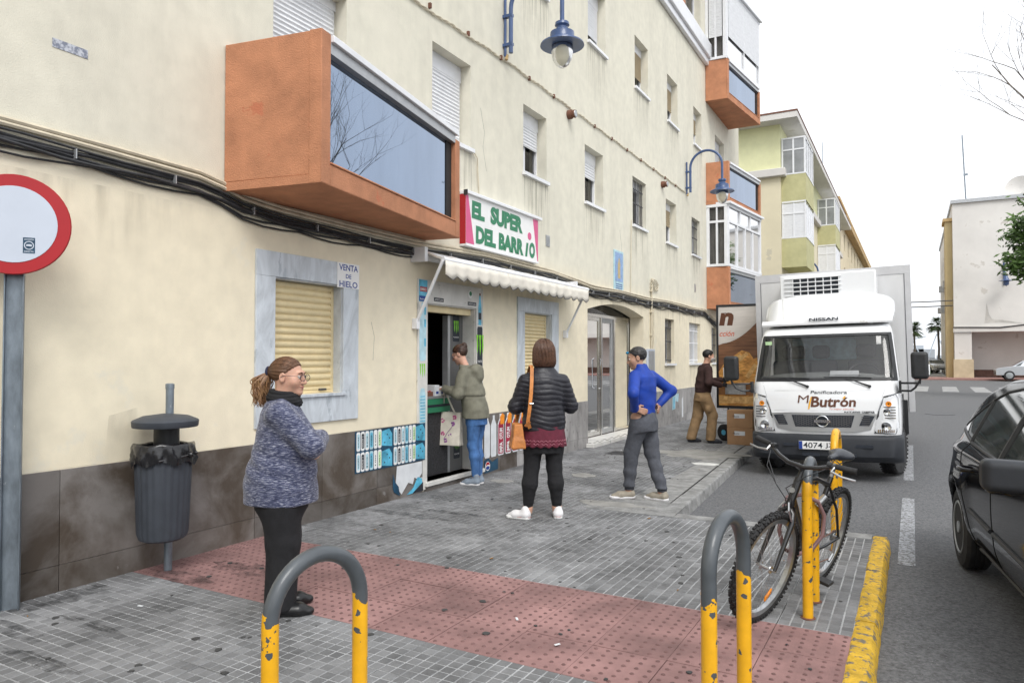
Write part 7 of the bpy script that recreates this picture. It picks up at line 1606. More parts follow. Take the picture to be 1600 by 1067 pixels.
# ---------------------------------------------------------------- 2 woman in black puffer jacket, from behind
M['puffer'] = mat('puffer_nylon', (.018,.018,.024), .42, .2, 14, b=.35, bs=40); M['burg'] = mat('burgundy_fabric', (.12,.018,.035), .85, .2, 20, b=.2, bs=150)
M['leather'] = mat('tan_leather', (.50,.19,.05), .45, .35, 9, b=.3, bs=60); M['canvas_white'] = mat('white_canvas', (.72,.71,.72), .7, .08, 12)
def woman_puffer():
    T = thing('person', (-3.09, 6.14, 0), 'woman with brown bob seen from behind in black puffer jacket, burgundy shorts and black leggings', 'person', rot=(0,0,R(36)))
    hc = (0,.01,1.58); hr = rotm(R(4), R(-3)); hs_ = .98
    LHp = hand_pr((-.10,.28,1.06), (.5,.8,.1), (.3,0,-1), -1, .5, .9); RHp = hand_pr((.10,.28,1.07), (-.5,.8,.1), (-.3,0,-1), 1, .5, .9)
    kneeL, kneeR = (-.12,.02,.47), (.10,.02,.47); ankL, ankR = (-.155,-.0,.10), (.125,-.0,.10)
    def body(P):
        d = head_f(P, hc, hr, hs_); d = smin(d, cap(P, (0,0,1.36), (0,.0,1.52), .055, .052), .03); d = smin(d, stack(P, [(.8,0,0,.15,.11),(1.1,0,0,.13,.1),(1.37,0,0,.14,.07),(1.42,0,0,.05,.05)]), .03)
        d = smin(d, limb(P, [(-.1,0,.84),kneeL,ankL,(-.155,0,.06)], [.095,.062,.04,.04]), .03); d = smin(d, limb(P, [(.1,0,.84),kneeR,ankR,(.125,0,.06)], [.095,.062,.04,.04]), .03)
        d = smin(d, limb(P, [(.17,0,1.30),(.265,.03,1.06),(.10,.27,1.07)], [.05,.04,.027]), .02); d = smin(d, limb(P, [(-.17,0,1.30),(-.265,.03,1.06),(-.10,.27,1.06)], [.05,.04,.027]), .02)
        return smin(smin(d, bodyhand(P, LHp), .008), bodyhand(P, RHp), .008)
    skindef(T, body, (-.36,-.2,.04), (.36,.45,1.72), .0075)
    face_parts(T, hc, hr, hs_, brow='hairb')
    def hair(P):
        q = ((P-np.array(hc, np.float32))@hr)/hs_; rr = np.arctan2(q[:, 0], -q[:, 1]-.0)
        d = ell(q, (0,-.018,.028), (.102,.114,.106)); low = stack(q, [(-.150,0,-.022,.098,.088),(-.11,0,-.022,.116,.105),(-.04,0,-.02,.114,.114),(.04,0,-.018,.102,.113)], .05); d = smin(d, low, .03)
        front = q[:, 1]-np.interp(q[:, 2], [-.16,.03,.06,.1], [.035,.035,.07,.09]); d = smax(d, front, .02); d = smax(d, -ell(q, (0,.09,-.03), (.058,.09,.10)), .02)
        d = d+.0016*np.sin(rr*24+2*np.sin(q[:, 2]*22))+.0012*np.sin(rr*67)+.010*np.exp(-(q[:, 0]/.004)**2)*np.clip((q[:, 2]-.06)*20, 0, 1)
        return (d*hs_).astype(np.float32)
    surf_obj('hair', hair, (-.15,-.17,1.40), (.15,.16,1.73), .0045, M['hairr'], T); strands(T, hair, hc, hr, bob_paths(700, 5), .0011, M['hairr2'])
    def jacket(P):
        z = P[:, 2]; d = stack(P, [(.83,0,-.0,.200,.165),(.92,0,0,.212,.172),(1.05,0,0,.198,.160),(1.2,0,0,.205,.158),(1.32,0,-.01,.195,.13),(1.385,0,-.015,.145,.10),(1.45,0,-.01,.088,.078),(1.50,0,-.005,.084,.075)], .02)
        d = smin(d, limb(P, [(.175,-.005,1.30),(.268,.03,1.06),(.12,.25,1.07)], [.076,.070,.052]), .03); d = smin(d, limb(P, [(-.175,-.005,1.30),(-.268,.03,1.06),(-.12,.25,1.06)], [.076,.070,.052]), .03)
        zz = z+.02*np.sin(P[:, 0]*7)+.012*np.sin(P[:, 0]*19+z*8)
        q = np.abs(np.sin(zz*math.pi/.047)); puff = -.0055*q**.6*np.clip((1.43-z)*12, .25, 1)
        d = d+.006+puff+.0025*wav(P, 28, 3)+.004*wav(P, 12, 5); d = smax(d, -stack(P, [(.80,0,0,.17,.14),(.86,0,0,.17,.14)], .01), .01); d = smax(d, -stack(P, [(1.46,0,-.0,.062,.055),(1.52,0,-.0,.068,.06)], .01), .01); return d.astype(np.float32)
    surf_obj('puffer_jacket', jacket, (-.42,-.24,.78), (.42,.36,1.54), .0068, M['puffer'], T)
    def shorts(P):
        z = P[:, 2]; d = stack(P, [(.685,0,-.002,.215,.170),(.78,0,0,.205,.168),(.92,0,0,.19,.16)], .02); th = np.arctan2(P[:, 0], P[:, 1]); d = d+.006*np.sin(th*14)*np.clip((.82-z)*7, 0, 1); d = smax(d, -stack(P, [(.6,0,0,.195,.15),(.74,0,0,.18,.14)], .01), .008); return d.astype(np.float32)
    so_ = surf_obj('shorts', shorts, (-.26,-.22,.64), (.26,.22,.96), .007, M['burg'], T)
    b = MB()
    for z_, am in ((.745,.006),(.715,.006)):
        b.tube([((.212)*math.sin(a), (.172)*math.cos(a), z_+am*math.sin(a*34)) for a in [2*math.pi*q/200 for q in range(200)]], .0022, 4, closed=True)
    b.build('embroidered_trim', mat('pink_thread', (.42,.16,.2), .8, .1, 9), T, local=True)
    def leg(P):
        d = stack(P, [(.62,0,.0,.17,.135),(.80,0,0,.18,.15)], .02)
        d = smax(d, .60-P[:, 2], .02)
        d = smin(d, limb(P, [(-.098,0,.74),(-.118,.005,.48),(-.14,-.02,.33),(-.155,-.0,.10)], [.107,.072,.073,.044]), .03); d = smin(d, limb(P, [(.098,0,.74),(.10,.005,.48),(.112,-.02,.33),(.125,-.0,.10)], [.107,.072,.073,.044]), .03)
        d = d+.0018*wav(P, 17, 2, (1,1,2.5))-.002*np.clip(ridge(P, 14, 2, (1,1,2.2)), 0, 1)*np.clip((.62-P[:, 2])*3, 0, 1); return smax(d, .075-P[:, 2], .006).astype(np.float32)
    surf_obj('leggings', leg, (-.28,-.2,.03), (.28,.2,.84), .0075, M['blackfab'], T)
    for hl_, an in (((-.145,-.065,.0), .95), ((.125,-.075,.0), -.15)):
        lo, hi = np.array(hl_)-(.28,.12,.02), np.array(hl_)+(.28,.32,.15)
        o = surf_obj('shoe', lambda P: shoe_f(P, hl_, an, .25, .043, ank=.085).astype(np.float32), lo, hi, .006, M['canvas_white'], T)
        surf_obj('sole', lambda P: sole_f(P, hl_, an, .258, .046, .024).astype(np.float32), lo, hi, .006, M['white'], T).parent = o
        dx, dy = -math.sin(an), math.cos(an); b = MB(); b.tube([(hl_[0]+dx*(.042-.047*math.cos(a) if False else .1)+dy*(-.0)+(.0465*math.cos(a))*dy+dx*.11*math.sin(a), hl_[1]+dy*.1-(.0465*math.cos(a))*dx+dy*.11*math.sin(a), .021) for a in [2*math.pi*q/28 for q in range(28)]], .0016, 4, closed=True); q = b.build('sole_stripe', M['red'], T, local=True); q.parent = o
    return T
TP = woman_puffer()
# her shoulder bag is a thing of its own
bg_ = thing('shoulder_bag', (-3.09, 6.14, 0), 'tan leather shoulder bag hanging at the hip of the woman in the puffer jacket', 'bag', rot=(0,0,R(36)))
bc = (-.265,-.06,.79)
def bagf(P):
    q = P-np.array(bc, np.float32); a = np.abs(q)-np.array((.035,.085-.0,.10), np.float32)*np.array((1,1,1), np.float32)
    tp = np.clip((q[:, 2]+.1)/.2, 0, 1); a[:, 0] = np.abs(q[:, 0])-(.055-.028*tp); a[:, 1] = np.abs(q[:, 1])-(.10-.022*tp)
    d = np.linalg.norm(np.maximum(a, 0), axis=1)+np.minimum(a.max(1), 0)-.014; return (d+.005*wav(P, 22, 2)+.003*np.sin(q[:, 1]*60)*tp).astype(np.float32)
surf_obj('bag_body', bagf, (-.40,-.22,.64), (-.14,.12,.95), .006, M['leather'], bg_)
def ribbon(pts_, w_, th, nm, m_, par, wdir=None, local=True):
    b = MB(); P = [Vector(p) for p in pts_]; vs = []
    for i, p in enumerate(P):
        t = (P[min(i+1, len(P)-1)]-P[max(i-1, 0)]).normalized(); wd = Vector(wdir[i] if isinstance(wdir, list) else wdir); wd = (wd-t*wd.dot(t)).normalized(); n = t.cross(wd)
        for a, c in ((-1,-1),(1,-1),(1,1),(-1,1)): vs.append(p+wd*(a*w_/2)+n*(c*th/2))
    k = len(P); b.add(vs, [(i*4+q, i*4+(q+1)%4, (i+1)*4+(q+1)%4, (i+1)*4+q) for i in range(k-1) for q in range(4)]+[(3,2,1,0), tuple((k-1)*4+q for q in range(4))]); return b.build(nm, m_, par, smooth=True, local=local)
ribbon([(-.155,-.135,.865+.0),(-.180,-.176,.93),(-.165,-.186,1.05),(-.150,-.182,1.20),(-.140,-.158,1.33),(-.130,-.095,1.43),(-.130,-.02,1.455),(-.135,.07,1.40),(-.16,.15,1.25),(-.21,.17,1.05),(-.26,.10,.88)], .034, .006, 'strap', M['leather'], bg_, (1,.25,0))
ribbon([(-.20,-.155,.885),(-.165,-.178,.93)], .03, .006, 'strap_tab', M['leather'], bg_, (1,.25,0)); MB().tube([(-.165,-.197,1.10),(-.130,-.197,1.10)], .007, 6).build('buckle', M['chromeish'], bg_, smooth=True, local=True)
for y_ in (-.11,-.01): MB().ball((-.29,y_,.875), .011, 8).build('stud', M['chromeish'], bg_, smooth='all', local=True)

# ---------------------------------------------------------------- 3 man in blue, hands on hips
M['bluefab'] = mat('blue_sport_fabric', (.005,.040,.30), .6, .2, 10, b=.1, bs=120); M['joggers'] = mat('grey_jogger', (.075,.08,.095), .9, .2, 24, b=.2, bs=160); M['cuff'] = mat('dark_cuff', (.035,.037,.045), .9, .1, 20)
M['beige_shoe'] = mat('beige_mesh_shoe', (.28,.25,.20), .75, .2, 18, b=.3, bs=120)
def man_blue():
    T = thing('person', (-2.57, 7.51, 0), 'grey haired man in royal blue top and grey joggers with hands on hips', 'person', rot=(0,0,R(77)))
    hc = (-.012,.07,1.52); hr = rotm(R(38), R(-14)); hs_ = 1.0
    # hands rest on the back of the hips, thumbs forward
    rW, lW = (.215,-.045,.985), (-.215,-.04,.985)
    RH = hand_pr(rW, (-.62,-.62,-.30), (-.75,.55,-.1), -1, .22, .98); LH = hand_pr(lW, (.62,-.62,-.28), (.75,.55,-.1), 1, .22, .98)
    rA = [(.165,-.005,1.325),(.405,-.12,1.16),(.225,-.05,.99)]; lA = [(-.165,-.005,1.325),(-.395,-.13,1.15),(-.225,-.045,.99)]
    fl, fr2 = (-.20,-.02,.0), (.10,-.16,.0)
    kL, kR = (-.085,.10,.49), (.085,-.06,.48); aL, aR = (-.075,.13,.10), (.055,-.20,.10)
    def body(P):
        d = head_f(P, hc, hr, hs_, False); d = smin(d, cap(P, (0,.0,1.34), (-.012,.065,1.46), .060, .058), .03); d = smin(d, stack(P, [(.88,0,0,.13,.095),(1.1,0,0,.13,.1),(1.34,0,0,.15,.08),(1.40,0,0,.06,.05)]), .03)
        d = smin(d, limb(P, rA+[rW], [.05,.042,.030,.028]), .02); d = smin(d, limb(P, lA+[lW], [.05,.042,.030,.028]), .02)
        d = smin(d, limb(P, [(-.09,0,.88),kL,aL,(-.075,.13,.07)], [.085,.058,.04,.04]), .03); d = smin(d, limb(P, [(.09,0,.88),kR,aR,(.055,-.20,.07)], [.085,.058,.04,.04]), .03)
        return smin(smin(d, bodyhand(P, LH), .008), bodyhand(P, RH), .008)
    skindef(T, body, (-.5,-.3,.04), (.5,.3,1.68), .0068, 'skin2')
    W = face_parts(T, hc, hr, hs_, brow='hairkk')
    def hair(P):
        q = ((P-np.array(hc, np.float32))@hr)/hs_
        d = ell(q, (0,-.024,.040), (.082,.100,.088)); front = q[:, 1]-np.interp(q[:, 2], [-.1,-.05,.0,.03,.07,.09,.13], [-.05,-.03,.008,.022,.050,.075,.08]); d = smax(d, front, .008); d = smax(d, -.065-q[:, 2]-.25*q[:, 1]*0, .02)
        for k in (-1, 1): d = smax(d, -ell(q, (k*.083,-.004,-.004), (.016,.021,.032)), .005)
        return ((d+.0025*wav(P, 90, 2))*hs_).astype(np.float32)
    surf_obj('hair', hair, (-.16,-.06,1.40), (.14,.22,1.66), .004, M['hairk'], T)
    b = MB()
    for k in (-1, 1): b.tube([W((k*.083,-.03,.035)), W((k*.080,.03,.062)), W((k*.062,.072,.075))], .0022, 6)
    go = b.build('sunglasses', M['ink'], T, smooth=True, local=True)
    for k in (-1, 1): MB().ball(W((k*.036,.082,.083)), (.020,.014,.013), 10).build('lens', mat('mirror_blue_lens', (.01,.22,.42), .1, .1, 5, m=.5), T, smooth='all', local=True).parent = go
    MB().ball(W((0,.07,-.075)), (.001,.001,.001), 6) 
    def stub(P): return (head_f(P, hc, hr, hs_*1.008, False)).astype(np.float32)
    def shirt(P):
        z = P[:, 2]; d = stack(P, [(.895,0,0,.152,.120),(.98,0,0,.158,.122),(1.08,0,.0,.165,.125),(1.22,0,-.0,.188,.130),(1.32,0,-.005,.180,.112),(1.375,0,.0,.125,.085),(1.42,0,.012,.075,.068),(1.465,0,.03,.066,.062)], .02)
        d = smin(d, limb(P, rA, [.066,.052,.040]), .04); d = smin(d, limb(P, lA, [.066,.052,.040]), .04)
        w1 = .0045*wav(P, 12, 2, (1,1,1.3))-.0055*np.clip(ridge(P, 7.5, 3, (1,1,1.5)), 0, 1)*np.clip((1.42-z)*3, .1, 1)+.003*np.sin((z+.5*P[:, 0])*42+2*np.sin(P[:, 0]*15))*np.clip((1.15-z)*4, 0, 1)
        d = d+w1; d = smax(d, -stack(P, [(.86,0,0,.13,.10),(.92,0,0,.13,.10)], .01), .01); d = smax(d, -stack(P, [(1.43,0,.015,.052,.05),(1.49,0,.035,.056,.055)], .01), .006); return d.astype(np.float32)
    surf_obj('top', shirt, (-.52,-.26,.85), (.52,.22,1.49), .0066, M['bluefab'], T)
    b = MB(); b.tube([(-.13,.12,1.36),(-.1,-.09,1.41),(0,-.088,1.405),(.1,-.09,1.41),(.13,.10,1.36)], .0035, 5); b.tube([(-.155,-.124,1.0),(-.06,-.128,.96),(.06,-.128,.96),(.155,-.124,1.0)], .003, 5)
    def pants(P):
        d = stack(P, [(.74,0,-.01,.165,.135),(.84,0,-.012,.168,.138),(.95,0,0,.148,.118)], .02)
        d = smin(d, limb(P, [(-.088,0,.80),kL,(aL[0],aL[1],.12)], [.100,.075,.056]), .035); d = smin(d, limb(P, [(.088,-.01,.80),kR,(aR[0],aR[1],.12)], [.100,.075,.056]), .035)
        d = d+.0065*wav(P, 12, 6, (1,1,.8))-.008*np.clip(ridge(P, 7, 9, (1,1,.9)), 0, 1)+.005*np.sin(P[:, 2]*46+P[:, 0]*14)*np.clip((.55-P[:, 2])*4, 0, 1); return smax(d, .12-P[:, 2], .01).astype(np.float32)
    po_ = surf_obj('joggers', pants, (-.32,-.36,.08), (.28,.28,.98), .0075, M['joggers'], T)
    for a_ in (aL, aR): MB().lathe([(.040,.085),(.052,.09),(.052,.125),(.045,.15)], (a_[0], a_[1], 0), n=20).build('ankle_cuff', M['cuff'], T, smooth=True, local=True).parent = po_
    for hl_, an in (((-.035,.085,.0), .8), ((.055,-.27,.0), .05)):
        lo, hi = np.array(hl_)-(.30,.14,.02), np.array(hl_)+(.28,.34,.15)
        o = surf_obj('shoe', lambda P: shoe_f(P, hl_, an, .275, .047, ank=.08).astype(np.float32), lo, hi, .0065, M['beige_shoe'], T)
        surf_obj('sole', lambda P: sole_f(P, hl_, an, .283, .05, .024).astype(np.float32), lo, hi, .0065, M['canvas_white'], T).parent = o
    return T
man_blue()

# ---------------------------------------------------------------- 4 shopper leaning to the counter
M['parka'] = mat('olive_parka', (.17,.165,.125), .8, .2, 12, b=.25, bs=120); M['denim'] = mat('blue_denim', (.055,.14,.33), .85, .35, 14, b=.2, bs=200, st=(1,1,.5)); M['grey_canvas'] = mat('grey_canvas', (.20,.24,.29), .8, .2, 14); M['tote'] = mat('tote_cotton', (.66,.62,.53), .9, .1, 14, b=.2, bs=150)
def shopper():
    T = thing('person', (-4.64, 7.36, 0), 'woman in olive parka and jeans with hair in a bun leaning at the shop counter', 'person', rot=(0,0,R(98)))
    hc = (.0,.205,1.565); hr = rotm(R(8), R(-26)); hs_ = .97
    RH = hand_pr((.06,.40,1.13), (.0,.9,-.1), (0,0,-1), 1, .5, .88); LH = hand_pr((-.10,.385,1.15), (.3,.85,-.1), (0,0,-1), -1, .6, .88)
    rA = [(.145,.09,1.335),(.235,.10,1.10),(.07,.36,1.13)]; lA = [(-.145,.09,1.335),(-.235,.12,1.09),(-.11,.35,1.15)]
    def body(P):
        d = head_f(P, hc, hr, hs_); d = smin(d, cap(P, (0,.10,1.36), (0,.17,1.50), .050, .048), .03); d = smin(d, stack(P, [(.8,0,-.02,.13,.10),(1.1,0,.03,.12,.09),(1.38,0,.10,.12,.06),(1.42,0,.11,.05,.04)]), .03)
        for k in (-1, 1): d = smin(d, limb(P, [(k*.08,-.02,.80),(k*.06,.0,.45),(k*.055,-.03,.08)], [.08,.052,.036]), .03)
        d = smin(d, limb(P, rA, [.045,.036,.026]), .02); d = smin(d, limb(P, lA, [.045,.036,.026]), .02); return smin(smin(d, bodyhand(P, LH), .008), bodyhand(P, RH), .008)
    skindef(T, body, (-.33,-.2,.04), (.33,.55,1.72), .0072)
    W = face_parts(T, hc, hr, hs_, brow='hairb')
    b = MB()
    for k in (-1, 1):
        b.tube([W((k*.031+.022*math.cos(a), .102, .006+.016*math.sin(a))) for a in [2*math.pi*q/16 for q in range(16)]], .0018, 5, closed=True); b.tube([W((k*.054,.098,.01)), W((k*.08,.0,.012))], .0015, 5)
    b.build('glasses', M['glassframe'], T, smooth=True, local=True)
    def hair(P):
        q = ((P-np.array(hc, np.float32))@hr)/hs_; d = ell(q, (0,-.022,.038), (.083,.101,.089)); front = q[:, 1]-np.interp(q[:, 2], [-.1,-.02,.03,.06,.09,.13], [-.05,-.03,.015,.05,.078,.09]); d = smax(d, front, .012); d = smax(d, -.06-q[:, 2], .02)
        for k in (-1, 1): d = smax(d, -ell(q, (k*.083,-.002,-.004), (.014,.020,.03)), .005)
        d = smin(d, ell(q, (0,-.105,.075), (.042,.038,.040))+.005*wav(q, 60, 2), .012); return ((d+.002*np.sin(np.arctan2(q[:, 2], q[:, 0])*30+q[:, 1]*30))*hs_).astype(np.float32)
    surf_obj('hair', hair, (-.14,-.02,1.42), (.14,.36,1.74), .005, M['hairb'], T); strands(T, hair, hc, hr, back_paths(260, 8, (0,-1,.7)), .0012, M['hairr2'])
    def parka(P):
        z = P[:, 2]; d = stack(P, [(.80,0,-.01,.185,.160),(.90,0,-.005,.180,.155),(1.05,0,.025,.168,.142),(1.2,0,.055,.172,.135),(1.32,0,.085,.172,.112),(1.39,0,.105,.12,.085),(1.44,0,.13,.08,.07)], .02)
        d = smin(d, limb(P, rA, [.070,.062,.045]), .03); d = smin(d, limb(P, lA, [.070,.062,.045]), .03)
        d = smin(d, ell(P, (0,-.01,1.37), (.115,.075,.075)), .035); d = smin(d, ell(P, (0,-.055,1.30), (.07,.04,.065)), .03)      # hood lying on the back
        d = smax(d, -ell(P, (0,.02,1.435), (.07,.04,.03)), .01)
        cape = .010*(1/(1+np.exp(-(z-1.075)*200))) ; cape = cape-.006*np.exp(-((z-1.06)/.012)**2)
        d = d-cape*np.clip(-(P[:, 1]-.10)*9, 0, 1)+.005*wav(P, 13, 4, (1,1,.7))-.006*np.clip(ridge(P, 9, 5, (1,1,.6)), 0, 1)+.0025*wav(P, 30, 2); d = smax(d, -stack(P, [(.76,0,0,.16,.135),(.84,0,0,.16,.135)], .01), .01); return d.astype(np.float32)
    surf_obj('parka', parka, (-.34,-.22,.74), (.34,.44,1.50), .0066, M['parka'], T)
    def jeans(P):
        d = stack(P, [(.72,0,-.02,.155,.13),(.85,0,-.015,.15,.125)], .02)
        for k in (-1, 1): d = smin(d, limb(P, [(k*.078,-.02,.78),(k*.062,.005,.47),(k*.06,-.02,.34),(k*.055,-.03,.11)], [.092,.062,.058,.042]), .02)
        return smax(d+.003*wav(P, 22, 3, (1,1,1.6)), .095-P[:, 2], .006).astype(np.float32)
    surf_obj('jeans', jeans, (-.22,-.22,.05), (.22,.18,.9), .007, M['denim'], T)
    for k, an in ((-1, .1), (1, -.05)):
        hl_ = (k*.058, -.09, 0); lo, hi = np.array(hl_)-(.1,.08,.02), np.array(hl_)+(.1,.32,.15)
        o = surf_obj('shoe', lambda P: shoe_f(P, hl_, an, .25, .042, ank=.11).astype(np.float32), lo, hi, .0065, M['grey_canvas'], T); surf_obj('sole', lambda P: sole_f(P, hl_, an, .258, .045, .026).astype(np.float32), lo, hi, .0065, M['canvas_white'], T).parent = o
    return T
shopper()
tb = thing('tote_bag', (-4.64, 7.36, 0), 'cream cotton tote bag with pink and purple flowers hanging from the shopper wrist', 'bag', rot=(0,0,R(98)))
bq = (-.02,.335,.66)
for dx, sc_ in ((0,1), (.0,0)):
    if sc_ == 0: break
    def totef(P):
        q = P-np.array(bq, np.float32); tp = np.clip((q[:, 2]+.2)/.4, 0, 1); a = np.stack([np.abs(q[:, 0]+.0)-(.055-.035*tp), np.abs(q[:, 1]+.02*tp)-(.155-.02*tp), np.abs(q[:, 2])-.195], 1)
        d = np.linalg.norm(np.maximum(a, 0), axis=1)+np.minimum(a.max(1), 0)-.008; return (d+.006*wav(P, 12, 2)+.003*wav(P, 30, 4)).astype(np.float32)
    surf_obj('tote_body', totef, (-.14,.12,.42), (.12,.54,.90), .0065, M['tote'], tb)
ribbon([(-.05,.24,.84),(-.09,.30,1.0),(-.10,.345,1.125),(-.09,.365,1.16),(-.06,.39,1.12),(-.05,.40,1.0),(-.04,.42,.84)], .022, .004, 'tote_handle', M['tote'], tb, (0,1,0))
r_ = random.Random(6)
for cy_, cz_, mm in ((.27,.72,'flower_p'),(.40,.60,'flower_k'),(.30,.58,'flower_p'),(.41,.76,'flower_k'),(.36,.52,'flower_p'),(.25,.80,'flower_k')):
    if mm not in M: M[mm] = mat('print_'+mm, (.25,.08,.28) if mm == 'flower_p' else (.50,.10,.25), .8, .2, 20)
    b = MB()
    for k in range(5):
        a = 2*math.pi*k/5+r_.random(); c = Vector((-.066-.0+.035*((cz_-.46)/.4), cy_+.018*math.cos(a), cz_+.018*math.sin(a)))
        b.ball(c-Vector((.012,0,0)), (.010,.014,.014), 6)
    b.build('printed_flower', M[mm], tb, local=True)
MB().tube([(-.085,.26,.70),(-.085,.33,.62),(-.08,.38,.54)], .003, 4).build('printed_stem', M['flower_p'], tb, local=True)

# ---------------------------------------------------------------- 5 delivery man at the truck door
M['sweater'] = mat('brown_sweater', (.045,.022,.020), .9, .2, 14, b=.3, bs=140); M['khaki'] = mat('khaki_trousers', (.27,.175,.09), .85, .2, 10, b=.2, bs=120)
def deliveryman():
    T = thing('person', (-3.30, 13.0, 0), 'masked delivery man in brown sweater and khaki trousers holding the open truck door', 'person', rot=(0,0,R(-52)))
    hc = (.02,.09,1.555); hr = rotm(R(-8), R(-8)); hs_ = .98
    LH = hand_pr((.02,.35,1.12), (0,.9,.2), (1,0,0), -1, .9, .95); RH = hand_pr((.22,.25,1.05), (0,.9,-.1), (-1,0,0), 1, .9, .95)
    lA = [(-.16,.04,1.33),(-.23,.08,1.10),(.0,.33,1.13)]; rA = [(.16,.02,1.33),(.27,-.02,1.10),(.22,.22,1.05)]
    kL, kR = (-.09,-.08,.48), (.10,.12,.49); aL, aR = (-.09,-.21,.10), (.10,.08,.09)
    def body(P):
        d = head_f(P, hc, hr, hs_, False); d = smin(d, cap(P, (0,.03,1.34), (.01,.07,1.50), .058, .055), .03); d = smin(d, stack(P, [(.85,0,-.03,.13,.10),(1.1,0,.0,.12,.1),(1.36,0,.03,.14,.07),(1.41,0,.03,.05,.05)]), .03)
        d = smin(d, limb(P, [(-.09,-.02,.86),kL,aL], [.08,.055,.04]), .03); d = smin(d, limb(P, [(.09,-.02,.86),kR,aR], [.08,.055,.04]), .03); d = smin(d, limb(P, rA, [.045,.036,.028]), .02); return smin(d, limb(P, lA, [.045,.036,.028]), .02)
    skindef(T, body, (-.36,-.36,.03), (.4,.45,1.70), .009)
    surf_obj('glove', lambda P: (bodyhand(P, LH)-.003).astype(np.float32), (-.12,.28,1.0), (.15,.52,1.26), .006, M['blackfab'], T); surf_obj('glove', lambda P: (bodyhand(P, RH)-.003).astype(np.float32), (.1,.18,.93), (.34,.42,1.17), .006, M['blackfab'], T)
    W = face_parts(T, hc, hr, hs_, brow='hairkk')
    def hair(P):
        q = ((P-np.array(hc, np.float32))@hr)/hs_; d = ell(q, (0,-.022,.042), (.084,.102,.088)); front = q[:, 1]-np.interp(q[:, 2], [-.1,-.05,.0,.03,.07,.09,.13], [-.05,-.03,.008,.03,.06,.08,.09]); d = smax(d, front, .01); d = smax(d, -.06-q[:, 2], .02)
        for k in (-1, 1): d = smax(d, -ell(q, (k*.083,-.004,-.006), (.014,.02,.03)), .005)
        return ((d+.002*wav(P, 80, 2))*hs_).astype(np.float32)
    surf_obj('hair', hair, (-.12,-.06,1.42), (.16,.24,1.70), .006, M['hairkk'], T)
    def mask(P):
        q = ((P-np.array(hc, np.float32))@hr)/hs_; d = head_f(P, hc, hr, hs_, False)/hs_-.006; d = smax(d, -(head_f(P, hc, hr, hs_, False)/hs_-.002), .001); d = smax(d, q[:, 2]+.008+.3*(.1-q[:, 1]), .004); d = smax(d, -.10-q[:, 2], .004); d = smax(d, .03-q[:, 1], .004); return (d*hs_).astype(np.float32)
    surf_obj('face_mask', mask, (-.1,.05,1.42), (.14,.25,1.60), .005, M['white'], T)
    def sweater(P):
        z = P[:, 2]; d = stack(P, [(.90,0,-.02,.165,.135),(1.0,0,-.01,.172,.142),(1.15,0,.01,.178,.138),(1.30,0,.03,.185,.118),(1.38,0,.035,.12,.08),(1.43,0,.045,.074,.066)], .02)
        d = smin(d, limb(P, lA, [.070,.060,.045]), .03); d = smin(d, limb(P, rA, [.070,.060,.045]), .03); return (d+.005*wav(P, 12, 4)-.007*np.clip(ridge(P, 8, 2), 0, 1)).astype(np.float32)
    surf_obj('sweater', sweater, (-.36,-.2,.85), (.38,.44,1.47), .009, M['sweater'], T)
    def pants(P):
        d = stack(P, [(.76,0,-.03,.165,.14),(.95,0,-.02,.15,.125)], .02); d = smin(d, limb(P, [(-.088,-.03,.82),kL,(aL[0],aL[1]+.0,.08)], [.105,.088,.078]), .03); d = smin(d, limb(P, [(.088,-.02,.82),kR,(aR[0],aR[1],.07)], [.105,.088,.080]), .03)
        d = smin(d, ell(P, (.17,.02,.62), (.035,.06,.07)), .02); return smax(d+.006*wav(P, 13, 3, (1,1,.8))-.009*np.clip(ridge(P, 7, 4), 0, 1), .05-P[:, 2], .01).astype(np.float32)
    surf_obj('trousers', pants, (-.3,-.4,.02), (.3,.3,.98), .009, M['khaki'], T)
    for hl_, an in (((-.09,-.27,.0), .1), ((.10,.02,.0), -.15)):
        lo, hi = np.array(hl_)-(.12,.08,.02), np.array(hl_)+(.14,.34,.14)
        surf_obj('shoe', lambda P: shoe_f(P, hl_, an, .28, .048, ank=.08).astype(np.float32), lo, hi, .008, M['cuff'], T)
    return T
deliveryman()
# ================================================================ BEYOND
GB = thing('green_trimmed_building', (WALL, 40, 0), 'cream apartment block with lime green top storey and green balconies behind the truck', 'building')
GX, GY0, GY1 = WALL, 32.6, 62
M['cream2'] = mat('cream_far_wall', (.66,.60,.44), .92, .1, .6, local=False, b=.3, bs=20, spots=(.54,.50,.39), spotS=1.2, spotT=.63)
holes = []
for k, y in enumerate((37.0,39.2,41.4,43.6,51.5,54,56.5,59)):
    for z in (1.3,4.2,7.1): holes.append((y, y+.85, z, z+1.0))
    holes.append((y, y+.85, 10.05, 11.0))
b = facade(GX, GY0, GY1, -.14, 9.6, [h for h in holes if h[3] < 9.6], .22); b.quad((GX,GY0,-.14),(GX,GY0,9.6),(-16,GY0,9.6),(-16,GY0,-.14)); b.build('wall', M['cream2'], GB)
b = facade(GX, GY0, GY1, 9.6, 11.7, [h for h in holes if h[3] > 9.6], .22); b.quad((GX,GY0,9.6),(GX,GY0,11.7),(-16,GY0,11.7),(-16,GY0,9.6)); b.build('top_storey_wall', M['lime'], GB)
for h in holes:
    o = MB().box(GX-.25,GX-.2,h[0],h[0]+.05,h[2],h[3]).box(GX-.25,GX-.2,h[1]-.05,h[1],h[2],h[3]).box(GX-.25,GX-.2,h[0]+.05,h[1]-.05,h[3]-.2,h[3]).build('window', M['alu'], GB); MB().box(GX-.28,GX-.26,h[0],h[1],h[2],h[3]).build('pane', M['carwin'], o)
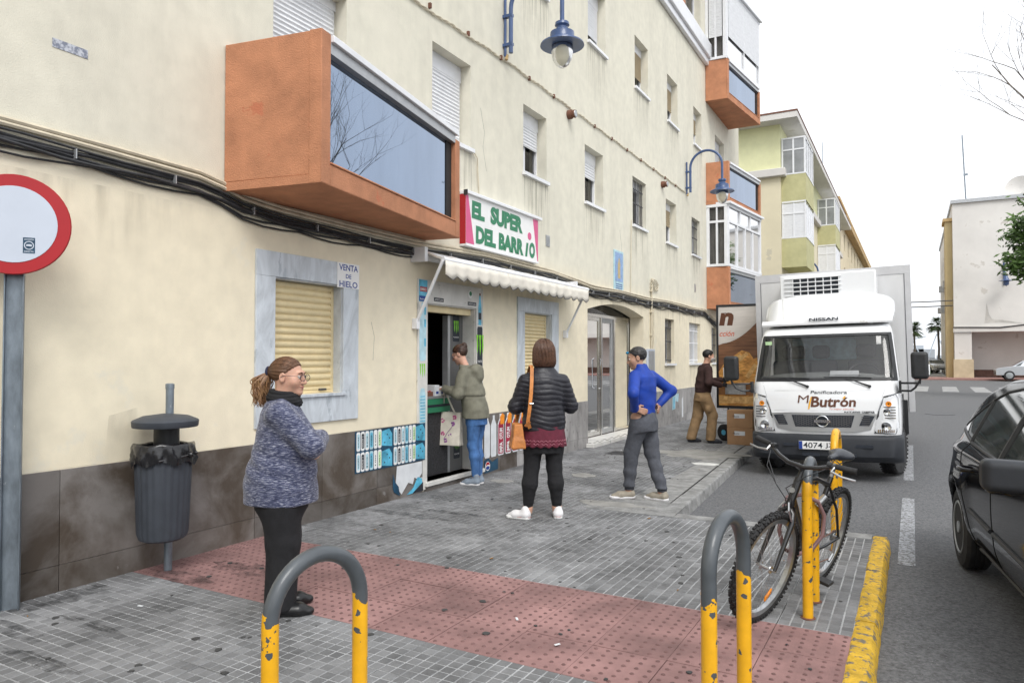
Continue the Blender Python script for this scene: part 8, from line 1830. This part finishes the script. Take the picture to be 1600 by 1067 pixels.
b = MB(); b.box(-16.5,GX+.8,GY0-.75,GY1+.3,11.7,11.95); b.build('roof_eave', M['white_w'], GB); MB().box(-16.5,GX+.82,GY0-.77,GY1+.3,11.951,12.02).build('roof_edge', M['tan'] if False else M['rust'], GB)
MB().box(-16.2,GX+.22,GY0-.22,GY1,9.42,9.75).build('string_course', M['white_w'], GB, bevel=.02)
M['enc'] = mat('enclosure_glass', (.27,.28,.29), .08, .25, 1.5, local=False, spec=.8)
def gbalc(y0, y1, z0, kind):
    z1 = z0+1.25; X1 = GX+1.0; r0 = MB().box(GX+.001, X1, y0, y1, z0, z1).build('balcony', M['green_r'], GB)
    if kind:
        b = MB(); zt = z1+1.55
        for (xa, ya) in ((GX+.02,y0),(X1-.07,y0),(X1-.07,y1-.07),((GX+X1)/2-.03,y0)): b.box(xa, xa+.07, ya, ya+.07, z1+.001, zt)
        for k in range(1, 4): b.box(X1-.06, X1, y0+(y1-y0)*k/4-.03, y0+(y1-y0)*k/4+.03, z1+.001, zt)
        b.box(GX+.02, X1+.0, y0-.005, y1, zt+.001, zt+.07); b.box(GX+.02, X1, y0-.004, y0+.05, z1+1.05, z1+1.11); b.box(GX, X1+.02, y0-.008, y1+.0, z1+.0, z1+.06)
        o = b.build('glazed_enclosure', M['alu'], GB)
        m_ = M['enc'] if kind == 'glass' else M['shutter_w']
        MB().box(GX+.09, X1-.075, y0+.02, y0+.04, z1+.07, zt).build('enclosure_pane', m_, GB).parent = o; MB().box(X1-.05, X1-.03, y0+.08, y1-.08, z1+.07, zt).build('enclosure_pane', m_, GB).parent = o
gbalc(32.8, 35.6, 5.47, 'shutter'); gbalc(32.8, 35.6, 8.25, 'glass'); gbalc(46.5, 49.5, 8.25, 'glass'); gbalc(46.5, 49.5, 5.47, 'shutter'); gbalc(32.8, 35.6, 2.6, None); gbalc(46.5,49.5,2.6,None)
MB().tube([(-9,32.5,5.6),(-7,32.45,5.0),(-5.6,32.4,4.6),(-5.2,32.4,4.55),(-5.15,32.4,3.0)], .05, 6).build('facade_cable', M['cable'], GB, smooth=True)
# far swan-neck lamp on that facade
t = thing('wall_lamp', (GX, 36.2, 5), 'dark curved lamp arm on the green trimmed building', 'street lamp', 'blue wall lamps on the facade')
MB().tube([(GX+.05,36.2,4.4),(GX+.1,36.2,5.6)]+[(GX+.1+.5-.5*math.cos(a),36.2,5.6+.5*math.sin(a)) for a in [math.pi*k/8 for k in range(1,9)]]+[(GX+1.1,36.2,5.2)], .04, 6).build('arm', M['blue_metal'], t, smooth=True)
MB().lathe([(.1,0),(.3,-.2),(.12,-.22),(.1,-.5)], (GX+1.1,36.2,5.2), n=12).build('lamp_hood', M['blue_metal'], t, smooth=True)
YB = thing('tan_corniced_building', (WALL, 80, 0), 'long pale yellow building with a tan cornice, last in the row on the left', 'building')
holes = [(66+4.2*k, 67.2+4.2*k, z, z+1.4) for k in range(12) for z in (1.5,4.6,7.8,10.6)]
b = facade(GX, 62.5, 120, -.14, 12.4, holes, .25); b.quad((GX,62.5,-.14),(GX,62.5,12.4),(-18,62.5,12.4),(-18,62.5,-.14)); b.build('wall', M['yellow_w'], YB)
for h in holes: MB().box(GX-.3,GX-.26,h[0],h[1],h[2],h[3]).build('window', M['carwin'], YB)
MB().box(-18.5,GX+.55,61.9,120.5,12.401,12.85).build('cornice', M['tan'], YB, bevel=.05); MB().box(-18,GX-.3,63,119,12.851,14.3).build('attic_wall', M['yellow_w'], YB); MB().box(-18.3,GX-.0,62.6,119.4,14.301,14.55).build('roof_edge', M['tan'], YB)
t = thing('roof_antenna', (-7, 70, 14.5), 'very thin tall mast on the pale yellow building roof', 'antenna'); MB().tube([(-6.5,66,14.5),(-6.5,66,20)], .035, 5).build('mast', M['galv'], t)
# ---------------- white building on the right
RB = thing('white_building', (4, 67, 0), 'white four storey building across the junction with an open ground floor bay', 'building')
RX0, RX1, RY0, RY1, RH = 2.95, 26, 67.0, 96, 13.9
b = MB(); b.quad((4.15,RY0,3.6),(RX1,RY0,3.6),(RX1,RY0,RH-1.9),(RX0,RY0,RH-1.9),(RX0,RY0,3.6)); b.quad((RX0,RY0,RH-1.9),(RX1,RY0,RH-1.9),(RX1,RY0,RH),(RX0,RY0,RH)); b.quad((4.15,RY0,3.6),(4.15,RY0+3,3.6),(RX1,RY0+3,3.6),(RX1,RY0,3.6))
b.quad((4.15,RY0+3,0),(RX1,RY0+3,0),(RX1,RY0+3,3.6),(4.15,RY0+3,3.6)); b.quad((RX1,RY0,0),(RX1,RY1,0),(RX1,RY1,RH),(RX1,RY0,RH)); b.build('wall', M['white_w'], RB)
holes = [(69+3.4*k, 70+3.4*k, z, z+1.3) for k in range(7) for z in (4.9,7.8,10.6)]
b = facade(RX0, RY0, RY1, -.1, RH, holes, .2, sgn=1); b.build('street_side_wall', M['white_w'], RB)
for h in holes: MB().box(RX0+.2,RX0+.24,h[0],h[1],h[2],h[3]).build('window', M['carwin'], RB)
for k in range(5): MB().box(RX0-.45,RX0-.02,70+5*k,70.9+5*k,(5.0,7.9,5.9,8.3,6.4)[k],(5.0,7.9,5.9,8.3,6.4)[k]+.6).build('air_conditioner', M['alu_side'], RB)
MB().box(2.45,2.94,67.6,70.0,-.1,12.6).build('tan_pilaster', M['tan2'] if 'tan2' in M else mat('ochre_render', (.50,.40,.22), .9, .1, .6, local=False), RB); MB().box(2.3,3.1,67.4,70.2,12.6,12.85).build('pilaster_cap', M['tan'], RB)
MB().box(RX0+.02,4.14,RY0+.02,RY0+1.0,-.1,3.59).build('corner_pillar', M['white_w'], RB); MB().box(RX0-.06,4.25,RY0-.08,RY0+1.1,-.1,1.45).build('pillar_plinth', mat('beige_plinth', (.50,.42,.29), .9, .15, 1.5, local=False), RB)
MB().box(RX0-.05,RX1,RY0-.12,RY0-.001,3.62,4.05).build('ledge', M['white_w'], RB); MB().box(RX0-.12,RX1,RY0-.18,RY1,RH,RH+.28).build('parapet', M['alu_side'], RB)
MB().box(4.16,RX1,RY0+2.9,RY0+2.99,0,.6).build('brick_plinth', mat('brown_brick', (.13,.07,.055), .9, .4, 3, local=False), RB)
MB().tube([(2.9,RY0-.15,4.0),(6,RY0-.15,3.92),(7.5,RY0-.15,4.1),(9,RY0-.15,4.35),(12,RY0-.15,4.3)], .05, 5).build('facade_cable', M['cable'], RB)
MB().add([(5.0,RY0-.01,4.3),(5.9,RY0-.01,4.35),(7.6,RY0-.01,4.2),(6.2,RY0-.01,4.5),(5.5,RY0-.01,4.6),(5.3,RY0-.01,5.0),(5.15,RY0-.01,5.9),(5.08,RY0-.01,5.0)], [tuple(range(8))]).build('peeled_render', mat('peeled_render', (.46,.44,.41), .9, .3, 1.5, local=False), RB)
t = thing('satellite_dish', (7.6, 68.5, 14.2), 'large white satellite dish on the roof of the white building', 'satellite dish'); MB().lathe([(.001,.0),(.5,.08),(.95,.32),(.97,.34),(.5,.1),(.001,.02)], (7.6,68.5,14.9), (-.35,-.8,.25), 24).build('dish', M['white_w'], t, smooth=True); MB().tube([(7.6,68.8,14.1),(7.6,68.6,14.9)], .06, 6).build('dish_mount', M['galv'], t)
t = thing('roof_mast', (4.0, 68, 14), 'tall thin mast at the left corner of the white building roof', 'antenna'); MB().tube([(3.95,68,14.1),(3.75,68,19.6)], .05, 6).build('mast', M['galv'], t); MB().box(3.8,4.1,67.95,68.05,16.3,16.45).build('mast_box', M['galv'], t)
t = thing('tv_antenna', (9.8, 68, 14), 'television antenna with short crossbars on the white building roof', 'antenna'); b = MB(); b.tube([(9.8,68,14.1),(9.8,68,19.3)], .035, 5); b.tube([(9.3,68,19.1),(10.8,68,19.1)], .03, 4); 
for k in range(6): b.tube([(9.45+.25*k,67.6,19.1),(9.45+.25*k,68.4,19.1)], .02, 4)
b.tube([(8.3,68,15.3),(9.6,68,15.3)], .04, 4); b.tube([(9,68,14.1),(9,68,15.3)], .03, 4); b.tube([(9.6,68,18.0),(10.1,68,17.8)], .05, 4); b.build('antenna_rods', M['galv'], t)
b = MB(); b.box(9.7,11.5,69,71,14.1,14.7); b.build('roof_block', M['white_w'], RB)
t = thing('wall_lamp', (6.2, RY0, 6), 'small blue lamp on the white building wall over the junction', 'street lamp', 'blue wall lamps on the facade')
MB().tube([(6.3,RY0-.05,7.2),(6.3,RY0-.1,9.0)], .06, 6).tube([(6.3,RY0-.1,8.2),(6.3,RY0-.5,8.3),(6.3,RY0-.9,7.9)], .05, 6).build('bracket', M['blue_metal'], t); MB().lathe([(.05,.5),(.2,.1),(.5,0),(.2,-.06),(.18,-.3),(.02,-.4)], (6.35,RY0-1.0,7.45), n=16).build('lamp_hood', M['blue_metal'], t, smooth=True)
t = thing('overhead_cables', (0, 66, 5), 'two dark cables spanning the street to the white building', 'cables')
for z_ in (5.75, 6.15): MB().tube([(WALL,64,z_+.1)]+[(-4.9+7.8*k/10, 64+3*k/10, z_-.12*math.sin(math.pi*k/10)) for k in range(1,11)], .045, 5).build('cable', M['cable'], t)
# silver car in the bay, more parked cars in the distance
def far_car(x, y, rz, label, col, grp=None):
    t = thing('parked_car', (x, y, -.02), label, 'car', grp, rot=(0,0,rz)); b = MB()
    P = [(-2.1,.35),(-2.1,.75),(-1.9,.86),(-1.1,.98),(-.45,1.40),(.7,1.45),(1.5,1.30),(2.0,.98),(2.1,.7),(2.08,.35)]
    for s_, w_ in (((-1),.0),(1,.0)): pass
    vs = []
    for xx, sh in ((-.86,0),(-.70,1),(.70,1),(.86,0)):
        for y_, z_ in P: vs.append((xx if z_ < 1.05 or not sh else xx*.96, y_, z_ if (sh or z_ < 1.0) else .99))
    n = len(P); f = [(i*n+q, i*n+q+1, (i+1)*n+q+1, (i+1)*n+q) for i in range(3) for q in range(n-1)]; f += [tuple(range(n))[::-1], tuple(3*n+q for q in range(n))]; b.add(vs, f); b.build('body', col, t, local=True, smooth=True, bevel=.05)
    for s_ in (-1, 1): MB().add([(s_*.80,-.95,1.02),(s_*.80,1.55,1.05),(s_*.70,1.3,1.32),(s_*.70,-.4,1.36)], [(0,1,2,3)]).build('side_windows', M['carwin'], t, local=True)
    MB().add([(-.72,-1.05,1.02),(.72,-1.05,1.02),(.66,-.5,1.40),(-.66,-.5,1.40)], [(0,1,2,3)]).build('windscreen', M['carwin'], t, local=True)
    for s_ in (-1, 1):
        MB().box(s_*.45,s_*.8,-2.13,-2.05,.62,.76).build('headlight', M['chrome'], t, local=True, bevel=.02)
        for yy_ in (-1.3, 1.3):
            o = MB().lathe([(.20,-.1),(.32,-.1),(.33,0),(.32,.1),(.20,.1)], (s_*.80,yy_,.33), (1,0,0), 20).build('wheel', M['rubber'], t, smooth=True, local=True); MB().lathe([(.22,-.105),(.05,-.12),(.05,.12),(.22,.105)], (s_*.80,yy_,.33), (1,0,0), 16).build('hubcap', M['hub'], t, smooth=True, local=True).parent = o
    MB().box(-.5,.5,-2.12,-2.09,.42,.55).build('grille', M['ink'], t, local=True); return t
M['silvercar'] = mat('silver_paint', (.55,.57,.60), .25, .04, 3, m=.5, coat=.7); M['bluecar'] = mat('grey_blue_paint', (.20,.23,.28), .25, .04, 3, coat=.7)
far_car(7.35, 62.6, R(-90), 'silver hatchback nose in view beyond the black car, before the white building', M['silvercar'])
for k in range(3): far_car(2.0, 88+5.5*k, R(20), ('nearest of the small parked cars past the tan pillar','middle one of the small parked cars past the tan pillar','farthest of the small parked cars past the tan pillar')[k], M['silvercar' if k != 1 else 'bluecar'], 'distant parked cars')
b = MB(); b.box(-.8, 1.6, 80, 86, -.02, .25); o = b.build('hedge_strip', M['leaf']); tag(o, 'low green verge beyond the junction near the tan pillar', 'verge', kind='stuff')
# palms, cranes and distant quay
def palm(x, y, h, lab, seed):
    r_ = random.Random(seed); t = thing('palm_tree', (x, y, 0), lab, 'palm tree', 'palm trees at the end of the street')
    MB().tube([(x,y,-.1),(x+.1,y,h*.5),(x,y,h)], [.17,.12,.11], 8).build('trunk', M['bark'], t, smooth=True); b = MB()
    for k in range(60):
        a = r_.uniform(0, 6.28); el = r_.uniform(-.7, 1.2); L_ = r_.uniform(1.3,1.75); d = Vector((math.cos(a)*math.cos(el), math.sin(a)*math.cos(el), math.sin(el))); tip = Vector((x,y,h+.2))+d*L_; side = d.cross((0,0,1)).normalized(); up_ = side.cross(d)
        c0 = Vector((x,y,h+.2))
        for q in range(13):
            aa = -1.1+2.2*q/12; dd = (d*math.cos(aa)+side*math.sin(aa)).normalized(); p0 = c0+d*L_*.45; p1 = p0+dd*L_*.55*(1-.2*abs(aa)); p1.z -= .18+.2*r_.random(); b.add([p0-side*.06, p0+side*.06, p1], [(0,1,2)])
        b.add([c0-side*.03, c0+side*.03, c0+d*L_*.5+side*.02, c0+d*L_*.5-side*.02], [(0,1,2,3)])
    b.build('crown', M['palm'], t)
palm(.25, 106, 5.0, 'palm with thinner trunk directly right of the truck', 1); palm(2.75, 100, 5.4, 'palm standing closer to the tan pillar, with the fuller crown', 2)
M['haze_blue'] = mat('distant_grey_blue', (.40,.43,.46), .9, .1, .05, local=False)  # distance haze mixed into the paint of crane and sheds
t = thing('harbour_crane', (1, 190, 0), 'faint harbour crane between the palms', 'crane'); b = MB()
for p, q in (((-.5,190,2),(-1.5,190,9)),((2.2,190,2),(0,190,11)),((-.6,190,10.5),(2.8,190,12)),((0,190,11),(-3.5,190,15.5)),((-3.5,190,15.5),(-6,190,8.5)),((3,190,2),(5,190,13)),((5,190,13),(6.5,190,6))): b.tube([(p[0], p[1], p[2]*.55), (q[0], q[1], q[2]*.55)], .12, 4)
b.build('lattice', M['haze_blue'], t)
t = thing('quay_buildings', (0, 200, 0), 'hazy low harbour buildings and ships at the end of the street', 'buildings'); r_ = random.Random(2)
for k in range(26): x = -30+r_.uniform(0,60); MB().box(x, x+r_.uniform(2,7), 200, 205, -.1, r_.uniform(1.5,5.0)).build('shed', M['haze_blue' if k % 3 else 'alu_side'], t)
t = thing('glass_block', (5.5, 140, 0), 'small blue grey glass faced block behind the right palm', 'building'); MB().box(4.8, 14, 140, 150, -.1, 6.6).build('facade', mat('blue_glass_far', (.22,.33,.42), .4, .2, .3, local=False), t)
b = MB()
for k in range(6): b.box(4.7, 4.79, 140+1.6*k, 140.1+1.6*k, 0, 6.6); b.box(4.8+1.5*k, 4.9+1.5*k, 139.9, 139.99, 0, 6.6); b.box(4.8, 14, 139.88, 139.95, 1.1*k, 1.1*k+.12)
b.build('mullions', M['alu_side'], t)
# tree at the right edge: leafy branch and bare twigs
def tree(name, x, y, h, lab, seed, leaves=1, bare=0, cat='tree', spread=2.2, lsz=.075, h0=None, group=None):
    r_ = random.Random(seed); t = thing(name, (x, y, 0), lab, cat, group); tr = MB(); tips = []
    def grow(p, d, L_, r0, lev):
        n = 4; P_ = [p]; dd = d.copy()
        for q in range(n): dd = (dd+Vector((r_.uniform(-.16,.16), r_.uniform(-.16,.16), r_.uniform(-.06,.14)))).normalized(); P_.append(P_[-1]+dd*L_/n)
        tr.tube(P_, [r0*(1-.55*q/n) for q in range(n+1)], 6 if lev < 3 else 4, caps=False)
        if lev >= 4: tips.append((P_[-1], lev)); tips.append((P_[2], lev))
        if lev < (6 if bare else 5):
            for _ in range(3 if lev < 2 else 2+(r_.random() < .5)):
                k = r_.choice((2,3,4)); a = Vector((r_.uniform(-1,1), r_.uniform(-1,1), r_.uniform(-.15,.9))).normalized(); grow(P_[k], (dd*.8+a*.75).normalized(), L_*r_.uniform(.62,.8), r0*.5, lev+1)
    hh = h0 or h*.32
    tr.tube([(x,y,-.1),(x+.05,y,hh)], [.17,.13], 10)
    for k in range(4): a = 6.28*k/4+r_.random(); grow(Vector((x+.05,y,hh)), Vector((math.cos(a)*.6*spread/2.2, math.sin(a)*.6*spread/2.2, 1)).normalized(), h*.27, .085, 1)
    tr.build('trunk', M['bark'], t, smooth=True)
    if leaves:
        b = MB()
        for p, lev in tips:
            for q in range(leaves):
                c = p+Vector((r_.gauss(0,.2), r_.gauss(0,.2), r_.gauss(0,.16))); u = Vector((r_.uniform(-1,1), r_.uniform(-1,1), r_.uniform(-.6,.6))).normalized(); v = u.orthogonal().normalized(); s_ = lsz*r_.uniform(.7,1.3); b.add([c-u*s_, c+v*s_*.45, c+u*s_, c-v*s_*.45], [(0,1,2,3)])
        b.build('crown', M['leaf'], t)
    return t
tree('leafy_tree', 5.75, 34, 8.4, 'green leafy tree reaching in at the right edge before the white building', 5, leaves=24, spread=2.0, lsz=.13)
tree('bare_tree', 4.75, 21.5, 11.5, 'bare winter tree whose twigs reach in at the upper right edge', 9, leaves=0, bare=1, spread=3.2)
tree('bare_tree', 9.0, 14.5, 9.2, 'bare tree across the road mirrored in the balcony glass', 12, leaves=0, bare=1, spread=2.6)
# what stands behind the viewpoint, for the reflections
OB = thing('opposite_building', (0, -34, 0), 'plain cream building behind the viewpoint with rows of windows', 'building')
holes = [(x, x+1.2, z, z+1.3) for x in (5,8.5,12,15.5,19) for z in (1.2,4.2,7.2,10)]
b = MB(); b.box(4,24,-40,-34,-.1,13); b.build('wall', M['cream2'], OB); b = MB()
for h in holes: b.box(h[0],h[1],-33.99,-33.9,h[2],h[3])
b.build('windows', M['carwin'], OB)
